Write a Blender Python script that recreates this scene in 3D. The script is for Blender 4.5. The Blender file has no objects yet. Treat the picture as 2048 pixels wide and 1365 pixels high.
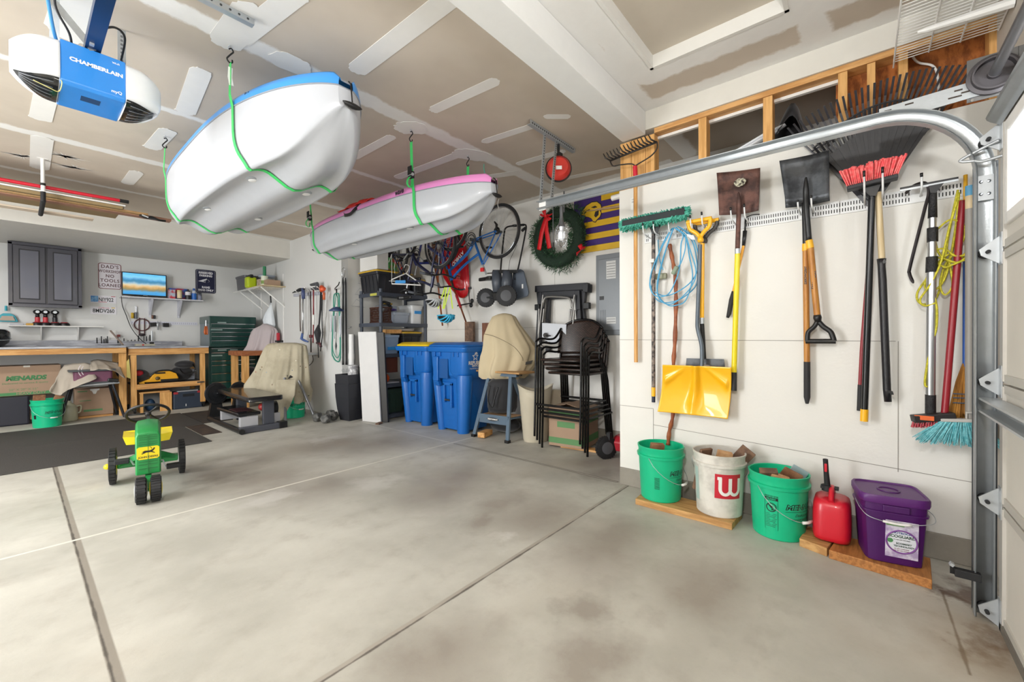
import bpy, bmesh, math, random
from mathutils import Vector as V, Matrix as MX, noise as NZ
S = bpy.context.scene; COL = S.collection
PI = math.pi; RAD = math.radians
random.seed(7)
# ---------------------------------------------------------------- camera
FPX = 831.92; YAW, PIT, ROL = RAD(49.936), RAD(-0.375), RAD(-0.256); CH = 1.15
_F = V((math.sin(YAW)*math.cos(PIT), math.cos(YAW)*math.cos(PIT), math.sin(PIT)))
_R = V((math.cos(YAW), -math.sin(YAW), 0)); _U = _R.cross(_F)
_c, _s = math.cos(ROL), math.sin(ROL)
_R, _U = _c*_R+_s*_U, -_s*_R+_c*_U
cam = bpy.data.cameras.new('camera'); camo = bpy.data.objects.new('camera', cam); COL.objects.link(camo)
cam.sensor_width = 36; cam.lens = FPX/2048*36; cam.clip_start = .02; cam.clip_end = 100
camo.matrix_world = MX(((_R.x, _U.x, -_F.x, 0), (_R.y, _U.y, -_F.y, 0), (_R.z, _U.z, -_F.z, CH), (0, 0, 0, 1)))
S.camera = camo
def P(u, v, X=None, Y=None, Z=None):
    "world point seen at photo pixel u,v on the plane X, Y or Z"
    d = _F+(u-1024)/FPX*_R+(682.5-v)/FPX*_U
    t = X/d.x if X is not None else Y/d.y if Y is not None else (Z-CH)/d.z
    return V((0, 0, CH))+d*t
# ---------------------------------------------------------------- light
S.view_settings.view_transform = 'Standard'; S.view_settings.look = 'None'; S.view_settings.gamma = 1
S.view_settings.use_curve_mapping = False; S.view_settings.exposure = -0.38
W = bpy.data.worlds.new('world'); S.world = W; W.use_nodes = True
_bg = W.node_tree.nodes['Background']; _sky = W.node_tree.nodes.new('ShaderNodeTexSky')
_sky.sky_type = 'HOSEK_WILKIE'; _sky.sun_direction = (.3, -.5, .8); _sky.turbidity = 5
W.node_tree.links.new(_sky.outputs[0], _bg.inputs[0]); _bg.inputs[1].default_value = 1.6
def area(name, loc, size, power, rot=(0, 0, 0), col=(1, 1, 1), sy=None, spread=180):
    l = bpy.data.lights.new(name, 'AREA'); l.shape = 'RECTANGLE'; l.size = size; l.size_y = sy or size
    l.energy = power; l.color = col; l.spread = RAD(spread)
    o = bpy.data.objects.new(name, l); COL.objects.link(o); o.location = loc; o.rotation_euler = rot
    return o
XL_ = -3.0
ADDED_LAMPS = [(-1.5, 3.3, 2.80), (-1.9, 6.6, 2.80)]
area('shop_light_glow', (-1.5, 3.3, 2.76), 1.1, 52, sy=.25)  # fill lights added under the unseen ceiling fixtures
area('shop_light_glow', (-1.9, 6.6, 2.76), 1.1, 105, sy=.25)
# added bare bulb, unseen behind the camera: throws the beam's shadow on the ceiling
ADDED_BULB = (-.75, .05, 2.22)
_l = bpy.data.lights.new('pendant_glow', 'POINT'); _l.energy = 170; _l.shadow_soft_size = .09; _l.color = (1, .99, .97)
_o = bpy.data.objects.new('pendant_glow', _l); COL.objects.link(_o); _o.location = ADDED_BULB
# added fill from an invented side-wall window, out of view at far left
area('side_window_daylight', (XL_+.06, 3.9, 1.55), 3.6, 360, rot=(0, RAD(-90), 0), sy=1.5, col=(.96, .985, 1))
# daylight falling through the row of windows in the garage door
area('window_daylight', (0, -1.0, 1.9), 4.6, 260, rot=(RAD(-90), 0, PI), sy=1.2, col=(.95, .98, 1))
# ---------------------------------------------------------------- materials
def hx(c):
    if isinstance(c, str):
        c = c.lstrip('#'); c = [int(c[i:i+2], 16)/255 for i in (0, 2, 4)]
    return tuple(x/12.92 if x <= .04045 else ((x+.055)/1.055)**2.4 for x in c)+(1,)
MATS = {}
class NT:
    def __init__(s, m): s.t = m.node_tree; s.n = s.t.nodes; s.l = s.t.links
    def new(s, typ, ins=None, **kw):
        n = s.n.new(typ)
        for k, v in kw.items(): setattr(n, k, v)
        for k, v in (ins or {}).items():
            if hasattr(v, 'is_output'): s.l.new(v, n.inputs[k])
            else: n.inputs[k].default_value = v
        return n
    def math(s, op, a, b=None, c=None, clamp=False):
        n = s.n.new('ShaderNodeMath'); n.operation = op; n.use_clamp = clamp
        for i, v in enumerate((a, b, c)):
            if v is None: continue
            if hasattr(v, 'is_output'): s.l.new(v, n.inputs[i])
            else: n.inputs[i].default_value = v
        return n.outputs[0]
    def mix(s, f, a, b, bt='MIX'):
        n = s.n.new('ShaderNodeMix'); n.data_type = 'RGBA'; n.blend_type = bt
        for i, v in ((0, f), (6, a), (7, b)):
            if hasattr(v, 'is_output'): s.l.new(v, n.inputs[i])
            else: n.inputs[i].default_value = v
        return n.outputs[2]
    def noise(s, vec, scale, detail=4, rough=.55):
        return s.new('ShaderNodeTexNoise', {'Vector': vec, 'Scale': scale, 'Detail': detail, 'Roughness': rough}).outputs[0]
    def ramp(s, f, a, b):
        n = s.new('ShaderNodeMapRange', {0: f, 1: a, 2: b}); n.clamp = True; n.interpolation_type = 'SMOOTHSTEP'; return n.outputs[0]
def mat(name, col='#888888', rough=.5, metal=0, nz=.06, sc=8, bump=0, bsc=None, col2=None, coat=0, emit=0, alpha=1, trans=0, sheen=0, stretch=None):
    if name in MATS: return MATS[name]
    m = bpy.data.materials.new(name); m.use_nodes = True; MATS[name] = m
    t = NT(m); b = t.n['Principled BSDF']; c = hx(col)
    co = t.new('ShaderNodeTexCoord').outputs['Object']
    if stretch: co = t.new('ShaderNodeMapping', {0: co, 3: stretch}).outputs[0]
    n = t.noise(co, sc, 5, .6)
    if col2: cc = t.mix(t.ramp(n, .38, .62), c, hx(col2))
    else: cc = t.mix(n, tuple(x*(1-nz) for x in c[:3])+(1,), tuple(min(1, x*(1+nz)) for x in c[:3])+(1,))
    t.l.new(cc, b.inputs['Base Color'])
    b.inputs['Roughness'].default_value = rough; b.inputs['Metallic'].default_value = metal
    b.inputs['Coat Weight'].default_value = coat; b.inputs['Alpha'].default_value = alpha
    b.inputs['Transmission Weight'].default_value = trans; b.inputs['Sheen Weight'].default_value = sheen
    if emit: t.l.new(cc, b.inputs['Emission Color']); b.inputs['Emission Strength'].default_value = emit
    if bump:
        n2 = t.noise(co, bsc or sc*4, 4, .6)
        bn = t.new('ShaderNodeBump', {'Height': n2, 'Strength': bump, 'Distance': .01}); t.l.new(bn.outputs[0], b.inputs['Normal'])
    return m
def C(col, rough=.45, metal=0, **k):
    "plain coloured material, shared by colour"
    return mat('%s_%s_%g_%g' % ('metal' if metal else 'coloured', str(col).lstrip('#'), rough, metal), col, rough, metal, **k)
BLACK = C('#161617', .4); BLACKM = C('#1c1c1e', .7); STEEL = mat('galvanised_steel', '#b9bdc0', .38, .5, nz=.12, sc=30)
CHROME = mat('chrome', '#c9ccd0', .18, 1, nz=.02); WHITE = C('#e6e4e0', .5); DKSTEEL = mat('dark_steel', '#5a5d60', .4, .8)
def wood(name, a, b, rough=.6, st=(1, 1, 12), sc=5):
    if name in MATS: return MATS[name]
    m = mat(name, a, rough, 0, col2=b, sc=sc, bump=.15, bsc=30, stretch=st); return m
PINE = wood('pine', '#d9a76a', '#c08a4e', st=(10, 1.2, 10), sc=3); PINEV = wood('pine_upright', '#dca968', '#c4904f', st=(12, 12, 1), sc=3)
PINEX = wood('pine_lengthwise', '#d7a566', '#bb854a', st=(1.2, 12, 12), sc=3)
CARD = mat('cardboard', '#a58a73', .8, nz=.08, sc=6)
# ---------------------------------------------------------------- mesh builder
class B:
    def __init__(s, xf=None): s.vs = []; s.fs = []; s.xf = xf or MX.Identity(4)
    def v(s, p): s.vs.append(s.xf @ V(p)); return len(s.vs)-1
    def f(s, *i): s.fs.append(tuple(i))
    def hexa(s, p):
        i = [s.v(q) for q in p]
        for a in ((0, 3, 2, 1), (4, 5, 6, 7), (0, 1, 5, 4), (1, 2, 6, 5), (2, 3, 7, 6), (3, 0, 4, 7)): s.f(*[i[k] for k in a])
        return s
    def bx(s, x0, x1, y0, y1, z0, z1):
        return s.hexa([(x0, y0, z0), (x1, y0, z0), (x1, y1, z0), (x0, y1, z0), (x0, y0, z1), (x1, y0, z1), (x1, y1, z1), (x0, y1, z1)])
    def box(s, c, sz, rot=None):
        c = V(c); h = V(sz)/2; R = rot or MX.Identity(3)
        return s.hexa([c+R @ V((a*h.x, b*h.y, d*h.z)) for d in (-1, 1) for a, b in ((-1, -1), (1, -1), (1, 1), (-1, 1))])
    def beam(s, p0, p1, w, h, up=(0, 0, 1)):
        p0, p1 = V(p0), V(p1); d = (p1-p0).normalized(); up = V(up)
        if abs(d.dot(up)) > .99: up = V((1, 0, 0))
        a = d.cross(up).normalized(); b = a.cross(d)
        return s.hexa([q+a*(i*w/2)+b*(j*h/2) for q in (p0, p1) for i, j in ((-1, -1), (1, -1), (1, 1), (-1, 1))])
    def tube(s, pts, r, n=8, closed=False, cap=True, flat=None):
        pts = [V(p) for p in pts]; k = len(pts); rs = r if isinstance(r, (list, tuple)) else [r]*k
        rings = []; a = None
        for i, p in enumerate(pts):
            if closed: d = pts[(i+1) % k]-pts[i-1]
            else: d = pts[min(i+1, k-1)]-pts[max(i-1, 0)]
            d = d.normalized() if d.length > 1e-9 else V((0, 0, 1))
            if a is None:
                u = V((0, 0, 1)) if abs(d.z) < .9 else V((1, 0, 0)); a = d.cross(u).normalized()
            else:
                a = a-d*a.dot(d); a = a.normalized() if a.length > 1e-6 else d.orthogonal().normalized()
            b = d.cross(a)
            rings.append([s.v(p+a*math.cos(t)*rs[i]+b*math.sin(t)*rs[i]*(flat or 1)) for t in [2*PI*j/n for j in range(n)]])
        for i in range(k if closed else k-1):
            A, Bq = rings[i], rings[(i+1) % k]
            for j in range(n): s.f(A[j], A[(j+1) % n], Bq[(j+1) % n], Bq[j])
        if cap and not closed: s.f(*rings[0][::-1]); s.f(*rings[-1])
        return s
    def cyl(s, p0, p1, r, r2=None, n=16, cap=True): return s.tube([p0, p1], [r, r if r2 is None else r2], n, cap=cap)
    def ribbon(s, pts, w, t, wd=(1, 0, 0)):
        "flat strap of width w and thickness t along pts; wd = width direction (or list)"
        pts = [V(p) for p in pts]; k = len(pts); rg = []
        for i, p in enumerate(pts):
            d = (pts[min(i+1, k-1)]-pts[max(i-1, 0)]).normalized(); q = V(wd[i] if isinstance(wd, list) else wd)
            q = (q-d*q.dot(d)).normalized(); nn = d.cross(q)
            rg.append([s.v(p+q*a*w/2+nn*b*t/2) for a, b in ((-1, -1), (1, -1), (1, 1), (-1, 1))])
        for i in range(k-1):
            for j in range(4): s.f(rg[i][j], rg[i][(j+1) % 4], rg[i+1][(j+1) % 4], rg[i+1][j])
        s.f(*rg[0][::-1]); s.f(*rg[-1]); return s
    def lathe(s, prof, c=(0, 0, 0), n=24, axis=(0, 0, 1), sx=1, sy=1, cap=False):
        ax = V(axis).normalized(); a = ax.orthogonal().normalized() if abs(ax.z) < .99 else V((1, 0, 0)); b = ax.cross(a); c = V(c); rg = []
        for r, z in prof: rg.append([s.v(c+ax*z+a*math.cos(t)*r*sx+b*math.sin(t)*r*sy) for t in [2*PI*j/n for j in range(n)]])
        for i in range(len(rg)-1):
            for j in range(n): s.f(rg[i][j], rg[i][(j+1) % n], rg[i+1][(j+1) % n], rg[i+1][j])
        if cap: s.f(*rg[0][::-1]); s.f(*rg[-1])
        return s
    def ext(s, poly, o, ux, uy, d):
        "extrude a 2-D outline (in basis ux, uy at o) by vector d"
        o, ux, uy, d = V(o), V(ux), V(uy), V(d)
        A = [s.v(o+ux*x+uy*y) for x, y in poly]; Bq = [s.v(o+ux*x+uy*y+d) for x, y in poly]; n = len(poly)
        s.f(*A[::-1]); s.f(*Bq)
        for i in range(n): s.f(A[i], A[(i+1) % n], Bq[(i+1) % n], Bq[i])
        return s
    def grid(s, fn, nu, nv, cu=False, cv=False):
        g = [[s.v(fn(i/(nu if cu else nu-1), j/(nv if cv else nv-1))) for j in range(nv)] for i in range(nu)]
        for i in range(nu if cu else nu-1):
            for j in range(nv if cv else nv-1):
                s.f(g[i][j], g[(i+1) % nu][j], g[(i+1) % nu][(j+1) % nv], g[i][(j+1) % nv])
        return s
    def ball(s, c, r, nu=12, nv=8):
        c = V(c); r = V(r) if not isinstance(r, (int, float)) else V((r, r, r))
        return s.lathe([(max(1e-4, math.sin(PI*i/nv)), -math.cos(PI*i/nv)) for i in range(nv+1)], n=nu) if False else s._ball(c, r, nu, nv)
    def _ball(s, c, r, nu, nv):
        top = s.v(c+V((0, 0, r.z))); bot = s.v(c-V((0, 0, r.z)))
        rg = [[s.v(c+V((r.x*math.sin(PI*i/nv)*math.cos(2*PI*j/nu), r.y*math.sin(PI*i/nv)*math.sin(2*PI*j/nu), r.z*math.cos(PI*i/nv)))) for j in range(nu)] for i in range(1, nv)]
        for j in range(nu):
            s.f(top, rg[0][j], rg[0][(j+1) % nu]); s.f(bot, rg[-1][(j+1) % nu], rg[-1][j])
            for i in range(nv-2): s.f(rg[i][j], rg[i+1][j], rg[i+1][(j+1) % nu], rg[i][(j+1) % nu])
        return s
    def torus(s, c, R, r, axis=(0, 0, 1), n=40, m=8, a0=0, a1=2*PI):
        ax = V(axis).normalized(); a = ax.orthogonal().normalized(); b = ax.cross(a); full = abs(a1-a0-2*PI) < 1e-6
        pts = [V(c)+a*math.cos(a0+(a1-a0)*i/n)*R+b*math.sin(a0+(a1-a0)*i/n)*R for i in range(n if full else n+1)]
        return s.tube(pts, r, m, closed=full)
    def done(s, name, m, par=None, smooth=False, bevel=0, sub=0, solid=0, seg=2, fix=True):
        me = bpy.data.meshes.new(name); off = par['_o'] if par is not None and '_o' in par else (0, 0, 0)
        off = V(off); me.from_pydata([tuple(p-off) for p in s.vs], [], s.fs); me.validate()
        if fix:
            bm = bmesh.new(); bm.from_mesh(me); bmesh.ops.recalc_face_normals(bm, faces=bm.faces); bm.to_mesh(me); bm.free()
        me.materials.append(m)
        o = bpy.data.objects.new(name, me); COL.objects.link(o)
        if par is not None: o.parent = par; o['_o'] = tuple(off)
        if smooth:
            for p in me.polygons: p.use_smooth = True
            if smooth == 'auto':
                try: me.set_sharp_from_angle(angle=RAD(40))
                except Exception: pass
        if solid: q = o.modifiers.new('solid', 'SOLIDIFY'); q.thickness = solid; q.offset = 0
        if bevel: q = o.modifiers.new('bevel', 'BEVEL'); q.width = bevel; q.segments = seg; q.limit_method = 'ANGLE'; q.angle_limit = RAD(35)
        if sub: q = o.modifiers.new('sub', 'SUBSURF'); q.levels = sub; q.render_levels = sub
        return o
THINGS = []
def tag(o, label, cat, group=None):
    o['label'] = label; o['category'] = cat
    if group: o['group'] = group
    THINGS.append(o); return o
def thing(name, loc, label, cat, group=None):
    o = bpy.data.objects.new(name, None); COL.objects.link(o); o.location = loc; o['_o'] = tuple(loc); o.empty_display_size = .05
    return tag(o, label, cat, group)
def st(o): o['kind'] = 'structure'; return o
def dup(root, dloc=None, loc=None, rotz=0, label=None, group=None):
    r = root.copy(); COL.objects.link(r); r.location = V(loc) if loc is not None else root.location+V(dloc or (0, 0, 0)); r.rotation_euler.z += rotz
    if label: r['label'] = label
    if group: r['group'] = group
    THINGS.append(r)
    for ch in list(root.children):
        c = ch.copy(); COL.objects.link(c); c.parent = r
        for g in ch.children:
            d = g.copy(); COL.objects.link(d); d.parent = c
    return r
def text(s, size, o, ux, uy, m, par=None, name='lettering', ext=.0006, bold=0, shear=0, cyl=None, align='CENTER', wx=1, sp=1, back=0):
    cu = bpy.data.curves.new('t', 'FONT'); cu.body = s; cu.size = size; cu.extrude = 0; cu.align_x = align; cu.align_y = 'CENTER'; cu.offset = bold; cu.shear = shear
    cu.resolution_u = 3; cu.space_character = sp
    ob = bpy.data.objects.new('t', cu); me = bpy.data.meshes.new_from_object(ob)
    bpy.data.objects.remove(ob); bpy.data.curves.remove(cu)
    ux, uy = V(ux).normalized(), V(uy).normalized(); nn = ux.cross(uy).normalized(); o = V(o); b = B()
    for v_ in me.vertices:
        p = o+ux*v_.co.x*wx+uy*v_.co.y
        if cyl:
            c, r0, r1, z0, z1 = cyl; z = p.z; r = r0+(r1-r0)*(z-z0)/(z1-z0)+ext+back
            a0 = math.atan2(o.y-c[1], o.x-c[0]); a = a0+v_.co.x*wx/r
            p = V((c[0]+r*math.cos(a), c[1]+r*math.sin(a), z))
        else: p = p+nn*(ext+back)
        b.vs.append(p)
    for f_ in me.polygons: b.fs.append(tuple(f_.vertices))
    bpy.data.meshes.remove(me)
    return b.done(name, m, par, fix=False)
def lerp(a, b, t): return a+(b-a)*t
def spl(pts, n=8):
    "catmull-rom through pts"
    pts = [V(p) for p in pts]; q = [pts[0]]+pts+[pts[-1]]; out = []
    for i in range(1, len(q)-2):
        for j in range(n):
            t = j/n; a, b, c, d = q[i-1], q[i], q[i+1], q[i+2]
            out.append(.5*((2*b)+(c-a)*t+(2*a-5*b+4*c-d)*t*t+(3*b-a-3*c+d)*t**3))
    return out+[pts[-1]]
# ================================================================ the room
XT, YT, XB, YJ, YW, ZC, XL, YF = 3.05, 1.457, 4.10, 5.81, 9.38, 2.85, -3.0, -.50
def segmask(t, co, a, b, r, soft=.012, warp=None):
    "1 inside the capsule a-b of radius r in the XY plane"
    ab = V((b[0]-a[0], b[1]-a[1], 0)); L2 = max(ab.length_squared, 1e-6)
    pa = t.new('ShaderNodeVectorMath', {0: co, 1: (a[0], a[1], 0)}, operation='SUBTRACT').outputs[0]
    d = t.new('ShaderNodeVectorMath', {0: pa, 1: tuple(ab)}, operation='DOT_PRODUCT').outputs['Value']
    h = t.math('DIVIDE', d, L2, clamp=True)
    sc = t.new('ShaderNodeVectorMath', {0: tuple(ab), 'Scale': h}, operation='SCALE').outputs[0]
    e = t.new('ShaderNodeVectorMath', {0: pa, 1: sc}, operation='DISTANCE').outputs['Value']
    if warp is not None: e = t.math('ADD', e, warp)
    n = t.new('ShaderNodeMapRange', {0: e, 1: r-soft, 2: r+soft, 3: 1.0, 4: 0.0}); n.clamp = True
    return n.outputs[0]
def flatco(t):
    co = t.new('ShaderNodeNewGeometry').outputs['Position']
    return co, t.new('ShaderNodeVectorMath', {0: co, 1: (1, 1, 0)}, operation='MULTIPLY').outputs[0]
def mx(t, a, b): return b if a is None else t.math('MAXIMUM', a, b)
def ceiling_mat():
    m = bpy.data.materials.new('taped_drywall'); m.use_nodes = True; t = NT(m); b = t.n['Principled BSDF']
    co, fc = flatco(t); n1 = t.noise(fc, 9, 5, .65); n2 = t.noise(fc, 2.2, 3); n3 = t.noise(fc, 60, 3)
    warp = t.math('MULTIPLY', t.math('SUBTRACT', n1, .5), .09)
    sep = t.new('ShaderNodeSeparateXYZ', {0: fc}); X, Y = sep.outputs[0], sep.outputs[1]
    w = None
    Z = ZC
    for y, x0, x1, r in ((2.70, -3, 4.1, .075), (3.93, -3, 4.1, .035), (5.2, -3, 4.1, .06), (6.42, -3, 4.1, .035), (7.58, -3, 4.1, .11)):
        w = mx(t, w, segmask(t, fc, (x0, y), (x1, y), r, warp=warp))
    # front bay: mostly skimmed white round the hatch, beam and walls
    d = None
    for a, c in (((1.05, 1.03), (2.6, 1.03)), ((2.6, 1.03), (2.6, -.3)), ((1.05, 1.03), (1.05, -.3))): d = mx(t, d, segmask(t, fc, a, c, .15, warp=warp))
    d = mx(t, d, segmask(t, fc, (-3, 1.25), (4, 1.25), .10, warp=warp)); d = mx(t, d, segmask(t, fc, (3.05, 1.2), (3.05, -1), .12, warp=warp))
    d = mx(t, d, segmask(t, fc, (2.6, .22), (3.05, .18), .07, warp=warp))
    front = t.math('LESS_THAN', Y, 1.3)
    w = mx(t, w, t.math('MULTIPLY', d, front))
    w = mx(t, w, t.math('MULTIPLY', segmask(t, fc, (4.1, 1.4), (4.1, 6), .09, warp=warp), t.math('GREATER_THAN', Y, 1.4)))
    base = t.mix(t.ramp(n2, .3, .7), hx('#c4b8a9'), hx('#cdc1b2'))
    tape = t.mix(n1, hx('#e4e2de'), hx('#f0eeeb'))
    c = t.mix(w, base, tape); t.l.new(c, b.inputs['Base Color']); b.inputs['Roughness'].default_value = .85
    h = t.math('ADD', t.math('MULTIPLY', w, .6), t.math('MULTIPLY', n3, .15))
    bp = t.new('ShaderNodeBump', {'Height': h, 'Strength': .35, 'Distance': .004}); t.l.new(bp.outputs[0], b.inputs['Normal'])
    return m
def floor_mat():
    m = bpy.data.materials.new('stained_concrete'); m.use_nodes = True; t = NT(m); b = t.n['Principled BSDF']
    co, fc = flatco(t); n1 = t.noise(fc, 1.3, 6, .6); n2 = t.noise(fc, 5, 6, .62); n3 = t.noise(fc, 55, 4, .7); n4 = t.noise(fc, .7, 4, .5)
    base = t.mix(t.ramp(n1, .3, .72), hx('#a9a69c'), hx('#c4c1b7'))
    base = t.mix(t.math('MULTIPLY', t.ramp(n2, .48, .8), .42), base, hx('#938a7f'))
    base = t.mix(t.math('MULTIPLY', t.ramp(n4, .55, .75), .35), base, hx('#b5a795'))
    base = t.mix(t.math('MULTIPLY', t.ramp(n3, .55, .9), .25), base, hx('#84807a'))
    wp = t.math('MULTIPLY', t.math('SUBTRACT', n2, .5), .55)
    def blobs(lst, colr, k, soft):
        nonlocal base
        w = None
        for u, v, r in lst:
            p = P(u, v, Z=0); w = mx(t, w, segmask(t, fc, p, p+V((r*.7, 0, 0)), r, soft*r, warp=wp))
        base = t.mix(t.math('MULTIPLY', w, k), base, hx(colr))
    blobs([(640,893,.30),(730,892,.30),(480,930,.22),(420,950,.22),(500,965,.26),(1060,1040,.2),(1000,1010,.14),(960,1050,.08),(1230,1075,.17),(1180,1120,.17),(1170,1225,.07),(1390,1180,.15),(1160,1330,.10),(870,990,.2),(860,1330,.14),(900,960,.2)], '#857a70', .60, .9)
    blobs([(430,960,.10),(1180,925,.18),(1200,950,.12),(600,985,.25)], '#756a61', .55, .9)
    blobs([(745,968,.13),(640,880,.12),(455,925,.12),(1010,1080,.05),(530,1000,.10)], '#cfccc6', .5, .7)
    # joints
    def joint(a, c, r, colr, k=1, wj=.3):
        nonlocal base
        base = t.mix(t.math('MULTIPLY', segmask(t, fc, a, c, r, .003, warp=t.math('MULTIPLY', wp, wj*.05)), k), base, hx(colr))
    joint((.21, -.4), (.21, 5.6), .017, '#8d867b', wj=.1); joint((.20, -.4), (.20, 5.6), .004, '#3f3a35', .8, wj=.8)
    joint((-3, 3.46), (4.1, 3.46), .011, '#d4d0c4'); joint((-3, 1.395), (3.05, 1.395), .013, '#a29b90'); joint((-3, 1.385), (3.05, 1.385), .004, '#57514b', .9, wj=.8)
    joint((3.07, 1.5), (3.07, 3.4), .020, '#7a746b', .8); joint((3.07, 1.5), (3.07, 3.4), .005, '#b3ada2'); joint((3.07, 3.5), (3.07, 5.8), .010, '#cdc9be')
    joint(P(1884, 1183, Z=0)[:2], P(1940, 1350, Z=0)[:2], .005, '#6f6251', .8, wj=.6); joint(P(1884, 1183, Z=0)[:2], P(1960, 1215, Z=0)[:2], .012, '#8d8375', .7, wj=.6)
    joint((-3, 5.72), (3.05, 5.72), .008, '#c9c5bb', .8)
    blobs([(1950,1200,.07),(1985,1290,.06),(1900,1190,.05)], '#4d2f20', .8, .8)
    blobs([(2020,1340,.14),(1960,1270,.12)], '#7c654a', .6, .9)
    t.l.new(base, b.inputs['Base Color'])
    t.l.new(t.new('ShaderNodeMapRange', {0: n2, 1: .2, 2: .8, 3: .42, 4: .7}).outputs[0], b.inputs['Roughness'])
    bp = t.new('ShaderNodeBump', {'Height': n3, 'Strength': .12, 'Distance': .004}); t.l.new(bp.outputs[0], b.inputs['Normal'])
    return m
WALLM = mat('white_painted_drywall', '#dedcd7', .7, nz=.03, sc=3, bump=.08, bsc=40)
GWALL = mat('pale_grey_painted_drywall', '#d3d3d1', .65, nz=.03, sc=2, bump=.05, bsc=50)
CONC = mat('stem_wall_concrete', '#8f897f', .85, nz=.2, sc=7, bump=.4, bsc=25)
FLOORM = floor_mat(); CEILM = ceiling_mat()
st(B().bx(XL, XB+.1, YF-.6, YW+.1, -.12, 0).done('floor', FLOORM))
# ceiling with the raised attic hatch
hx0, hx1, hy0, hy1 = 1.05, 2.60, .29, 1.025
cb = B()
for a in ((XL, XB+.1, hy1, YW+.1), (XL, XB+.1, YF-.1, hy0), (XL, hx0, hy0, hy1), (hx1, XB+.1, hy0, hy1)): cb.bx(*a, ZC, ZC+.1)
ceil = st(cb.done('ceiling', CEILM))
hb = B(); e_ = .001
hb.bx(hx0, hx0+.02, hy0, hy1, ZC-.004, ZC+.12).bx(hx1-.02, hx1, hy0, hy1, ZC-.004, ZC+.12).bx(hx0, hx1, hy0, hy0+.02, ZC-.004, ZC+.12).bx(hx0, hx1, hy1-.02, hy1, ZC-.004, ZC+.12)
st(hb.done('trim_1', C('#e2e0db', .7)))
st(B().bx(hx0, hx1, hy0, hy1, ZC+.075, ZC+.11).done('trim_2', C('#c9bfb0', .8)))
# beam, soffit
st(B().bx(XL, XT-.001, 1.245, 1.43, 2.675, ZC-.001).done('trim_3', C('#e0dfdc', .7), bevel=.004))
st(B().bx(XL, XT-.001, 7.58, YW-.001, 2.545, ZC-.001).done('trim_4', C('#d9d6cf', .6)))
# walls
st(B().bx(XL, XT, YW, YW+.1, 0, ZC).done('wall_left', GWALL))
st(B().bx(XL-.1, XL, YF-.1, YW+.1, 0, ZC).done('wall_rear', GWALL))
st(B().bx(XT, XT+.1, YJ+.0, YW+.1, 0, ZC).done('wall_corner', GWALL))
st(B().bx(XT+.1, XB+.1, YJ, YJ+.1, 0, ZC).done('wall_jog', WALLM))
st(B().bx(XB, XB+.1, .1, YJ, .16, ZC).done('wall_back', WALLM))
st(B().bx(XB-.004, XB+.1, .1, YJ, 0, .16).done('trim_5', CONC))
# tool wall, painted boards over a concrete stem
TWB = B(); TWB.bx(XT, XT+.016, YF, YT, .135, 2.30)
tw = st(TWB.done('wall_right', mat('painted_plywood', '#dedcd6', .6, nz=.05, sc=2.5, bump=.25, bsc=14)))
SEAM = mat('board_seam', '#8f8b84', .8)
sb = B()
for y0, z0, y1, z1 in ((YT, 1.135, -.14, 1.125), (1.19, .135, 1.19, .62), (1.19, .62, YT, .62), (-.15, 1.125, -.15, .42), (YF, .42, 1.19, .50)):
    sb.beam((XT-.0005, y0, z0), (XT-.0005, y1, z1), .003, .003)
st(sb.done('board_seams', SEAM, tw))
st(B().bx(XT+.016, XT+.12, YT-.02, YT, .135, 2.3).bx(XT+.016, XT+.12, YF, YT-.02, .135, .16).done('trim_6', WALLM))
st(B().bx(XT-.012, XT+.12, YF, YT+.0, 0, .135).done('trim_7', CONC, bevel=.006))
# open studs over the tool wall
sd = B()
for y0, y1 in ((1.43, YT), (1.365, 1.43), (1.255, 1.362), (1.185, 1.252)): sd.bx(XT+.018, XT+.11, y0, y1, 2.1, 2.674)
st(sd.done('trim_8', PINEV, bevel=.002))
for k, (u0, u1) in enumerate(((1397, 1413), (1526, 1545), (1676, 1695), (1734, 1751), (1797, 1816), (1978, 1996))):
    v_ = 300-(u0-1400)*.33; y0, y1 = P(u0, v_, X=XT+.02).y, P(u1, v_, X=XT+.02).y
    st(B().bx(XT+.018, XT+.11, min(y0, y1), max(y0, y1), 2.2, 2.674).done('trim_%d' % (9+k), PINEV, bevel=.002))
st(B().bx(XT+.012, XT+.11, YF, 1.185, 2.675, 2.71).done('trim_15', PINE, bevel=.002))
st(B().bx(XT+.085, XT+.11, .1, 1.185, 2.655, 2.674).done('trim_16', WHITE))
st(B().bx(XT, XT+.11, YF, YT, 2.711, ZC).done('trim_17', C('#dad6cd', .8)))
OSB = mat('strand_board', '#a8632b', .8, col2='#7d4418', sc=14, bump=.4, bsc=20, stretch=(1, 2.4, 1))
st(B().bx(XT+.112, XT+.13, YF, .12, 2.0, ZC).bx(XT+.13, XB, .10, .118, 0, ZC).done('wall_sheathing', OSB))
st(B().bx(XT+.13, XB, .12, YT+.0, 2.22, 2.24).done('trim_18', mat('loft_plywood', '#8d7a62', .8)))
# front wall round the door opening
DX = 2.50
st(B().bx(DX+.02, XT+.12, YF-.1, YF, 0, ZC).bx(XL, DX+.02, YF-.1, YF, 2.15, ZC).bx(XL, -2.55, YF-.1, YF, 0, 2.15).done('wall_front', mat('front_wall_board', '#bfb6aa', .8, nz=.05)))
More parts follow.
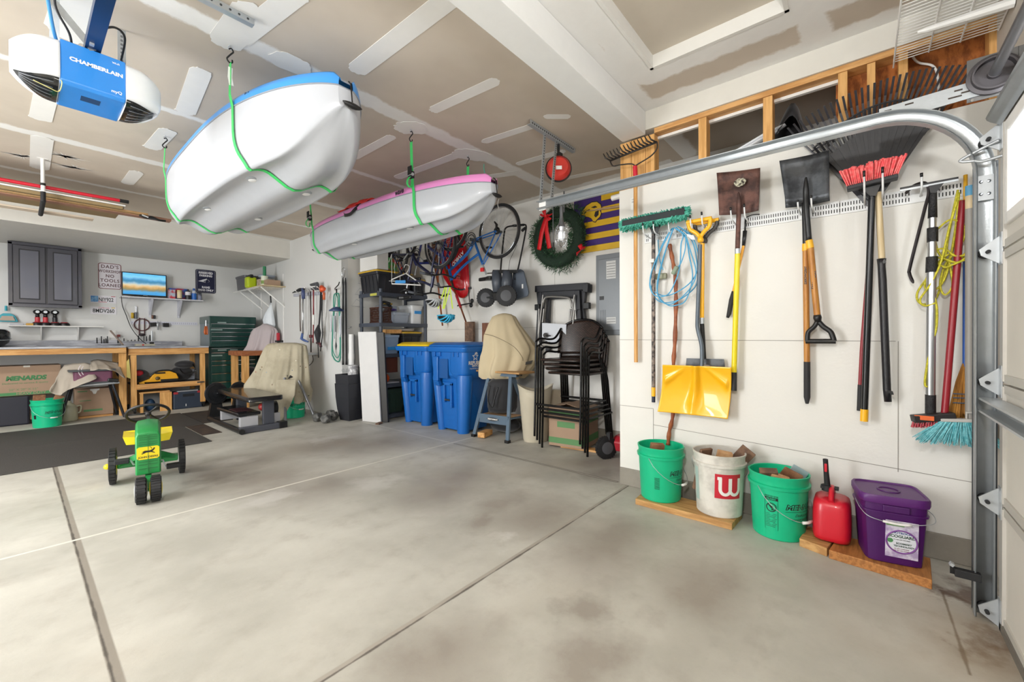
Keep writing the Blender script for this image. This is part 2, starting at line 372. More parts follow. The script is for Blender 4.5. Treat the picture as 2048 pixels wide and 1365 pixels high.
# made-up shop lights, out of view, added to brighten the room
for x, y, z in ADDED_LAMPS:
    l = thing('shop_light', (x, y, ZC), 'white LED shop light on the ceiling left of the photograph, '+('beside the opener' if y < 5 else 'near the workbench'), 'ceiling light', 'LED shop lights on the ceiling')
    B().bx(x-.6, x+.6, y-.13, y+.13, 2.80, ZC-.002).done('housing', WHITE, l, bevel=.006)
    e = C('#ffffff', .4, emit=2); B().bx(x-.57, x+.57, y-.11, y+.11, 2.785, 2.80).done('diffuser', e, l)
l = thing('pendant_lamp', (ADDED_BULB[0], ADDED_BULB[1], ZC), 'bare bulb pendant hanging behind the camera, outside the photograph', 'pendant lamp')
B().cyl((ADDED_BULB[0], ADDED_BULB[1], ZC-.001), (ADDED_BULB[0], ADDED_BULB[1], ADDED_BULB[2]+.19), .003, n=6).done('cord', BLACK, l); B().cyl((ADDED_BULB[0], ADDED_BULB[1], ADDED_BULB[2]+.11), (ADDED_BULB[0], ADDED_BULB[1], ADDED_BULB[2]+.19), .02, n=12).done('socket', BLACK, l)
w_ = st(B().bx(XL-.001, XL+.03, 2.0, 5.8, .72, .80).bx(XL-.001, XL+.03, 2.0, 5.8, 2.32, 2.40).bx(XL-.001, XL+.03, 2.0, 2.08, .80, 2.32).bx(XL-.001, XL+.03, 5.72, 5.8, .80, 2.32).done('window_2', WHITE))  # frame of the invented side window, out of view
# ================================================================ patches of joint compound on the ceiling
def W(u, v, o=.05): return P(u, v, X=XT-o)
TAPE = mat('joint_compound', '#e9e7e3', .85, nz=.04, sc=12)
def patch(b, p, q, r, z, seed, rough=.25):
    rnd = random.Random(seed); p, q = V((p[0], p[1], 0)), V((q[0], q[1], 0)); d = (q-p); L = max(d.length, 1e-4); d = d/L; n = V((-d.y, d.x, 0)); out = []
    K = 30
    for i in range(K):
        a = 2*PI*i/K; rr = r*(1+rnd.uniform(-rough, rough)); c, s_ = math.cos(a), math.sin(a)
        base = q if c > 0 else p
        out.append(base+d*c*rr+n*s_*rr)
    ids = [b.v((w.x, w.y, z)) for w in out]; b.f(*ids); up = [b.v((w.x, w.y, z+.002)) for w in out]; b.f(*up[::-1])
    for i in range(K): b.f(ids[i], up[i], up[(i+1) % K], ids[(i+1) % K])
pb = B()
for k, (a, c, r) in enumerate((((719,137),(896,0),.06),((871,219),(986,164),.045),((972,282),(1062,253),.04),((1040,327),(1123,303),.04),((1095,233),(1134,233),.03),
    ((708,314),(780,275),.045),((798,354),(932,303),.05),((1123,359),(1239,334),.04),((402,145),(370,222),.058),((335,263),(304,294),.06),
    ((92,195),(80,235),.06),((273,345),(256,366),.055),((165,0),(140,65),.09),((500,25),(452,80),.08),((590,-10),(480,75),.06),((86,278),(80,335),.065),
    ((930,308),(958,312),.11),((815,256),(830,256),.10),((1035,345),(985,352),.05),((570,122),(590,130),.09))):
    patch(pb, P(*a, Z=ZC), P(*c, Z=ZC), r, ZC-.0025-.0001*k, k, .12)
for k, (u, v, r) in enumerate(((45,312,.15),(128,312,.16),(150,336,.15))):
    rnd = random.Random(k); p = P(u, v, Z=ZC)
    for j in range(26):
        a = rnd.uniform(0, 2*PI); l = r*rnd.uniform(.4, 1.3); d = V((math.cos(a), math.sin(a)*.6, 0)); n = V((-d.y, d.x, 0))*r*.09
        i = [pb.v((p+w).to_tuple()[:2]+(ZC-.0012,)) for w in (n, d*l, -n)]; pb.f(*i[::-1])
pb.done('joint_compound', TAPE, ceil, fix=False)
# ================================================================ tool wall: the slotted rail and its hooks
TOOLW = 'hand tools on the slotted rail'
RW = C('#dfe0e0', .4)
rail = thing('slotted_rail', (XT, .4, 1.9), 'long white slotted metal rail screwed across the tool wall', 'tool rail')
rb = B(); sl = B(); y = 1.25
segs = [(1.25, .58), (.575, .10), (.095, -.39)]
def railz(y): return 1.934-(1.25-y)*.004
for a, c in segs:
    za, zc = railz(a), railz(c)
    rb.hexa([(XT-.008, a, za-.075), (XT-.001, a, za-.075), (XT-.001, c, zc-.075), (XT-.008, c, zc-.075), (XT-.008, a, za), (XT-.001, a, za), (XT-.001, c, zc), (XT-.008, c, zc)])
y = 1.235
while y > -.38:
    z = railz(y)
    for q in (-.022, -.054): sl.bx(XT-.0086, XT-.008, y-.0022, y+.0022, z+q-.010, z+q+.010)
    y -= .0125
rb.done('rail_strip', RW, rail); sl.done('slots', C('#2b2b2b', .8), rail)['kind'] = 'stuff'
def hook(pairs, what, of=.12):
    (u0, v0) = pairs[0]; p = W(u0, v0, .10)
    h = thing('tool_hook', (XT, p.y, 1.9), 'white prong hook with black tips on the rail, '+what, 'hook', 'prong hooks on the rail')
    pl = B(); m_ = sum(W(u, v, .10).y for u, v in pairs)/len(pairs); zc = railz(m_)-.036
    pl.bx(XT-.011, XT-.0085, m_-.03, m_+.03, zc-.036, zc+.036).done('hook_plate', RW, h)
    for u, v in pairs:
        t = W(u, v, of); a = V((XT-.011, t.y-.004, max(zc-.01, t.z-.14))); k_ = V((XT-of+.012, t.y-.002, a.z+.012)); b_ = B().tube([a, a+(k_-a)*.8, k_+(t-k_)*.15, t+(k_-t)*.2], .0045, 8); b_.done('prong', RW, h, smooth=True)
        B().tube([t+(k_-t)*.25, t], .006, 8).done('prong_tip', BLACK, h, smooth=True)
for pr, wh in (([(1285,446),(1306,443)], 'under the teal broom head'), ([(1336,438)], 'holding the coiled blue cord'), ([(1380,431),(1403,424)], 'holding the yellow D-grips'),
    ([(1461,415),(1488,408)], 'holding the rusty shovel'), ([(1595,400),(1622,391)], 'holding the two black square shovels'), ([(1728,342),(1765,334)], 'in front of the red broom head'),
    ([(1843,346)], 'holding the pry bar')): hook(pr, wh, .20 if 'red broom' in wh else .15 if 'teal' in wh or 'rusty' in wh or 'square' in wh else .12)
# ---------------------------------------------------------------- helpers for handles and blades
def pole(pts, r, m, par, name='handle', n=12): return B().tube(pts, r, n).done(name, m, par, smooth='auto')
def blade(poly, off, m, par, name='blade', dish=.03, sub=1, N=10):
    "curved sheet through four photo corners tl,tr,br,bl on the tool wall"
    tl, tr, br, bl = [W(u, v, off) for u, v in poly]
    def fn(s, t):
        p = lerp(lerp(tl, tr, s), lerp(bl, br, s), t); e = math.sin(PI*s)
        return p+V((-dish*(1-e)*(.3+.7*t)+dish*.2*math.sin(PI*t), 0, 0))
    return B().grid(fn, N, N).done(name, m, par, smooth=True, solid=.004)
HW1 = wood('ash_handle', '#d9a562', '#c98f4a', .45, st=(14, 14, 1)); HW2 = wood('amber_handle', '#c68a3e', '#a96d2c', .4, st=(14, 14, 1)); PALEW = wood('pale_handle', '#d9c6a0', '#cbb48a', .5, st=(14, 14, 1))
YEL = C('#f4b41a', .35, coat=.3); YEL2 = C('#f0c820', .35); GRIP = C('#2a2a2c', .7)
SOIL = mat('worn_black_steel', '#34363a', .42, .5, col2='#55585c', sc=9, bump=.1)
RUST = mat('rusty_steel', '#6e4c42', .6, .3, col2='#46312d', sc=12, bump=.2)
# bow rake
t = thing('bow_rake', W(1271, 725, .04), 'bow rake with red ferrule and long pale wooden handle, tines up by the wall edge', 'rake', TOOLW)
pole([W(1272, 725, .04), W(1271, 356, .05)], .0145, HW1, t); pole([W(1271, 356, .05), W(1270, 333, .05)], .017, C('#c81f33', .4), t, 'ferrule')
L, R_ = W(1220, 322, .06), W(1314, 284, .06)
h = B().tube([L, R_], .008, 8); h.tube(spl([W(1270, 332, .05), W(1262, 328, .06), W(1240, 330, .06), W(1226, 332, .06), L]), .005, 8); h.tube(spl([W(1270, 332, .05), W(1280, 326, .06), W(1302, 312, .06), W(1314, 297, .06), R_]), .005, 8)
h.done('rake_head', C('#3a3532', .5, .6), t, smooth=True)
for k in range(14):
    p = lerp(L, R_, (k+.2)/13.4); q = p+V((-.035, .045, .055)); B().tube([p, p+V((-.03, .028, .018)), q], [.006, .006, .0035], 6).done('tine', C('#3a3532', .5, .6), t, smooth=True)
text('|| |||', .02, W(1266, 402, .068), (0, 0, -1), (0, -1, 0), C('#3c3c3c', .6), t, 'price_sticker_bars'); 
B().bx(XT-.0665, XT-.065, W(1266,400).y-.010, W(1266,400).y+.010, W(1266,420,.065).z, W(1266,396,.065).z).done('price_sticker', C('#e8e8e4', .5), t)
# bristle bundles
def bristles(b, p, q, n, d, w, r, seed, rows=1, jit=.15, rowd=(0, 0, 0)):
    rnd = random.Random(seed)
    for k in range(n):
        for j in range(rows):
            s_ = lerp(V(p), V(q), (k+.5)/n)+V(rowd)*(j-(rows-1)/2); e = s_+V(d)*rnd.uniform(.85, 1.1)+V([rnd.uniform(-jit, jit)*V(d).length for _ in range(3)])+(V(q)-V(p)).normalized()*((k+.5)/n-.5)*w
            b.tube([s_, e], [r*.45, r], 5)
# teal dust broom
t = thing('dust_broom', W(1307, 805, .06), 'push broom with fluffy teal bristles and scuffed black metal pole, yellow tip', 'broom', TOOLW)
TEAL = mat('teal_bristle', '#3fa08a', .8, col2='#62b8a4', sc=50); L, R_ = W(1247, 450, .10), W(1372, 424, .10)
hb_ = B(); hb_.beam(L, R_, .055, .05, up=(0, 0, 1)); hb_.done('brush_block', C('#2c3133', .8), t, bevel=.006)
bb = B(); rnd = random.Random(3)
for k in range(850):
    s_ = rnd.random(); p = lerp(L, R_, s_)+V((rnd.uniform(-.03, .03), 0, 0)); a = rnd.choice((0, 1, 1, 1, 2))
    z = {0: rnd.uniform(.026, .03), 1: rnd.uniform(-.045, -.02), 2: rnd.uniform(-.03, .03)}[a]
    d = V((rnd.uniform(-.03, .0), rnd.uniform(-.012, .012), rnd.uniform(-.03, -.008) if a == 1 else (.006 if a == 0 else 0)))
    if a == 2: e = rnd.choice((-1, 1)); p = (L if e < 0 else R_)+V((rnd.uniform(-.03, .02), 0, 0)); d = V((rnd.uniform(-.01, .005), -e*rnd.uniform(.015, .035), rnd.uniform(-.02, .01)))
    if a == 1: p.x -= rnd.uniform(0, .012)
    p.z += z; bb.tube([p, p+d], [.005, .0022], 4)
bb.box(lerp(L, R_, .5)+V((0, 0, -.032)), (.06, (L-R_).length*.98, .022), MX.Rotation(math.atan2(R_.z-L.z, L.y-R_.y), 3, 'X') if False else None)
bb.done('bristles', TEAL, t)['kind'] = 'stuff'
B().hexa([W(u, v, o) for o in (.05, .08) for u, v in ((1298, 452), (1322, 450), (1315, 468), (1304, 468))]).done('socket', BLACK, t)
pole([W(1307, 775, .05), W(1307, 462, .065)], .0135, mat('scuffed_black_tube', '#241f20', .45, col2='#8c7d72', sc=28), t)
pole([W(1307, 775, .05), W(1307, 793, .05)], .015, YEL, t, 'collar'); pole([W(1307, 793, .05), W(1307, 805, .05)], .013, C('#1f2740', .5), t, 'end_cap')
B().bx(XT-.083, XT-.050, W(1307, 522).y-.015, W(1307, 522).y+.015, W(1307, 526, .06).z, W(1307, 519, .06).z).done('label_band', C('#d8d6d0', .5), t)
# blue extension cord
t = thing('extension_cord', W(1345, 470, .06), 'coiled sky blue extension cord looped over a hook', 'cord', TOOLW)
cb = B(); loops = [[(1345,456),(1325,490),(1305,545),(1300,575),(1318,603),(1350,603),(1380,585),(1395,560),(1390,500),(1375,468),(1355,453)],
 [(1343,458),(1320,500),(1306,560),(1305,580),(1330,592),(1362,580),(1388,556),(1398,520),(1385,475),(1360,455)],
 [(1348,455),(1332,500),(1318,555),(1316,590),(1335,610),(1352,611),(1372,600),(1385,555),(1378,510),(1372,478),(1352,455)],
 [(1342,460),(1312,520),(1300,560),(1308,590),(1335,590),(1352,560),(1360,530),(1362,490),(1366,470),(1350,457)],
 [(1346,457),(1325,520),(1314,570),(1320,600),(1344,608),(1378,580),(1392,545),(1380,500),(1370,470),(1350,456)]]
for k, lp in enumerate(loops): cb.tube(spl([W(u, v, .055+.008*k) for u, v in lp], 7), .0042, 6)
cb.tube(spl([W(1372, 470, .09), W(1370, 500, .09), W(1362, 526, .09), W(1354, 536, .09)]), .004, 6)
cb.tube(spl([W(1316, 480, .03), W(1318, 510, .03), W(1322, 530, .03), W(1326, 540, .03)]), .004, 6)
cb.done('cable', C('#4fa3cc', .4), t, smooth=True)
B().box(W(1350, 541, .09), (.03, .028, .062), MX.Rotation(RAD(30), 3, 'X')).done('plug', C('#7f8f7a', .5), t, bevel=.008)
B().box(W(1322, 553, .03), (.03, .085, .042)).done('triple_socket', C('#8d8e78', .5), t, bevel=.008)
B().ext([(0, 0), (.05, -.02), (.06, -.05), (.035, -.045)], W(1372, 468, .10), (0, -1, 0), (0, 0, 1), (-.001, 0, 0)).done('tag', WHITE, t)
# walking stick
STK = mat('peeled_branch', '#a05a33', .5, col2='#7c3f22', sc=8, bump=.3)
t = B().tube(spl([W(1339, 489, .03), W(1344, 515, .03), W(1350, 550, .035), W(1352, 600, .04), W(1350, 680, .04), W(1347, 730, .04), W(1350, 760, .04), W(1346, 830, .04), W(1339, 862, .03), W(1336, 890, .03)], 5), [.014+.0028*math.sin(i*1.7) for i in range(46)], 10).done('walking_stick', STK, smooth=True)
tag(t, 'crooked reddish-brown peeled branch walking stick leaning behind the yellow snow shovel', 'walking stick')
# D grip
def dgrip(top, bot, m1, m2, par, off=.07, w=.072):
    "pixel centre of the crossbar and of the socket end"
    c = W(*top, off); s_ = W(*bot, off); yv = V((0, 1, 0)); h = (c-s_).length
    pts = spl([s_+(c-s_)*.12, s_+(c-s_)*.38+yv*w*.35, s_+(c-s_)*.62+yv*w*.85, c+yv*w], 5); B().tube(pts, .0125, 8, flat=1.1).done('grip_arm', m1, par, smooth=True)
    pts = spl([s_+(c-s_)*.12, s_+(c-s_)*.38-yv*w*.35, s_+(c-s_)*.62-yv*w*.85, c-yv*w], 5); B().tube(pts, .0125, 8, flat=1.1).done('grip_arm', m1, par, smooth=True)
    B().cyl(c+yv*(w+.008), c-yv*(w+.008), .014, n=12).done('grip_bar', m2, par, smooth='auto'); B().tube([s_-(c-s_)*.12, s_, s_+(c-s_)*.2], [.018, .021, .014], 12).done('grip_socket', m1, par, smooth=True)
# snow shovel
t = thing('snow_shovel', W(1390, 830, .07), 'snow shovel with wide ribbed golden yellow blade and bent grey shaft', 'shovel', TOOLW)
dgrip((1398, 441), (1401, 480), YEL, YEL, t, .085)
pole(spl([W(1400, 490, .07), W(1398, 560, .07), W(1395, 640, .07), W(1396, 660, .07), W(1403, 690, .075), W(1404, 715, .08), W(1403, 735, .09)], 5), .0135, C('#566069', .35, .2), t)
tl, tr, br, bl = [W(u, v, o) for (u, v), o in (((1327, 730), .10), ((1464, 735), .10), ((1457, 838), .07), ((1317, 823), .07))]
def fs(s_, q):
    p = lerp(lerp(tl, tr, s_), lerp(bl, br, s_), q); x = abs(s_-.5)*2; dd = .05*math.sin(PI*min(1, q*1.0))*(1-x*.3)
    a = math.atan2((s_-.5), (q+.12)); rib = max(0, math.cos(a*8.0))**3*.022*min(1, q*3)*min(1, (1-q)*4)*(1 if x < .93 else 0)
    c = math.exp(-((s_-.5)/.045)**2)*.03*(1-q*.75)
    return p+V((dd-rib-c-.02*x*x, 0, 0))
B().grid(fs, 61, 41).done('blade', C('#f7b916', .3, coat=.4), t, smooth=True, solid=.005)
for k in range(6): B().ball(lerp(bl, br, .06+.176*k)+V((.012, 0, .012)), .0035, 6, 4).done('rivet', STEEL, t)
text('||||||', .028, W(1395, 640, .055-.03), (0, 0, 1), (0, 1, 0), YEL, t, 'yellow_lettering')
# edger
t = thing('edging_tool', W(1405, 730, .04), 'edging tool with yellow D-grip, yellow shaft and flat dark half-moon blade', 'edger', TOOLW)
dgrip((1412, 444), (1409, 482), C('#3a3835', .5), YEL, t, .05)
pole([W(1404, 636, .04), W(1405, 486, .05)], .014, YEL, t); pole([W(1404, 636, .04), W(1404, 648, .04)], .0165, STEEL, t, 'collar'); pole([W(1404, 648, .04), W(1408, 718, .035)], .0145, BLACKM, t, 'socket')
B().ext([(0, 0), (.24, 0), (.245, -.05), (.2, -.06), (.14, -.04), (.1, -.04), (.04, -.06), (-.005, -.05)], W(1373, 717, .03), (0, -1, 0), (0, 0, 1), (.004, 0, 0)).done('blade', SOIL, t)
# rusty garden spade with yellow handle
t = thing('garden_shovel', W(1468, 782, .05), 'square shovel with rusty brown blade and bright yellow fibreglass handle', 'shovel', TOOLW)
blade([(1434, 347), (1521, 337), (1519, 424), (1441, 433)], .075, RUST, t, dish=.035)
B().tube(spl([W(1477, 385, .095), W(1478, 405, .10), W(1477, 440, .07), W(1475, 498, .06)], 5), [.004, .006, .008, .010, .012, .013, .014, .014, .014, .014, .014, .014, .014, .014, .014, .014], 10).done('socket', RUST, t, smooth=True)
o_ = W(1480, 365, .095); B().ext([(.034*math.cos(a)*(1+.06*math.sin(5*a)), .026*math.sin(a)*(1+.08*math.cos(7*a))) for a in [2*PI*i/26 for i in range(26)]], o_, (0, -1, 0), (0, .0, 1), (-.002, 0, 0)).done('paper_label', mat('torn_label', '#d9d5bd', .8, col2='#3a332c', sc=60), t)
pole([W(1475, 498, .06), W(1475, 508, .06)], .0165, STEEL, t, 'collar'); pole([W(1475, 508, .06), W(1468, 745, .055)], .0165, C('#e8d21c', .3), t)
pole([W(1468, 745, .055), W(1468, 782, .055)], .0165, GRIP, t, 'grip')
p_ = W(1473, 552, .0785-.02); B().box(p_, (.003, .024, .10)).done('sticker', C('#e9e7e0', .5), t); text('GRIZZLY', .02, p_+V((-.002, 0, 0)), (0, 0, -1), (0, -1, 0), BLACK, t, bold=.0006)
# weeder
t = thing('weed_puller', W(1457, 636, .03), 'slim weed puller with orange-yellow shaft, black fork and black grip behind the rusty shovel', 'weeder', TOOLW)
pole([W(1487, 492, .035), W(1467, 583, .035)], .0085, C('#eda52a', .4), t); B().tube([W(1467, 583, .035), W(1463, 600, .035), W(1458, 628, .035), W(1455, 636, .035)], [.011, .015, .014, .009], 10).done('grip', GRIP, t, smooth=True)
hb_ = B().tube([W(1491, 436, .035), W(1490, 462, .035)], .005, 8).tube([W(1490, 462, .035), W(1487, 492, .035)], [.013, .010], 8).tube(spl([W(1491, 436, .035), W(1505, 430, .04), W(1519, 429, .05)]), .0035, 6); hb_.done('fork', BLACK, t, smooth=True)
# two square point shovels
for k, (hand, nm) in enumerate(((0, 'front'), (1, 'back'))):
    if k == 0:
        t = thing('square_shovel', W(1640, 690, .07), 'black square shovel with short wooden shaft and black D-grip, in front', 'shovel', TOOLW)
        blade([(1559, 323), (1658, 302), (1659, 398), (1573, 410)], .10, SOIL, t, dish=.03)
        B().tube(spl([W(1612, 355, .125), W(1612, 385, .12), W(1613, 420, .09), W(1618, 482, .07)], 5), [.005, .007, .010, .012, .014]+[.015]*11, 10).done('socket', BLACK, t, smooth=True)
        pole([W(1618, 481, .07), W(1621, 497, .07)], .0185, YEL, t, 'collar'); pole([W(1621, 497, .07), W(1635, 636, .065)], .0165, HW2, t)
        dgrip((1641, 683), (1635, 636), BLACK, BLACK, t, .065, .062)
        text('YARDWORKS', .017, W(1628, 560, .083), (0, .12, -1), (0, 1, .12), BLACK, t, bold=.0006)
    else:
        t = thing('square_shovel', W(1614, 808, .04), 'black square shovel with long wooden handle and black grip end, behind the D-grip shovel', 'shovel', TOOLW)
        blade([(1566, 330), (1652, 312), (1660, 404), (1572, 418)], .045, SOIL, t, dish=.025)
        pole([W(1609, 405, .05), W(1611, 488, .045)], .0145, BLACK, t, 'socket'); pole([W(1611, 488, .045), W(1611, 502, .045)], .0175, YEL, t, 'collar')
        pole([W(1611, 502, .045), W(1614, 724, .04)], .0155, HW2, t); pole([W(1614, 724, .04), W(1614, 795, .04), W(1614, 808, .04)], [.0165, .0165, .008], GRIP, t, 'grip')
        text('YARDWORKS', .017, W(1611, 551, .0625), (0, 0, -1), (0, 1, 0), BLACK, t, bold=.0006)
# leaf rakes
def leaf_rake(hub, tips, off, m, label, solid, n, bend=.05, par=None):
    h = W(*hub, off); t = thing('leaf_rake', h, label, 'rake', TOOLW); (u0, v0), (um, vm), (u1, v1) = tips
    a, mm, c = W(u0, v0, off+.02), W(um, vm, off+.02), W(u1, v1, off+.02); L = [];
    for k in range(n):
        s_ = k/(n-1); tip = a*(1-s_)**2+(mm*2-(a+c)*.5)*2*s_*(1-s_)+c*s_**2; d = tip-h; side = (s_-.5)*2
        e = h+d*.90; tb = h+d*solid; b_ = B().ribbon([tb, e, tip+V((-bend, 0, -.004))], .0105, .0028, (0, 1, .2)); b_.done('tine', m, t); L.append(tb)
    b_ = B(); ids = [b_.v(h+V((0, .02, 0))), b_.v(h+V((0, -.02, 0)))]
    bb = B(); k0 = h
    for i in range(n-1):
        bb.hexa([h+V((0, .018*(1-2*i/(n-1)), 0)), h+V((0, .018*(1-2*(i+1)/(n-1)), 0)), L[i+1], L[i]]+[q+V((-.006, 0, 0)) for q in (h+V((0, .018*(1-2*i/(n-1)), 0)), h+V((0, .018*(1-2*(i+1)/(n-1)), 0)), L[i+1]+V((-.004*(i % 2), 0, 0)), L[i]+V((-.004*(i % 2), 0, 0)))])
    bb.done('fan', m, t)
    B().tube([lerp(q, h, -.28)+V((-.004, 0, 0)) for q in L], .005, 6).done('tine_band', m, t, smooth=True)
    return t
BP = mat('black_plastic_fan', '#28282b', .45, nz=.25, sc=30)
r1 = leaf_rake((1748, 402), ((1630, 300), (1755, 215), (1884, 222)), .045, BP, 'wide black plastic leaf rake fanned out behind the red push broom', .80, 26)
pole([W(1748, 402, .05), W(1746, 380, .05)], .02, BLACK, r1, 'socket'); pole([W(1747, 400, .04), W(1724, 700, .03), W(1719, 800, .03)], .010, C('#8d2b33', .4), r1); pole([W(1721, 770, .03), W(1719, 822, .03)], .0125, GRIP, r1, 'grip')
r2 = leaf_rake((1742, 412), ((1578, 262), (1755, 172), (1942, 140)), .015, C('#35353a', .35), 'large dark leaf rake with long bent tines spread above the tool wall boards', .55, 30, .06)
# red push broom
t = thing('push_broom', W(1728, 842, .09), 'push broom with bright red bristles and black pole ending in a yellow tip', 'broom', TOOLW)
REDB = mat('red_bristle', '#f0565a', .6, col2='#f5807c', sc=60)
L, R_ = W(1694, 379, .13), W(1796, 354, .13); B().beam(L, R_, .06, .022).done('brush_block', C('#26272b', .5), t, bevel=.005)
bb = B(); bristles(bb, L+V((0, 0, .01)), R_+V((0, 0, .01)), 26, (-.035, .0, .085), .06, .0055, 5, rows=5, jit=.06, rowd=(.011, 0, .003)); bb.done('bristles', REDB, t)['kind'] = 'stuff'
B().hexa([W(u, v, o) for o in (.08, .12) for u, v in ((1722, 375), (1762, 368), (1752, 392), (1740, 392))]).done('socket', BLACK, t)
pole([W(1744, 386, .10), W(1729, 822, .07)], .0155, mat('glossy_black_tube', '#17171a', .25, nz=.3, sc=20), t); pole([W(1729, 819, .07), W(1728, 843, .07)], .018, YEL, t, 'end_cap')
# umbrella-like wooden pole in a black sleeve
t = thing('wooden_pole', W(1776, 804, .06), 'pale wooden pole whose lower half is wrapped in a black sleeve', 'pole', TOOLW)
pole([W(1756, 385, .08), W(1764, 522, .07)], .0145, PALEW, t); B().tube([W(1763, 518, .07), W(1763, 530, .07), W(1765, 560, .07), W(1774, 780, .06), W(1776, 804, .06)], [.02, .0165, .0175, .017, .0155], 12).done('sleeve', mat('black_wrap', '#1d1c1f', .4, nz=.3, sc=14, bump=.2), t, smooth=True)
B().ribbon([W(1765, 524, .085), W(1771, 522, .085)], .02, .004, (0, 0, 1)).ribbon([W(1776, 784, .075), W(1783, 785, .075), W(1784, 790, .075)], .015, .004, (0, 0, 1)).done('strap', BLACK, t)
# pry bar
pts = spl([W(1811, 388, .08), W(1822, 376, .08), W(1834, 369, .08), W(1848, 366, .08), W(1856, 373, .08), W(1857, 390, .08), W(1849, 420, .08), W(1821, 530, .05), W(1819, 548, .05), W(1827, 567, .06)], 6)
t = B().tube(pts, [.004]+[.008]*(len(pts)-3)+[.006, .003], 6).done('pry_bar', C('#3f3a3b', .3, .7), smooth='auto'); tag(t, 'dark steel gooseneck pry bar hooked over the rail', 'pry bar', TOOLW)
# squeegee on telescopic pole
t = thing('squeegee', W(1861, 838, .07), 'telescopic aluminium squeegee with black grips, blade at the top', 'squeegee', TOOLW)
B().beam(W(1800, 382, .09), W(1917, 360, .09), .009, .010).done('squeegee_channel', STEEL, t); B().beam(W(1800, 378, .09), W(1917, 356, .09), .003, .012).done('rubber_blade', BLACK, t)
B().hexa([W(u, v, o) for o in (.07, .10) for u, v in ((1857, 372), (1888, 366), (1872, 386), (1861, 386))]).done('head', BLACK, t)
B().tube([W(1865, 372, .08), W(1866, 390, .08), W(1865, 436, .08)], [.013, .015, .018], 12).done('handle_grip', mat('dimpled_grip', '#1a1a1c', .5, bump=.6, bsc=120), t, smooth=True)
al = C('#c4c6c8', .28, .9)
pole([W(1865, 436, .08), W(1865, 456, .08)], .0145, al, t, 'inner_tube'); pole([W(1865, 456, .08), W(1865, 484, .08)], .021, MATS['dimpled_grip'], t, 'twist_lock')
pole([W(1864, 484, .08), W(1864, 514, .08)], .0165, al, t, 'middle_tube'); pole([W(1864, 514, .08), W(1863, 545, .08)], .0225, MATS['dimpled_grip'], t, 'twist_lock')
pole([W(1863, 545, .08), W(1861, 792, .075)], .0185, al, t, 'outer_tube'); pole([W(1861, 790, .075), W(1861, 840, .07)], .0205, MATS['dimpled_grip'], t, 'bottom_grip')
# yellow rope
t = B(); rp = [[(1916,380),(1905,430),(1895,480),(1890,515),(1868,540),(1835,585),(1842,608),(1870,600),(1885,560),(1900,515),(1915,460),(1922,400)],
 [(1918,385),(1912,450),(1900,520),(1888,560),(1870,580),(1850,575),(1860,545),(1895,510),(1925,515),(1935,520)],
 [(1876,458),(1900,440),(1925,448),(1930,470),(1915,500),(1890,530),(1880,570),(1890,590),(1905,570),(1898,520)],
 [(1874,455),(1870,480),(1880,510),(1905,525),(1930,508),(1935,500)],[(1872,500),(1890,498),(1910,512),(1935,510)],[(1875,515),(1895,520),(1915,525),(1938,512)],
 [(1872,525),(1890,535),(1905,530),(1930,520)],[(1868,590),(1874,620),(1872,660),(1862,690),(1852,745),(1850,770),(1855,774)],[(1915,400),(1900,450),(1893,480),(1880,530),(1860,570),(1840,600),(1850,612),(1872,606)]]
for k, l in enumerate(rp): t.tube(spl([W(u, v, .045+.006*k) for u, v in l], 6), .0048, 6)
t = t.done('yellow_rope', mat('yellow_twisted_rope', '#cfc52e', .6, col2='#a9a020', sc=90), smooth=True); tag(t, 'long yellow rope knotted into a bundle hanging at the rail end', 'rope')
# leaning brooms by the track
t = thing('deck_brush', W(1889, 832, .08), 'black deck brush with short red bristles on a deep red pole, standing against the wall', 'brush')
pole([W(1925, 402, .05), W(1889, 830, .09)], .014, C('#8f1a26', .35), t)
L, R_ = W(1824, 838, .13), W(1908, 832, .10); B().beam(L, R_, .055, .035).done('brush_block', mat('dark_block', '#221e1e', .5), t, bevel=.004)
B().box(lerp(L, R_, .28)+V((-.030, 0, .004)), (.002, .07, .022)).done('orange_label', C('#d9632a', .5), t); bb = B(); bristles(bb, L+V((0, 0, -.015)), R_+V((0, 0, -.015)), 16, (0, 0, -.03), .01, .005, 8, rows=3, jit=.05, rowd=(.015, 0, 0)); bb.done('bristles', C('#a3192a', .5), t)['kind'] = 'stuff'
t = thing('corn_broom', W(1932, 830, .04), 'straw corn broom with blue handle leaning bristles down behind the teal broom', 'broom')
pole([W(1932, 520, .03), W(1931, 735, .03)], .011, C('#2456a8', .4), t)
STRAW = mat('straw', '#b88338', .8, col2='#8f5f24', sc=40, stretch=(1, 1, .05)); bb = B(); rnd = random.Random(4); top = W(1932, 728, .035)
for k in range(230):
    a = rnd.uniform(-1, 1); e = W(1930+a*34, rnd.uniform(826, 842), .035+rnd.uniform(-.02, .035)); mid = lerp(top, e, .35)+V((0, -a*.012, 0)); bb.tube([top+V((0, -a*.01, 0)), mid, e], .0032, 4)
bb.done('straw_bristles', STRAW, t)['kind'] = 'stuff'
for v_ in (788, 796, 806): B().tube([W(1906, v_, .075), W(1932, v_+1, .08), W(1956, v_+3, .075)], .0022, 5).done('stitching', C('#1f4d6e', .6), t)
t = thing('angle_broom', W(1940, 868, .10), 'broom with light teal flared bristles on a grey pole, bristles down near the track', 'broom')
pole([W(1940, 418, .09), W(1940, 838, .10)], .017, C('#8f8b85', .45), t); pole([W(1940, 390, .09), W(1940, 418, .09)], .0165, C('#cdb893', .5), t, 'pole_sleeve'); pole([W(1940, 372, .09), W(1940, 392, .09)], .017, C('#5c9cc0', .5), t, 'pole_cap')
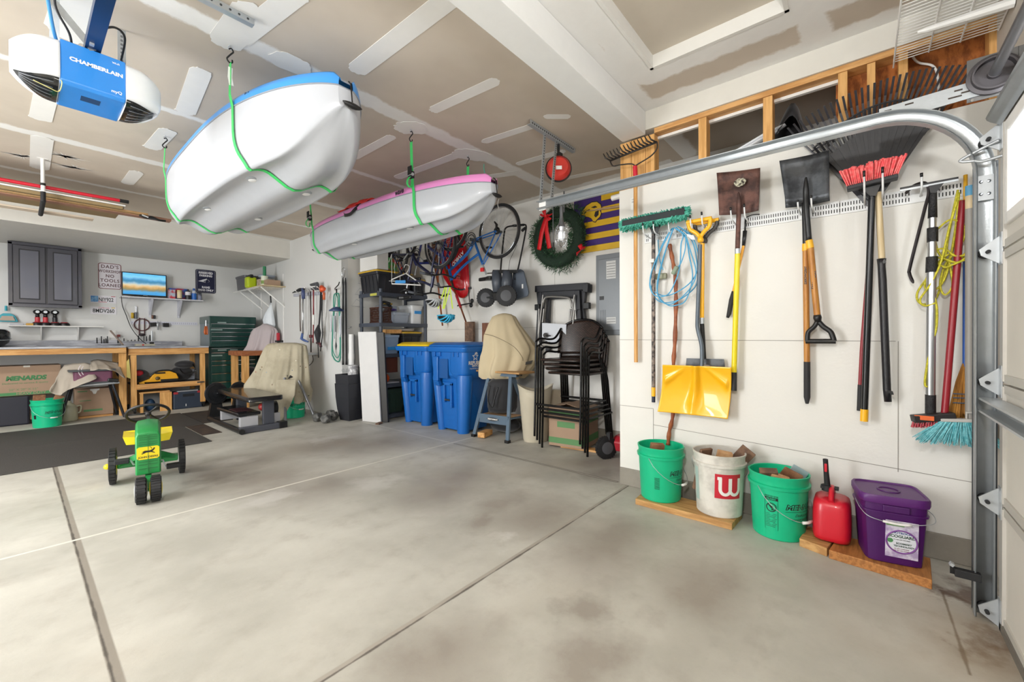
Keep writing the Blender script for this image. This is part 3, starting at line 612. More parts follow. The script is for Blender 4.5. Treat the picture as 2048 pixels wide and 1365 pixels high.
L, R_ = W(1880, 840, .12), W(1962, 842, .12); B().beam(L, R_, .04, .016).done('brush_block', C('#b0ada8', .5), t, bevel=.004)
B().tube([W(1933, 824, .12), W(1933, 838, .12)], .004, 6).tube([W(1948, 824, .12), W(1948, 838, .12)], .004, 6).tube([W(1931, 826, .12), W(1950, 826, .12)], .005, 6).done('bracket', C('#b0ada8', .5), t)
bb = B(); rnd = random.Random(6)
for k in range(420):
    s_ = rnd.random(); p = lerp(L, R_, s_)+V((rnd.uniform(-.016, .016), 0, -.006)); d = V((rnd.uniform(-.05, .02), (.5-s_)*.12+.03*(1-s_)+rnd.uniform(-.012, .012), -rnd.uniform(.085, .115))); bb.tube([p, p+d*.6, p+d+V((-.01, 0, .0))], [.0022, .002, .0013], 4)
bb.done('bristles', mat('light_teal_bristle', '#58aab3', .6, col2='#86c9cf', sc=60), t)['kind'] = 'stuff'
t = B().tube([W(1931, 350, .05), W(1931, 420, .05)], .008, 8).done('yellow_stake', C('#dca62a', .5), smooth=True); tag(t, 'short yellow stake with dark tip hanging beside the rope', 'stake')
# ================================================================ garage door, tracks, shaft
DY = -.425
GALV = mat('galvanised_track', '#b4b9bc', .32, .45, nz=.12, sc=25, bump=.05); DOORW = C('#d5d0c6', .5); FRAMEW = C('#eceae6', .45)
dr = bpy.data.objects.new('door_1', None); COL.objects.link(dr); dr['_o'] = (0, 0, 0); st(dr)
GL = bpy.data.materials.new('window_glass'); GL.use_nodes = True; gt = NT(GL); gt.n.remove(gt.n['Principled BSDF'])
tr_ = gt.new('ShaderNodeBsdfTransparent', {0: (.96, .98, 1, 1)}); gs = gt.new('ShaderNodeBsdfGlossy', {'Roughness': .02}); fr = gt.new('ShaderNodeFresnel', {0: 1.35})
gt.l.new(gt.new('ShaderNodeMixShader', {0: fr.outputs[0], 1: tr_.outputs[0], 2: gs.outputs[0]}).outputs[0], gt.n['Material Output'].inputs[0])
zs = [.02, .49, .965, 1.485, 2.10]; DXL = -2.46
wins = []; x = 2.375
while x-.50 > DXL: wins.append((x-.50, x)); x -= .62
for i in range(4):
    b = B(); z0, z1 = zs[i]+.004, zs[i+1]-.004
    if i < 3: b.bx(DXL, 2.46, DY-.04, DY, z0, z1)
    else:
        b.bx(DXL, 2.46, DY-.04, DY, z0, 1.60).bx(DXL, 2.46, DY-.04, DY, 1.93, z1); xs = [DXL]+[w for q in wins[::-1] for w in q]+[2.46]
        for k in range(0, len(xs), 2): b.bx(xs[k], xs[k+1], DY-.04, DY, 1.60, 1.93)
    p = b.done('door_section', DOORW, dr)
    b = B().bx(DXL, 2.46, DY, DY+.006, z1-.032, z1).bx(DXL, 2.46, DY, DY+.006, z0, z0+.032); b.done('section_rail', C('#bdb9b0', .5), p)
for x0, x1 in wins:
    b = B()
    for a in ((x0-.03, x0+.012, 1.57, 1.96), (x1-.012, x1+.03, 1.57, 1.96), (x0, x1, 1.57, 1.615), (x0, x1, 1.915, 1.96)): b.bx(a[0], a[1], DY-.045, DY+.014, a[2], a[3])
    w = b.done('window_frame', FRAMEW, dr, bevel=.005); B().bx(x0, x1, DY-.03, DY-.026, 1.6, 1.93).done('pane', GL, w)
b = B()
for i in range(4): b.bx(2.44, 2.485, DY+.0, DY+.010, zs[i]+.01, zs[i+1]-.01)
b.done('end_stile', C('#c3bfb8', .4, .2), dr)
B().ext([(0, 0), (.055, 0), (.055, .008), (.008, .008), (.008, .05), (.055, .05), (.055, .058), (0, .058)], (DXL, DY+.008, .845), (0, 1, 0), (0, 0, 1), (2.515-DXL, 0, 0)).done('strut', GALV, dr)
b = B(); b.grid(lambda s_, t_: (DXL+(2.47-DXL)*s_, DY+.010+.040*math.sin(PI*t_), 1.975+.07*t_), 2, 9).done('top_strut', GALV, dr, smooth=True, solid=.003)
B().bx(DXL, 2.47, DY-.02, DY+.012, .0, .03).done('bottom_seal', C('#6f6a62', .6), dr)
for z in (.05, .49, .965, 1.485, 1.93):
    b = B().ext([(0, -.05), (0, .06), (.018, .045), (.055, .012), (.05, -.012), (.02, -.035)], (2.488, DY+.010, z), (0, 1, 0), (0, 0, 1), (.006, 0, 0)).bx(2.45, 2.494, DY+.008, DY+.012, z-.055, z+.07)
    h = b.done('roller_bracket', STEEL, dr); B().cyl((2.47, DY+.042, z), (2.53, DY+.042, z), .007, n=10).cyl((2.515, DY+.042, z), (2.528, DY+.042, z), .022, n=18).done('roller', BLACKM, h)
    b = B(); [b.ball((2.496, DY+.022, z+q), .006, 8, 6) for q in (-.02, .035)]; b.done('bolts', CHROME, h)
# vertical + curved + horizontal track
t = thing('door_track', (2.53, DY+.045, 0), 'galvanised garage door track, upright beside the door then curving overhead', 'door track')
R = .33; yv = DY+.045; path = [V((2.52, yv, .01)), V((2.52, yv, 1.80))]; zt = 1.80+R
for i in range(1, 15):
    a = PI/2*i/14; path.append(V((2.52, yv+R-R*math.cos(a), 1.80+R*math.sin(a))))
path.append(V((2.52, 1.86, zt+.012)))
sec = [(.020, -.027), (.0, -.027), (-.0, .027), (.020, .027), (.030, .020)]
sec = [(-.018, -.022), (-.022, -.027), (.018, -.027), (.022, -.022), (.022, .022), (.018, .027), (-.022, .027), (-.018, .022)]
b = B(); rg = []
for i, p in enumerate(path):
    d = (path[min(i+1, len(path)-1)]-path[max(i-1, 0)]).normalized(); n_ = d.cross(V((1, 0, 0)))
    rg.append([b.v(p+V((1, 0, 0))*x_+n_*y_) for x_, y_ in sec])
for i in range(len(rg)-1):
    for j in range(len(sec)-1): b.f(rg[i][j], rg[i][j+1], rg[i+1][j+1], rg[i+1][j])
b.done('track_channel', GALV, t, solid=.0022, smooth='auto')
B().bx(2.544, 2.58, yv-.04, yv-.035, .02, 1.86).bx(2.546, 2.549, yv-.035, yv+.03, .02, 1.86).done('mounting_angle', DKSTEEL, t)
B().bx(2.5185, 2.5405, yv-.024, yv+.024, 1.70, 1.80).done('splice_plate', STEEL, t); b = B(); [b.ball((2.520, yv+q, z), .007, 8, 6) for q in (-.011, .011) for z in (1.725, 1.775)]; b.done('bolts', CHROME, t)
y0, y1 = -.06, DY; B().hexa([(2.555, y0, 2.125), (2.558, y0, 2.125), (2.558, y1, 2.145), (2.555, y1, 2.145), (2.555, y0, 2.195), (2.558, y0, 2.195), (2.558, y1, 2.21), (2.555, y1, 2.21)]).done('horizontal_angle', GALV, t)
b = B()
for y_, z_, w_ in ((-.09, 2.178, .012), (-.16, 2.183, .014), (-.12, 2.150, .03), (-.30, 2.16, .02), (-.33, 2.17, .012), (-.31, 2.185, .012)): b.bx(2.5535, 2.555, y_-w_, y_+w_, z_-.003, z_+.003)
b.done('slots', C('#3b3129', .8), t)
B().tube(spl([(2.50, yv+.03, 1.86), (2.515, yv+.07, 1.875), (2.50, yv+.02, 1.90), (2.47, yv-.03, 1.915)]), .006, 6).tube(spl([(2.50, yv+.03, 1.86), (2.49, yv+.01, 1.85), (2.46, yv-.04, 1.85)]), .006, 6).done('top_roller_arm', STEEL, t, smooth=True)
for k, xx in enumerate((2.784, 2.95)):
    B().beam((xx, 1.98, 2.835), (2.535+.01*k, 1.845-.09*k, zt+.035), .034, .003, up=(0, 1, 0)).done('hanger_strap', GALV, t)
b = B()
for k, xx in enumerate((2.784, 2.95)):
    for j in range(26):
        c_ = lerp(V((xx, 1.978, 2.835)), V((2.535+.01*k, 1.843-.09*k, zt+.035)), (j+.5)/26); b.box(c_+V((0, -.002, 0)), (.007, .003, .008))
b.done('strap_holes', C('#4e5052', .7), t)['kind'] = 'stuff'
B().ext([(0, 0), (.034, 0), (.034, .003), (.003, .003), (.003, .034), (0, .034)], (2.57, 1.965, 2.814), (0, 1, 0), (0, 0, 1), (.66, 0, 0)).done('ceiling_angle', GALV, t)
b = B(); [b.bx(2.59+j*.027, 2.602+j*.027, 1.9635, 1.965, 2.822, 2.834) for j in range(23)]; b.done('angle_holes', C('#3f4143', .7), t)['kind'] = 'stuff'
B().bx(2.535, 2.545, 1.80, 1.86, zt-.02, zt+.05).done('end_bracket', WHITE, t)
# torsion shaft
t = thing('torsion_shaft', (2.56, DY, 2.21), 'steel torsion shaft with dark cable drum and bearing plate above the door', 'torsion shaft')
B().bx(2.562, 2.566, -.475, -.335, 2.125, 2.30).bx(2.562, 2.62, -.499, -.474, 2.125, 2.30).done('bearing_plate', mat('grey_plate', '#6d6c6b', .5, .4), t)
B().lathe([(.001, 0), (.068, 0), (.078, .006), (.078, .016), (.066, .020), (.064, .035), (.058, .035), (.056, .012), (.02, .012), (.02, .03), (.001, .03)], (2.561, -.408, 2.21), 40, axis=(-1, 0, 0)).done('cable_drum', mat('cast_drum', '#555255', .5, .5), t, smooth='auto')
B().cyl((2.56, -.408, 2.21), (XL+.3, -.408, 2.21), .017, n=14).done('shaft', mat('dull_shaft', '#77777a', .45, .6), t, smooth='auto')
for z in (2.13,): B().cyl((2.561, -.35, z), (2.556, -.35, z), .006, n=6).done('bolt', CHROME, t)
# photo eye
p = P(1935, 1150, X=2.5); t = thing('safety_sensor', p, 'small black safety sensor bracket low on the door track', 'sensor')
B().box(p+V((0, .0, 0)), (.03, .075, .032)).done('sensor_body', BLACKM, t, bevel=.003); B().bx(2.50, 2.503, yv+.02, p.y+.05, p.z-.012, p.z+.02).done('bracket', BLACK, t)
B().box(p+V((0, .045, .028)), (.025, .012, .012), MX.Rotation(.5, 3, 'X')).done('wing_nut', STEEL, t)
# white wire shelf above the door
t = thing('wire_shelf', (2.4, -.13, 2.6), 'white wire shelf over the garage door, seen from below', 'wire shelf')
WR = C('#f0efec', .4); X0, X1 = 0.2, 3.0
b = B(); [b.tube([(X1-.0255*k, YF+.002, 2.605), (X1-.0255*k, -.13, 2.605), (X1-.0255*k, -.128, 2.578)], .0022, 5) for k in range(100)]; b.done('deck_wires', WR, t)['kind'] = 'stuff'
b = B(); [b.tube([(X0, y_, z_), (X1, y_, z_)], .0036, 6) for y_, z_ in ((-.129, 2.606), (-.127, 2.576), (-.26, 2.600), (-.37, 2.600), (YF+.006, 2.6))]; b.done('rails', WR, t)
xx = P(1860, 57, Z=2.585).x; B().tube([(xx, -.20, 2.588), (xx, -.23, 2.585), (xx, YF+.003, 2.575)], [.006, .012, .022], 8).done('support_brace', WR, t)
t = tag(B().box((2.42, -.36, 2.72), (.28, .22, .22)).done('green_tote', C('#1d4a3e', .5), bevel=.02), 'dark green tote on the wire shelf over the garage door', 'tote')
t = thing('storage_box', (2.05, -.35, 2.61), 'pale box with yellow label on the wire shelf over the garage door', 'box'); B().bx(1.9, 2.2, -.48, -.22, 2.612, 2.74).done('box_body', C('#cfc7ba', .7), t); B().bx(1.95, 2.1, -.219, -.2185, 2.65, 2.70).done('yellow_label', C('#b9ab5a', .6), t)
B().bx(XL, 2.5, YF, YF+.003, 2.30, 2.60).done('board', C('#c9bfae', .8), bpy.data.objects['wall_front'])
# ================================================================ loft things behind the studs
LZ = 2.241
t = thing('paddle', (3.6, 1.0, LZ), 'long white paddles lying across the loft above the tool wall', 'paddle')
for k in range(2):
    a, c = V((3.30, .95-.05*k, 2.33+.05*k)), V((3.22, .42-.04*k, 2.50+.03*k)); B().tube([a, lerp(a, c, .35), lerp(a, c, .8), c], [.016, .05, .05, .02], 10, flat=.25).done('paddle_blade', C('#d8dbe0', .35), t, smooth=True)
def cloth(name, pts, m, label, cat, seed=1, amp=.03, thick=.004, nu=22, nv=22, par=None):
    "bilinear patch of four corners with folds"
    a, b_, c, d = [V(q) for q in pts]; r = random.Random(seed); ph = [r.uniform(0, 6) for _ in range(6)]
    nn = (b_-a).cross(d-a).normalized()
    def fn(s_, t_):
        p = lerp(lerp(a, b_, s_), lerp(d, c, s_), t_); w = math.sin(s_*11+ph[0]+t_*2)*.5+math.sin(s_*19+t_*5+ph[1])*.3+NZ.noise(p*4)*1.2
        return p+nn*amp*w
    o = B().grid(fn, nu, nv).done(name, m, par, smooth=True, solid=thick)
    return tag(o, label, cat) if par is None else o
BC = mat('black_fabric', '#1b1b1f', .7, nz=.3, sc=10, sheen=.3)
b = B(); r_ = random.Random(2)
b.grid(lambda s_, t_: V((3.20+.5*t_, .72-.9*s_+.3*s_, LZ+.02+(.16+.34*math.exp(-((s_-.62)/.13)**2))*math.sin(PI*min(1, t_+.25))*math.sin(PI*min(1, s_*1.05))+.02*math.sin(s_*30))), 34, 14).done('black_tarp', BC, smooth=True, solid=.004)
tag(bpy.data.objects['black_tarp'], 'crumpled black tarp piled in the loft over the tool wall', 'tarp')
t = thing('wrapping_roll', (3.3, 1.0, LZ), 'red and white roll lying in the loft near the post', 'roll'); B().cyl((3.22, 1.28, 2.27), (3.35, .75, 2.30), .022, n=14).done('red_roll', C('#b8202c', .5), t, smooth='auto'); B().cyl((3.234, 1.22, 2.2735), (3.247, 1.17, 2.276), .023, n=14).done('white_band', WHITE, t, smooth='auto')
tag(B().ball((3.38, .98, 2.31), (.06, .09, .045), 16, 10).done('blue_pouch', C('#1f6b9c', .6), smooth=True), 'blue pouch beside the red roll in the loft', 'pouch')
tag(B().tube(spl([(3.25, .93, 2.285), (3.22, .86, 2.31), (3.25, .80, 2.30), (3.28, .86, 2.29)]), .012, 8).done('curved_tube', WHITE, smooth=True), 'white curved handle in front of the blue pouch in the loft', 'handle')
B().tube(spl([(XT+.10, -.16, 2.85), (XT+.095, -.22, 2.65), (XT+.09, -.30, 2.56), (XT+.09, -.31, 2.3), (XT+.09, -.31, 2.28)]), .006, 6).done('house_wiring', WHITE, bpy.data.objects['wall_right'], smooth=True)
# ================================================================ buckets and floor things by the tool wall
def cylmap(c, r0, r1, z0, z1, ac, e=.0012):
    def f(x, y):
        r = r0+(r1-r0)*(y-z0)/(z1-z0)+e; a = ac+x/r; return V((c[0]+r*math.cos(a), c[1]+r*math.sin(a), y))
    return f
def patchcyl(f, x0, x1, y0, y1, name, m, par, n=12):
    return B().grid(lambda s_, t_: f(x0+(x1-x0)*s_, y0+(y1-y0)*t_), n, 2).done(name, m, par, smooth=True, fix=False)
def bucket(c, z0, col, label, bail=None, rt=.150, rb_=.131, h=.365, name='bucket', group=None, wall='#ffffff'):
    t = thing(name, (c[0], c[1], z0), label, 'bucket', group); g = h-.075
    m = C(col, .35) if isinstance(col, str) else col
    r = lambda z: rb_+(rt-rb_)*z/h
    prof = [(.001, 0), (rb_-.006, 0), (rb_, .006), (r(g), g), (r(g)+.010, g+.001), (r(g)+.012, g+.018), (r(g+.02)+.001, g+.020), (r(g+.05), g+.05), (rt+.004, h-.012), (rt+.005, h-.002), (rt, h), (rt-.004, h-.004), (r(.02)-.004, .012), (.001, .010)]
    B().lathe(prof, (c[0], c[1], z0), 48).done('bucket_body', m, t, smooth='auto')
    if bail is not None:
        a0 = bail; pts = []
        for i in range(17):
            a = a0+PI*i/16; q = math.sin(PI*i/16); rr = rt+.012+.012*q; pts.append((c[0]+rr*math.cos(a), c[1]+rr*math.sin(a), z0+g+.008-.17*q**.8))
        B().tube(pts, .0018, 6).done('wire_bail', STEEL, t, smooth=True); B().tube(pts[7:10], .008, 10).done('grip', WHITE, t, smooth=True)
    return t
GRN = C('#0fb583', .35)
def camang(c): return math.atan2(-c[1], -c[0])
def menards(t, c, z0, ang, h=.365, rb_=.131, rt=.150, warn=False):
    a = ang; o = (c[0]+rb_*math.cos(a), c[1]+rb_*math.sin(a)); cy = ((c[0], c[1]), rb_, rt, z0, z0+h); tx = (-math.sin(a), math.cos(a), 0)
    text('MENARDS', .042, (*o, z0+.200), tx, (0, 0, 1), BLACK, t, bold=.0022, cyl=cy, shear=.2, wx=1.15); text('MENARDS', .040, (*o, z0+.200), tx, (0, 0, 1), C('#2fc795', .4), t, bold=-.0006, cyl=cy, shear=.2, wx=1.2, back=.0008)
    patchcyl(cylmap((c[0], c[1]), rb_, rt, z0, z0+h, a), -.11, .11, z0+.174, z0+.176, 'underline', BLACK, t)
    text('Dedicated to', .022, (*o, z0+.155), tx, (0, 0, 1), BLACK, t, cyl=cy, shear=.35); text('service and quality', .020, (*o, z0+.132), tx, (0, 0, 1), BLACK, t, cyl=cy, shear=.35)
c = (2.885, 1.075); t = bucket(c, .04, '#0fb583', 'green bucket on the near pine board, leftmost of the tool wall buckets, holding one wood block', camang(c)-RAD(28)); t['label'] = 'leftmost green bucket on the long pine board, holding one upright wood block'
a = camang(c); menards(t, c, .04, a+RAD(68)); f = cylmap(c, .131, .150, .04, .405, a)
for k in range(9): patchcyl(f, -.040, -.006, .205-.009*k, .2085-.009*k, 'barcode_bar', BLACK, t, 4)
WB = wood('sawn_block', '#9c6f50', '#7f5539', .7, st=(3, 3, 3)); WBL = wood('pale_block', '#c9a074', '#b1845a', .7, st=(3, 3, 3)); WDK = wood('weathered_board', '#7d5f4a', '#5c4536', .7, st=(3, 3, 3))
def block(c, sz, rot, m, label, cat='wood offcut', name='wood_offcut'):
    R3 = (MX.Rotation(RAD(rot[2]), 3, 'Z') @ MX.Rotation(RAD(rot[1]), 3, 'Y') @ MX.Rotation(RAD(rot[0]), 3, 'X'))
    return tag(B().box(c, sz, R3).done(name, m, bevel=.003), label, cat)
block((2.86, 1.11, .235), (.038, .089, .37), (4, -10, 40), WB, 'reddish wood block standing in the leftmost green bucket')
c = (2.885, .70); WBK = mat('scuffed_white_plastic', '#d8d4cb', .5, col2='#bdb9b1', sc=7); t = bucket(c, .04, WBK, 'scuffed white bucket with red W logo on the pine board', camang(c)+RAD(85), h=.385)
a = camang(c)+RAD(22); f = cylmap(c, .131, .150, .04, .425, a); patchcyl(f, -.078, .078, .165, .315, 'red_logo_panel', C('#c02334', .4), t)
def strokes(f, paths, w, m, par, name='lettering'):
    b = B()
    for pth in paths:
        n = len(pth)
        L = []
        for i in range(n):
            a_, c_ = pth[max(i-1, 0)], pth[min(i+1, n-1)]; dx, dy = c_[0]-a_[0], c_[1]-a_[1]; l = math.hypot(dx, dy) or 1; nx, ny = -dy/l*w/2, dx/l*w/2; x_, y_ = pth[i]; L.append((b.v(f(x_+nx, y_+ny)), b.v(f(x_-nx, y_-ny))))
        for i in range(n-1): b.f(L[i][0], L[i+1][0], L[i+1][1], L[i][1])
    return b.done(name, m, par, fix=False)
f2 = cylmap(c, .131, .150, .04, .425, a, .0022); u = lambda x0: [(x0, .292), (x0, .225)]+[(x0+.029-.029*math.cos(q*PI/10), .225-.034*math.sin(q*PI/10)) for q in range(1, 10)]+[(x0+.058, .225), (x0+.058, .292)]
strokes(f2, [u(-.048), u(.008)[:], [(-.064, .289), (-.04, .289)]], .019, WHITE, t, 'white_w')
patchcyl(cylmap(c, .131, .150, .04, .425, camang(c)-RAD(62)), -.02, .02, .12, .33, 'side_sticker', C('#a9bcb6', .5), t)
block((2.85, .79, .30), (.02, .09, .28), (0, -14, 60), WDK, 'dark angled board piece at the left in the white bucket'); block((2.87, .69, .285), (.038, .085, .30), (10, -10, 25), WBL, 'pale block in the middle of the white bucket')
block((2.93, .63, .325), (.035, .09, .30), (38, 6, 10), WDK, 'long brown board leaning out at the right of the white bucket')
c = (2.875, .375); t = bucket(c, 0, '#0fb583', 'larger-looking green bucket', camang(c)-RAD(38)); t['label'] = 'green bucket standing on the concrete between white bucket and red fuel can, full of offcuts'
a = camang(c); menards(t, c, 0, a+RAD(58)); f = cylmap(c, .131, .150, 0, .365, a-RAD(3)); f3 = cylmap(c, .131, .150, 0, .365, a-RAD(3), .002)
patchcyl(f, -.06, .005, .228, .255, 'warning_band', BLACK, t); a_ = a-RAD(3)-.0275/.14; o = (c[0]+.14*math.cos(a_), c[1]+.14*math.sin(a_)); tx = (-math.sin(a_), math.cos(a_), 0); cy = (c, .131, .150, 0, .365)
text('WARNING', .014, (*o, .248), tx, (0, 0, 1), GRN, t, cyl=cy, bold=.0005, back=.001); text('PELIGRO', .012, (*o, .235), tx, (0, 0, 1), GRN, t, cyl=cy, bold=.0004, back=.001)
strokes(f3, [[(-.06, .255), (-.06, .06), (.005, .06), (.005, .255)]], .0015, BLACK, t, 'warning_border')
strokes(f3, [[(-.0275+.024*math.cos(q*PI/9), .188+.024*math.sin(q*PI/9)) for q in range(19)], [(-.045, .205), (-.01, .170)]], .0045, BLACK, t, 'warning_sign'); strokes(f3, [[(-.035, .200), (-.03, .19), (-.022, .182), (-.024, .172)], [(-.03, .19), (-.018, .193)]], .006, BLACK, t, 'warning_figure')
for k in range(9): strokes(f3, [[(-.055, .150-.009*k), (.0-.004*(k % 3), .150-.009*k)]], .003, C('#1b5b48', .5), t, 'warning_lines')
block((2.83, .42, .275), (.038, .09, .26), (-5, -30, 20), WDK, 'weathered chamfered board end in the right green bucket'); block((2.80, .44, .27), (.038, .04, .22), (8, -8, 30), WBL, 'small square pine stick in the right green bucket')
block((2.80, .385, .255), (.038, .09, .23), (15, -12, 10), WBL, 'orange pine block in the right green bucket'); block((2.86, .36, .27), (.02, .10, .26), (28, -14, 15), WB, 'brown plank leaning right in the right green bucket')
block((2.91, .335, .275), (.004, .09, .27), (30, -10, 15), C('#9fb3b8', .4), 'bluish metal strip in the right green bucket', 'metal strip', 'metal_strip')
def board(pts, z1, m, label, z0=0):
    return tag(B().hexa([(x, y, z0) for x, y in pts]+[(x, y, z1) for x, y in pts]).done('pine_board', m, bevel=.003), label, 'board', 'boards under the buckets')
PB = wood('floor_pine', '#c79b62', '#a97c48', .65, st=(14, 1.5, 10), sc=3)
board([(2.735, 1.195), (2.728, .59), (2.95, .58), (2.97, 1.21)], .04, PB, 'long pine board under the leftmost green and white buckets')
board([(2.755, .262), (2.712, .138), (2.95, .10), (2.965, .24)], .045, PB, 'short worn pine board partly under the red fuel can'); board([(2.700, .130), (2.66, -.245), (2.92, -.262), (2.945, .095)], .045, wood('striped_pine', '#b5793f', '#96602e', .6, st=(3, 30, 30), sc=2), 'striped pine board under the purple tub')
# fuel can
t = thing('fuel_can', (2.86, .13, .045), 'red plastic fuel can with upright black spout', 'fuel can'); RED = C('#c9152b', .35, coat=.2)
b = B(); cx, cy_ = 2.875, .125; w, d, h = .085, .105, .235; z0 = .046
rows = [(0, .94), (.02, 1), (.12, 1.0), (.20, .98), (.232, .86)]; vv = []
for z, s_ in rows:
    n = 24; ring = []
    for i in range(n):
        a = 2*PI*i/n; x_, y_ = math.cos(a), math.sin(a); k = (abs(x_)**5+abs(y_)**5)**(-.2); ring.append(b.v((cx+d*s_*x_*k+.012*(z/.23), cy_+w*s_*y_*k, z0+z)))
    vv.append(ring)
for i in range(len(vv)-1):
    for j in range(24): b.f(vv[i][j], vv[i][(j+1) % 24], vv[i+1][(j+1) % 24], vv[i+1][j])
b.f(*vv[0][::-1]); b.f(*vv[-1]); b.done('can_body', RED, t, smooth=True, sub=1)
B().tube(spl([(cx-.085, cy_, z0+.222), (cx-.04, cy_, z0+.262), (cx+.01, cy_, z0+.275), (cx+.05, cy_, z0+.255), (cx+.09, cy_, z0+.225)]), .013, 10).hexa([(cx-.07, cy_-.01, z0+.21), (cx+.08, cy_-.01, z0+.21), (cx+.08, cy_+.01, z0+.21), (cx-.07, cy_+.01, z0+.21), (cx-.03, cy_-.007, z0+.27), (cx+.04, cy_-.007, z0+.27), (cx+.04, cy_+.007, z0+.27), (cx-.03, cy_+.007, z0+.27)]).done('handle', RED, t, smooth='auto')
B().cyl((cx+.0, cy_+.02, z0+.255), (cx+.0, cy_+.02, z0+.285), .026, n=18).tube([(cx, cy_+.02, z0+.28), (cx-.01, cy_+.025, z0+.36), (cx-.015, cy_+.028, z0+.43)], [.014, .012, .012], 12).bx(cx-.02, cx+.02, cy_-.03, cy_+.05, z0+.268, z0+.280).done('spout', BLACKM, t, smooth='auto')
B().box((cx-.024, cy_+.026, z0+.385), (.006, .012, .045)).done('red_trigger', RED, t, bevel=.002)
# purple tub
PUR = C('#451058', .4); fl, fr_ = V((2.700, -.018, .046)), V((2.740, -.232, .046)); ex = (fr_-fl).normalized(); ey = V((-ex.y, ex.x, 0)); w0 = (fr_-fl).length
if ey.x < 0: ey = -ey
t = thing('ice_melt_tub', fl+ex*w0/2+ey*.11, 'square purple ice melt tub with lid and lavender label on the striped board', 'tub')
cen = fl+ex*w0/2+ey*.115
def rr(b, cen, hw, hd, z, k=7, n=40):
    out = []
    for i in range(n):
        a = 2*PI*i/n; x_, y_ = math.cos(a), math.sin(a); q = (abs(x_)**k+abs(y_)**k)**(-1/k); out.append(b.v(cen+ex*hw*x_*q+ey*hd*y_*q+V((0, 0, z))))
    return out
def loft(b, rings, cap=True):
    for i in range(len(rings)-1):
        n = len(rings[i])
        for j in range(n): b.f(rings[i][j], rings[i][(j+1) % n], rings[i+1][(j+1) % n], rings[i+1][j])
    if cap: b.f(*rings[0][::-1]); b.f(*rings[-1])
b = B(); loft(b, [rr(b, cen, hw, hw, z) for hw, z in ((.104, 0), (.108, .004), (.122, .245), (.129, .246), (.129, .254), (.123, .256), (.125, .31))]); b.done('tub_body', PUR, t, smooth='auto')
b = B(); loft(b, [rr(b, cen, hw, hw, z) for hw, z in ((.131, .292), (.134, .300), (.134, .325), (.130, .332), (.122, .332), (.119, .326))]); lid = b.done('lid', C('#57206a', .42), t, smooth='auto')
B().lathe([(.045, .3265), (.045, .330), (.040, .331), (.038, .3275)], cen, 32).done('lid_ring', C('#57206a', .42), lid, smooth=True)
up = V((0, .0, 1)); sl_ = V((-ey.x, -ey.y, 0))*(.014/.24)+up; sl_.normalize()
fo = cen-ey*.1065+up*.002
B().box(fo+ex*.0-ey*.020+up*.270, (.010, .10, .032), MX.Rotation(math.atan2(ex.y, ex.x)-PI/2, 3, 'Z')).done('carry_lip', PUR, t, bevel=.004)
def lab(x, z): return fo+ex*x-ey*(.0035+.0583*z)+up*z
lb = B(); lb.f(*[lb.v(lab(x, z)) for x, z in ((-.038, .035), (.082, .035), (.082, .215), (-.038, .215))]); lb.done('label', mat('lavender_label', '#d8d3df', .5, col2='#a794b8', sc=22), t)
nn = -ey
def ltx(s_, size, x, z, m, bold=.0006, shear=0): return text(s_, size, lab(x, z)-ey*.001, ex, sl_, m, t, bold=bold, shear=shear)
b = B(); b.f(*[b.v(lab(x, z)-ey*.0008) for x, z in ((-.036, .190), (.030, .190), (.038, .207), (-.036, .207))]); b.done('green_flag', C('#5f9a4b', .5), t); ltx('SAFER FORMULA', .009, .0, .199, WHITE, .0003)
DG = C('#3c5247', .5)
b = B(); pts = [lab(.022+.056*math.cos(a), .115+.055*math.sin(a))-ey*.0012 for a in [2*PI*i/48 for i in range(48)]]; b.tube(pts, .0035, 6, closed=True); b.done('swirl', C('#7d4a92', .5), t)
b = B(); b.f(*[b.v(lab(.022+.052*math.cos(a), .115+.051*math.sin(a))-ey*.001) for a in [2*PI*i/48 for i in range(48)]]); b.done('label_oval', C('#d9dbe2', .5), t)
ltx('HOTROCK', .014, .022, .157, C('#4a5a8a', .5)); ltx('ECOGUARD', .0185, .022, .140, DG, .0008); ltx('ice melt with rock shield', .006, .022, .125, BLACK, .0002); ltx('ECOSMART', .011, .030, .106, DG, .0005); ltx('TECHNOLOGY', .011, .030, .093, DG, .0005); ltx('4X LESS CORROSIVE', .006, .022, .080, C('#7d3f4e', .5), .0002); ltx('AND 22% LESS HARMFUL', .006, .022, .071, C('#7d3f4e', .5), .0002)
b = B(); o_ = lab(-.020, .117)-ey*.0016; b.f(*[b.v(o_+ex*.011*math.cos(a)+up*.011*math.sin(a)) for a in [2*PI*i/20 for i in range(20)]]); b.done('seal', C('#4d8a55', .5), t)
pts = spl([cen-ex*.132+up*.262, cen-ex*.128-ey*.10+up*.245, cen-ex*.10-ey*.145+up*.225, cen-ex*.02-ey*.150+up*.212, cen+ex*.05-ey*.150+up*.216, cen+ex*.13-ey*.135+up*.235, cen+ex*.15-ey*.06+up*.25, cen+ex*.132+up*.262], 5)
B().tube(pts, .0018, 6).done('wire_bail', STEEL, t, smooth=True); B().tube(pts[13:21], .006, 8).done('grip', WHITE, t, smooth=True)
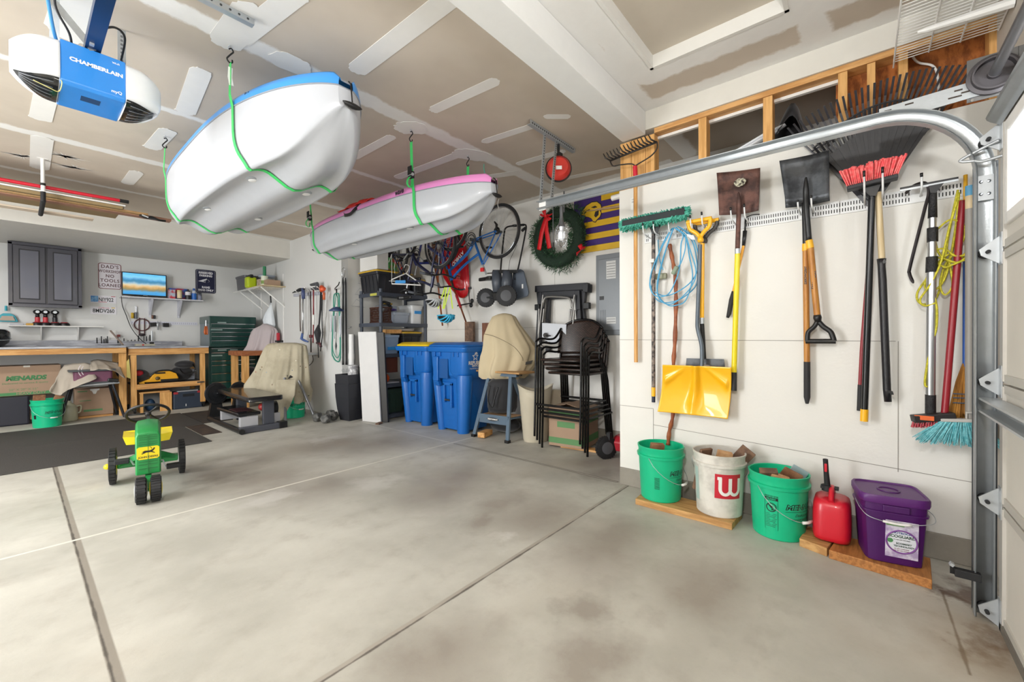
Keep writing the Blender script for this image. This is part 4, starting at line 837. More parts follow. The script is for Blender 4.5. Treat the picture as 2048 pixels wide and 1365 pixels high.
# ================================================================ garage door opener
OX, OY, OZ = .255, 2.90, 2.375
t = thing('door_opener', (OX, OY+.15, OZ+.1), 'white and blue garage door opener hung from the ceiling', 'garage door opener')
SH = C('#eceef0', .3, coat=.3); BLU = C('#2f8ce4', .3, coat=.4)
BT = .205; DP = .31
B().ext([(0, .012), (.012, 0), (DP-.01, 0), (DP, .01), (DP, BT), (0, BT)], (OX-.115, OY, OZ), (0, 1, 0), (0, 0, 1), (.23, 0, 0)).done('centre_cover', BLU, t, bevel=.006)
def shellpt(sg, s_, q, off=0):
    # s_ 0..1 outward, q 0..1 round the section: top back, top front, bottom front, bottom back
    x = OX+sg*(.115+.155*s_); f_ = s_**2.8; y0 = OY-.012+.10*f_; y1 = OY+DP+.01-.10*f_; z0 = OZ-.004+.055*f_; z1 = OZ+BT+.004-.045*s_**3
    n = 5.0; a = PI/4+2*PI*q; cx_, sz_ = math.cos(a), math.sin(a); k = (abs(cx_)**n+abs(sz_)**n)**(-1/n)
    return V((x+sg*off, (y0+y1)/2+(y1-y0)/2*cx_*k, (z0+z1)/2+(z1-z0)/2*sz_*k))
for sg in (-1, 1):
    b = B(); g = [[b.v(shellpt(sg, i/14, j/40)) for j in range(40)] for i in range(15)]
    loft(b, g); b.done('end_shell', SH, t, smooth=True)
    # black louvred lens in the lower front corner
    def lens(s_, w, off=.004):
        a = lerp(.02, .93, s_); span = (math.sin(PI*min(1, (1-s_)*1.0+.06*0)*.5))**.6*.15+.004; q = .575+(w-.36)*span*1.55
        p = shellpt(sg, a, q); c0 = V((p.x, OY+DP/2, OZ+BT/2)); d_ = (p-c0); d_.x = 0; return p+d_.normalized()*off
    B().grid(lambda s_, w: lens(s_, w, .003), 16, 8).done('light_lens', mat('smoked_lens', '#191b1e', .15, nz=.3, sc=12, coat=.5), t, smooth=True)
    b = B()
    for k in range(5): b.tube([lens(i/8, .12+.17*k, .007) for i in range(1, 8)], .0022, 5)
    b.done('louvres', C('#6b7076', .35), t, smooth=True)
WH = C('#f4f6f8', .5)
text('CHAMBERLAIN', .025, (OX+.01, OY-.001, OZ+.125), (1, 0, 0), (0, 0, 1), WH, t, bold=.0012, wx=1.12); text('myQ', .02, (OX+.08, OY-.001, OZ+.035), (1, 0, 0), (0, 0, 1), WH, t, bold=.0004)
text('Wi-Fi', .012, (OX+.078, OY-.001, OZ+.178), (1, 0, 0), (0, 0, 1), WH, t, bold=.0004)
B().bx(OX-.04, OX+.03, OY+.09, OY+.15, OZ-.001, OZ+.0005).done('underside_label', C('#15406f', .5), t)
B().tube(spl([(OX-.115, OY+.02, OZ+.02), (OX-.11, OY-.01, OZ-.01), (OX-.12, OY+.0, OZ-.05), (OX-.15, OY-.02, OZ-.055), (OX-.20, OY-.03, OZ-.045)]), .002, 5).done('string', C('#e2d98c', .6), t, smooth=True)
B().bx(OX-.032, OX+.025, .2, OY+.12, OZ+BT+.005, OZ+BT+.048).done('rail', C('#1a3a66', .3, .4), t)
B().box((OX-.012, OY-.05, OZ+BT+.002), (.016, .02, .012)).done('rail_bolt', STEEL, t)
for sg, (u0, v0) in ((1, (252, 110)), (-1, (98, 60))):
    x = OX+sg*.125; B().beam((x, OY+.20, OZ+BT-.02), (x-.0, OY+.20-(.0 if sg > 0 else .10), ZC-.002), .034, .0025, up=(0, 1, 0)).done('hanging_strap', GALV, t)
    b = B(); [b.cyl((x, OY+.198-(0 if sg > 0 else .10*(j/12)), OZ+BT+.01+.022*j), (x, OY+.1965-(0 if sg > 0 else .10*(j/12)), OZ+BT+.01+.022*j), .006, n=8) for j in range(12)]; b.done('strap_holes', C('#6d6f72', .7), t)['kind'] = 'stuff'
B().beam((OX-.15, OY+.12, ZC-.02), (OX+.0, OY+.0, OZ+BT), .034, .0025, up=(0, 1, 0)).done('hanging_strap', GALV, t)
B().tube(spl([(OX-.07, OY+.1, OZ+BT), (OX-.08, OY+.05, OZ+BT+.06), (OX-.13, OY-.02, OZ+BT+.14), (OX-.12, OY-.1, ZC)]), .005, 6).done('power_cable', C('#2a2a2d', .5), t, smooth=True)
B().tube(spl([(OX-.125, OY+.05, OZ+BT+.01), (OX-.14, OY-.0, OZ+BT+.06), (OX-.17, OY-.1, ZC-.03)]), .007, 6).done('blue_wire', C('#3f8ed0', .5), t, smooth=True)
B().beam((OX-.05, OY-.28, ZC-.06), (OX-.15, OY-.42, ZC-.03), .04, .008).done('antenna_plate', BLACKM, t)
B().tube(spl([(OX+.0, OY-.1, OZ+BT+.05), (OX+.06, OY-.12, OZ+BT+.09), (OX+.1, OY-.1, OZ+BT+.07), (OX+.11, OY+.1, OZ+BT+.05)]), .005, 6).done('antenna_wire', BLACKM, t, smooth=True)
# second bracket at the top edge
t = thing('ceiling_bracket', (.7, 2.48, ZC), 'perforated steel angle screwed to the ceiling in front of the kayaks', 'bracket')
B().ext([(0, 0), (.034, 0), (.034, .003), (.003, .003), (.003, .034), (0, .034)], (.40, 2.46, ZC-.036), (0, 1, 0), (0, 0, 1), (.42, 0, 0)).done('angle', GALV, t)
b = B(); [b.cyl((.43+.04*j, 2.461, ZC-.02), (.43+.04*j, 2.459, ZC-.02), .006, n=8) for j in range(10)]; b.done('angle_holes', C('#3f4143', .7), t)['kind'] = 'stuff'
# ================================================================ kayaks and their straps
HULLW = C('#babdc3', .35, coat=.2)
def kayak(cx, yb, ys, zg, D, HWD, col, label, tog, seatc=None):
    L = ys-yb
    t = thing('kayak', (cx, (yb+ys)/2, zg), label, 'kayak')
    def hw(s): return HWD*max(0, 1-abs(2*s-.96)**(3.6 if s > .48 else 2.7)/ (1.175 if s > .48 else .905))**.62 if 0 < s < 1 else 0
    def zk(s): return D*(1-max(0, (s-.80)/.20)**2.6*.80)*(1-max(0, (.16-s)/.16)**2.2*.72)
    def pt(s, u, off=0):
        "u -1..1 across the bottom, gunwale to gunwale"
        w = hw(s)+off; d = zk(s)+off; a = abs(u); sg = 1 if u >= 0 else -1
        x = w*math.sin(a*PI/2)**.82; z = d*(max(0, math.cos(a*PI/2)))**.40
        e = min(1, 5*s, 5*(1-s)+.1)
        z += e*(.032*math.exp(-(a/.09)**2)-.030*math.exp(-((a-.27)/.12)**2)+.024*math.exp(-((a-.50)/.07)**2))*(1 if a < .95 else 0)
        if s < .22: z += -.02*math.exp(-((a-.0)/.22)**2)*(1-s/.22)
        return V((cx+sg*x, yb+L*s, zg-z))
    NS, NU = 60, 49
    ss = [.003+.994*(.5-.5*math.cos(PI*i/(NS-1))) for i in range(NS)]
    b = B(); g = [[b.v(pt(s, -1+2*j/(NU-1))) for j in range(NU)] for s in ss]
    for i in range(NS-1):
        for j in range(NU-1): b.f(g[i][j], g[i+1][j], g[i+1][j+1], g[i][j+1])
    b.f(*g[0]); b.f(*g[-1][::-1]); b.done('hull', HULLW, t, smooth=True)
    # coloured deck: band above the gunwale, slightly drawn in, then a shallow well
    b = B(); prof = [(0, 0), (.004, .03), (-.02, .062), (-.06, .072), (-.10, .066), (-.16, .045)]
    rings = []
    for s in ss:
        w = hw(s); row = [V((cx-max(0, w+o*min(1, w/.4)), yb+L*s, zg+z*min(1, w/.08+.15))) for o, z in prof]
        row += [V((2*cx-p.x, p.y, p.z)) for p in row[::-1]]; rings.append([b.v(p) for p in row])
    for i in range(NS-1):
        for j in range(len(rings[0])-1): b.f(rings[i][j], rings[i][j+1], rings[i+1][j+1], rings[i+1][j])
    dk = b.done('deck', C(col, .35, coat=.2), t, smooth=True)
    b = B(); b.tube([pt(s, -1)+V((-.002, 0, .002)) for s in ss[1:-1]]+[pt(s, 1)+V((.002, 0, .002)) for s in ss[-2:0:-1]], .004, 6, closed=True).done('seam', C('#8b9098', .5), t, smooth=True)
    # scupper dents: grey ball painted for shade, white for the lit part
    sc = []
    for s in (.30, .62):
        for u in (-.26, .26):
            p = pt(s, u, .001); b = B(); b.ball(p+V((0, 0, .002)), (.036, .05, .008), 16, 8); b.done('scupper', C('#9da2a8', .4), t, smooth=True)
            B().ball(p+V((.006, .010, -.0035)), (.026, .036, .006), 14, 8).done('scupper_hole', C('#f2f3f4', .3), t, smooth=True)
    # toggles
    for e, ends in enumerate((0, 1)):
        y = yb-.004 if e == 0 else ys+.004; z = zg-.02
        if e == 0: q0 = pt(.012, .0); p0 = V((cx+tog, yb+.015, zg+.05)); p1 = V((cx+tog, yb-.022, zg-.085))
        else: p0 = V((cx, ys+.0, zg+.03)); p1 = V((cx-.02, ys+.03, zg-.10))
        B().tube([p0, lerp(p0, p1, .15)+V((0, -.015 if e == 0 else .015, 0)), p1], .004, 6).done('toggle_cord', BLACK, t)
        b = B(); b.tube([p1+V((q, 0, -.010+.16*abs(q)*abs(q)*8)) for q in (-.055, -.04, -.02, 0, .02, .04, .055)], [.003, .010, .015, .016, .015, .010, .003], 10).done('toggle_handle', BLACK, t, smooth=True)
    return t, pt
k1, pt1 = kayak(1.15, 2.12, 5.06, 2.50, .36, .375, '#3f93df', 'white-hulled kayak with blue deck hung from the ceiling in green straps', .02)
k2, pt2 = kayak(2.385, 2.17, 5.08, 2.345, .255, .335, '#e58fcb', 'white-hulled kayak with pink deck hung nearer the back wall in green straps', .0)
text('lifetime', .045, (.86, 2.62, 2.53), (.35, -.9, 0), (0, 0, 1), C('#1c1c22', .4), k1, 'side_lettering', shear=.3, bold=.001)
text('wave', .06, (2.055, 2.95, 2.375), (0, -1, 0), (-.1, 0, 1), C('#1c1c22', .4), k2, 'side_lettering', shear=.35, bold=.002)
GS = mat('green_webbing', '#3fc466', .6, nz=.15, sc=60)
def shook(p, name='s_hook'): return B().tube(spl([p+V(q) for q in ((-.006, 0, .004), (.006, 0, .012), (.016, 0, -.002), (.006, 0, -.018), (-.006, 0, -.036), (-.016, 0, -.056), (-.004, 0, -.072), (.010, 0, -.066), (.010, 0, -.052))], 4), .0042, 8)
def strap(pt, cx, y, s, xl, xr, ratch, label, tag_=None, width=.032):
    t = thing('ratchet_strap', (xl, y, ZC), label, 'strap', 'green ratchet straps holding the kayaks')
    top = [V((x, y, ZC-.105)) for x in (xl, xr)]
    pts = [top[0]]; U = [-1+2*i/34 for i in range(35)]
    g0 = pt(s, -1, .006); pts += [lerp(top[0], g0+V((-.012, 0, .06)), .98)]+[pt(s, u, .0055)+V((0, 0, 0)) for u in U]+[lerp(top[1], pt(s, 1, .006)+V((.012, 0, .06)), .98), top[1]]
    B().ribbon(pts, width, .0022, (0, 1, 0)).done('webbing', GS, t)
    for q in (0, 1):
        p = V(((xl, xr)[q], y, ZC-.03)); shook(p).done('s_hook', BLACKM, t, smooth=True)
        B().torus((p.x, p.y, ZC-.016), .009, .0025, (0, 1, 0), 16, 6).cyl((p.x, p.y, ZC-.008), (p.x, p.y, ZC-.001), .005, n=8).done('eye_screw', STEEL, t, smooth=True)
    for q in ratch:
        x = (xl, xr)[q]; zz = pt(s, -1)[2]+.16; b = B().bx(x-.016, x+.016, y-.022, y+.022, zz-.055, zz+.0).bx(x-.02, x-.012, y-.025, y+.025, zz-.03, zz+.04); b.done('ratchet_frame', BLACKM, t, bevel=.003)
        B().cyl((x-.005, y-.027, zz-.028), (x-.005, y+.027, zz-.028), .013, n=14).done('ratchet_spool', STEEL, t, smooth='auto')
        B().ribbon(spl([(x-.01, y-.005, zz-.04), (x-.035, y, zz-.075), (x-.03, y+.01, zz-.11), (x-.005, y, zz-.13), (x+.005, y, zz-.08)]), .022, .002, (0, 1, .2)).done('loose_end', GS, t)
    if tag_ is not None: B().ribbon([(tag_, y-.003, ZC-.13), (tag_-.004, y-.006, ZC-.19), (tag_+.003, y-.008, ZC-.235)], .022, .001, (1, 0, 0)).done('white_tag', WHITE, t)
strap(pt1, 1.15, 2.79, (2.79-2.12)/2.94, .803, 1.50, (1,), 'green strap under the near end of the blue-decked kayak, white tag by its hook', .803)
strap(pt1, 1.15, 4.44, (4.44-2.12)/2.94, .803, 1.50, (), 'green strap under the far end of the blue-decked kayak')
strap(pt2, 2.385, 2.795, (2.795-2.17)/2.91, 2.065, 2.70, (0,), 'green ratchet strap under the near end of the pink-decked kayak')
strap(pt2, 2.385, 4.62, (4.62-2.17)/2.91, 2.065, 2.70, (0,), 'green ratchet strap under the far end of the pink-decked kayak')
t = thing('red_seat_pad', (2.2, 4.0, 2.42), 'red folded seat pad lying on the pink-decked kayak', 'seat pad')
b = B(); b.grid(lambda s_, q: V((2.10+.20*q, 3.45+.62*s_, 2.43+.06*math.sin(PI*s_)**.5*math.sin(PI*q)**.5+.012*math.sin(s_*20+q*6))), 26, 10).done('seat_cushion', C('#d8261f', .55), t, smooth=True, solid=.01)
B().ribbon(spl([(2.08, 3.58, 2.41), (2.035, 3.62, 2.36), (2.03, 3.70, 2.33), (2.04, 3.82, 2.345), (2.08, 3.9, 2.40)]), .03, .003, (0, .2, 1)).done('black_strap', BLACK, t)
# ================================================================ overhead rack with poles and boards
t = thing('overhead_hook', (.165, 5.88, ZC), 'white pipe hook with black foam dropping from the ceiling to hold the boards', 'ceiling hook')
B().cyl((.165, 5.86, ZC-.001), (.165, 5.86, 2.60), .014, n=14).bx(.13, .20, 5.83, 5.89, ZC-.006, ZC-.001).done('pipe', WHITE, t, smooth='auto')
B().cyl((.165, 5.86, 2.62), (.165, 5.86, 2.60), .019, n=14).cyl((.165, 5.86, 2.57), (.165, 5.86, 2.61), .016, n=14).done('coupling', BLACK, t)
B().cyl((.165, 5.83, 2.59), (.165, 5.83, 2.535), .015, n=14).done('lower_pipe', WHITE, t); B().cyl((.165, 5.84, 2.535), (.165, 5.84, 2.44), .018, n=14).cyl((.165, 5.84, 2.452), (.165, 6.5, 2.452), .018, n=14).done('foam_sleeve', BLACKM, t, smooth='auto')
tag(B().tube([(-1.5, 5.90, 2.585), (.70, 5.90, 2.600)], .016, 14).done('red_pole', C('#c3152c', .35), smooth='auto'), 'long glossy red pole with black end on the overhead hook', 'pole'); 
o = bpy.data.objects['red_pole']; o['_o'] = (0, 0, 0); B().tube([(.695, 5.90, 2.600), (.765, 5.90, 2.6005)], .0175, 14).done('end_cap', BLACK, o, smooth='auto')
for k, (x1, y0, y1, z0, z1, m, lb) in enumerate(((.50, 5.97, 6.06, 2.585, 2.60, WHITE, 'pale trim strip behind the red pole on the overhead rack'), (.62, 5.97, 6.10, 2.568, 2.582, mat('cream_board', '#e3cdb2', .6), 'cream board lying above the brown panel on the overhead rack'),
    (.74, 5.89, 6.12, 2.547, 2.56, C('#dcdbd8', .5), 'long white strip on top of the brown panel on the overhead rack'), (.72, 5.90, 6.42, 2.515, 2.545, mat('hardboard', '#8a7450', .6, nz=.15), 'wide brown hardboard panel on the overhead rack'),
    (.93, 5.96, 6.16, 2.508, 2.530, wood('maple', '#b99365', '#9c7a4f', .6, st=(1, 10, 10)), 'tan board sticking out past the brown panel overhead'), (1.14, 6.02, 6.12, 2.500, 2.525, wood('redwood', '#a07660', '#8a6250', .6, st=(1, 10, 10)), 'reddish board reaching furthest right on the overhead rack'),
    (.55, 6.44, 6.56, 2.475, 2.490, mat('pale_board', '#d9c7b2', .6), 'pale thin board lowest and furthest back on the overhead rack'))):
    tag(B().bx(-1.6, x1, y0, y1, z0, z1).done('stored_board', m, bevel=.002), lb, 'board')
t = thing('spring_clamp', (.98, 6.0, 2.49), 'black clamp gripping the boards at the end of the overhead rack', 'clamp')
B().tube(spl([(.86, 5.98, 2.50), (.92, 5.97, 2.485), (.96, 5.97, 2.50), (1.02, 5.97, 2.48), (1.08, 5.98, 2.485)]), .012, 8).bx(.90, 1.0, 5.95, 6.0, 2.478, 2.492).done('clamp_body', BLACK, t); B().tube([(.88, 5.96, 2.505), (.93, 5.95, 2.485)], .008, 8).done('silver_jaw', STEEL, t)
t = tag(B().tube(spl([(2.94, 2.82, ZC-.001), (2.94, 2.82, 2.80), (2.95, 2.82, 2.76), (2.95, 2.82, 2.70), (2.93, 2.82, 2.695)]), .004, 6).done('ceiling_hook', C('#4fb39b', .5), smooth=True), 'small teal-coated hook screwed into the ceiling between kayak and track hanger', 'hook')
# cord reel with work light
t = thing('cord_reel', (3.02, 2.0, ZC), 'red retractable cord reel with caged work lamp hanging below', 'cord reel')
c = P(1117, 338, X=3.0); B().lathe([(.001, -.055), (.075, -.055), (.098, -.035), (.108, 0), (.098, .035), (.075, .055), (.001, .055)], c, 32, axis=(.78, .62, 0)).done('reel_housing', C('#c9382f', .3, coat=.3), t, smooth='auto')
B().lathe([(.001, -.012), (.112, -.012), (.114, 0), (.112, .012), (.001, .012)], c, 32, axis=(.78, .62, 0)).bx(c.x-.02, c.x+.02, c.y-.03, c.y+.03, c.z+.10, c.z+.13).done('reel_frame', BLACK, t, smooth='auto'); B().cyl(c+V((0, 0, .12)), (c.x, c.y, ZC-.001), .012, n=10).done('mount', BLACK, t)
B().box(c+V((-.062, -.045, -.02)), (.004, .05, .03), MX.Rotation(.67, 3, 'Z')).done('reel_label', WHITE, t)
q = P(1128, 395, X=2.98); B().tube([q+V((0, 0, .05)), q, V((q.x, q.y, P(1126, 425, X=2.98).z))], .006, 8).torus((q.x, q.y, q.z-.005), .016, .004, (1, 0, 0), 18, 6).done('lamp_cable', C('#4a4a4c', .5), t, smooth=True)
q2 = P(1106, 395, X=2.98); B().tube([q2+V((0, 0, .06)), V((q2.x, q2.y, P(1107, 492, X=2.98).z))], .0045, 6).done('pull_cable', C('#59595b', .5), t, smooth=True)
B().tube([P(1107, 485, X=2.98), P(1107, 500, X=2.98)], .008, 8).done('cable_end', BLACK, t)
p0, p1 = P(1125, 412, X=2.98), P(1123, 490, X=2.98); lz = p0.z-p1.z; cx_, cy_ = p1.x, p1.y
B().lathe([(.012, p0.z), (.017, p0.z-.03), (.014, p0.z-.08), (.020, p0.z-.13), (.030, p0.z-.17)], (cx_, cy_, 0), 18).done('lamp_handle', C('#6f7174', .35, .4), t, smooth=True)
cz = p0.z-.25; B().ball((cx_, cy_, cz), (.032, .032, .042), 18, 12).lathe([(.014, cz+.03), (.018, cz+.075)], (cx_, cy_, 0), 14).done('bulb', C('#f3f5fb', .3, emit=.35), t, smooth=True)
b = B()
for k in range(8):
    a = 2*PI*k/8; b.tube(spl([V((cx_+r*math.cos(a), cy_+r*math.sin(a), z)) for r, z in ((.02, cz+.10), (.048, cz+.06), (.052, cz), (.048, cz-.06), (.022, cz-.09), (.002, cz-.098))], 3), .0022, 5)
for z in (cz+.03, cz-.04): b.torus((cx_, cy_, z), .052, .0022, (0, 0, 1), 24, 5)
b.done('lamp_cage', CHROME, t, smooth=True)
# ================================================================ back wall (X = 4.10)
def Q(u, v, o=.05): return P(u, v, X=XB-o)
# wreath
cw = V((XB-.10, 2.66, 2.30)); t = thing('wreath', cw, 'green Christmas wreath with red bows hung on the back wall', 'wreath')
NEED = mat('pine_needles', '#1f3a26', .7, col2='#3f6a47', sc=30); b = B(); r_ = random.Random(9)
for k in range(2600):
    a = r_.uniform(0, 2*PI); R0 = .275+.03*math.sin(a*3+1); ph = r_.uniform(0, 2*PI); rr_ = .095*math.sqrt(r_.random())+.02
    base = cw+V((-.5*rr_*abs(math.cos(ph))*1.2+.02, 0, 0))+V((0, math.cos(a), math.sin(a)))*(R0+rr_*math.sin(ph))
    d = V((-abs(math.cos(ph))*.8, 0, 0))+V((0, math.cos(a), math.sin(a)))*math.sin(ph)+V((0, -math.sin(a), math.cos(a)))*r_.uniform(-1, 1)+V([r_.uniform(-.5, .5) for _ in range(3)])
    d.normalize(); b.tube([base, base+d*r_.uniform(.03, .05)], [.004, .0012], 3, cap=False)
b.done('needles', NEED, t)['kind'] = 'stuff'
B().torus(cw, .275, .07, (1, 0, 0), 36, 10).done('core', C('#1b2f21', .9), t, smooth=True)
RB = C('#d8141f', .5); bw = Q(1092, 436, .22)
b = B()
for y_, z_ in ((.07, .05), (-.07, .02), (.02, .085), (-.055, -.03)): b.tube([bw, bw+V((-.02, y_*.6, z_*.6+.01)), bw+V((-.01, y_, z_)), bw+V((.0, y_*.5, z_*.4))], [.008, .02, .028, .01], 6, flat=.45)
b.done('bow', RB, t)
for q in ((1078, 500), (1099, 497)): B().ribbon(spl([bw, lerp(bw, Q(*q, .2), .4)+V((-.02, 0, 0)), Q(*q, .2)]), .055, .003, (0, 1, 0)).done('ribbon_tail', RB, t, smooth=True)
bw = Q(1162, 500, .2); b = B()
for y_, z_ in ((.05, -.05), (-.05, .02), (.0, .06)): b.tube([bw, bw+V((-.02, y_*.7, z_*.7)), bw+V((0, y_, z_))], [.008, .03, .012], 6, flat=.4)
b.done('bow', RB, t)
# painted flag board
t = thing('painted_flag', (XB-.02, 2.05, 2.08), 'purple and gold striped wooden flag board with big cat head behind the wreath', 'flag board')
PU, GO = mat('purple_paint', '#3d2272', .5, nz=.1), mat('gold_paint', '#e0b420', .5, nz=.08); YL, YR, ZB, ZT = 2.50, 1.50, 2.10, 2.70; n = 9; hz = (ZT-ZB)/n
for k in range(n):
    y0 = YL if k < 5 else 2.16
    B().bx(XB-.022, XB-.004, YR, y0, ZB+hz*k+.001, ZB+hz*(k+1)-.001).done('slat', GO if k % 2 == 0 else PU, t)
B().bx(XB-.024, XB-.004, 2.162, YL, ZB+hz*5, ZT).done('canton', PU, t)
hp = [(-.10, .015), (-.08, .035), (-.05, .06), (0, .075), (.045, .07), (.075, .045), (.085, .02), (.07, .0), (.082, -.02), (.07, -.045), (.045, -.06), (.03, -.075), (.01, -.068), (-.005, -.045), (-.03, -.03), (-.06, -.02), (-.10, .0)]
hp = [(x*1.35, z*1.45) for x, z in hp]; hc = (XB-.0245, 2.27, 2.53); B().ext([(x*1.08, z*1.1) for x, z in hp], hc, (0, -1, 0), (0, 0, 1), (-.001, 0, 0)).done('cat_outline', C('#1a1420', .5), t); B().ext(hp, (hc[0]-.0012, hc[1], hc[2]), (0, -1, 0), (0, 0, 1), (-.001, 0, 0)).done('cat_head', GO, t)
b = B()
for q in ([(.03, .0), (.062, .005), (.06, -.03), (.035, -.045), (.02, -.03)], [(-.01, .04), (.03, .045), (.05, .03), (.02, .028)], [(-.06, .02), (-.02, .03), (-.02, .022)]): b.ext([(x*1.35, z*1.45) for x, z in q], (hc[0]-.0024, hc[1], hc[2]), (0, -1, 0), (0, 0, 1), (-.0006, 0, 0))
b.done('cat_features', C('#1a1420', .5), t)
t = tag(B().tube([P(1172, 423, X=3.25), P(1205, 418, X=3.2), (3.16, 1.46, P(1238, 413, X=3.14).z)], [.005, .018, .022], 10, flat=.5).done('wooden_paddle_tip', wood('driftwood', '#b39368', '#8f7350', .6, st=(8, 1, 8)), smooth=True), 'weathered wooden stick end jutting out in front of the flag board', 'stick')
t = tag(B().cyl(P(1224, 397, X=3.15), (3.15, 1.452, P(1228, 395, X=3.15).z), .022, n=16).done('white_roll', WHITE, smooth='auto'), 'white roll end poking out above the flag board beside the tool wall', 'roll')
# breaker panel
t = thing('breaker_panel', (XB-.02, 1.95, 1.2), 'grey electrical breaker panel on the back wall', 'electrical panel'); PG = C('#767a7e', .45, .2)
y1 = P(1192, 600, X=XB-.02).y; z0, z1 = 1.18, 2.05; B().bx(XB-.02, XB-.002, y1-.40, y1, z0, z1).done('panel_cover', PG, t, bevel=.004); pd = B().bx(XB-.030, XB-.02, y1-.36, y1-.035, z0+.05, z1-.05).done('panel_door', C('#7d8185', .4, .2), t, bevel=.004)
B().bx(XB-.034, XB-.030, y1-.10, y1-.05, 1.56, 1.60).done('latch', BLACK, pd); b = B(); [b.bx(XB-.033, XB-.030, y1-.065-.018*k, y1-.058-.018*k, 1.25, 1.45) for k in range(4)]; b.done('pressed_ribs', PG, pd)
for a_, c_ in ((1.78, 1.97), (1.30, 1.37)):
    lb = B().bx(XB-.0315, XB-.030, y1-.24, y1-.13, a_, c_).done('warning_label', C('#cfcfcd', .5), pd)
    b = B(); k = 0; z = a_+.02
    while z < c_-.01: b.bx(XB-.0322, XB-.0315, y1-.235, y1-.135, z, z+.004); z += .028
    b.done('label_lines', BLACK, pd)
t = B(); t = tag(B().bx(XB-.0012, XB-.0002, .2, YJ, 1.28, 1.283).bx(XB-.0012, XB-.0002, 2.78, 2.783, 1.28, 2.2).done('wall_seam', SEAM), 'thin seam between the painted wall boards', 'seam'); del t['label']; del t['category']; THINGS.pop(); t.parent = bpy.data.objects['wall_back']; 
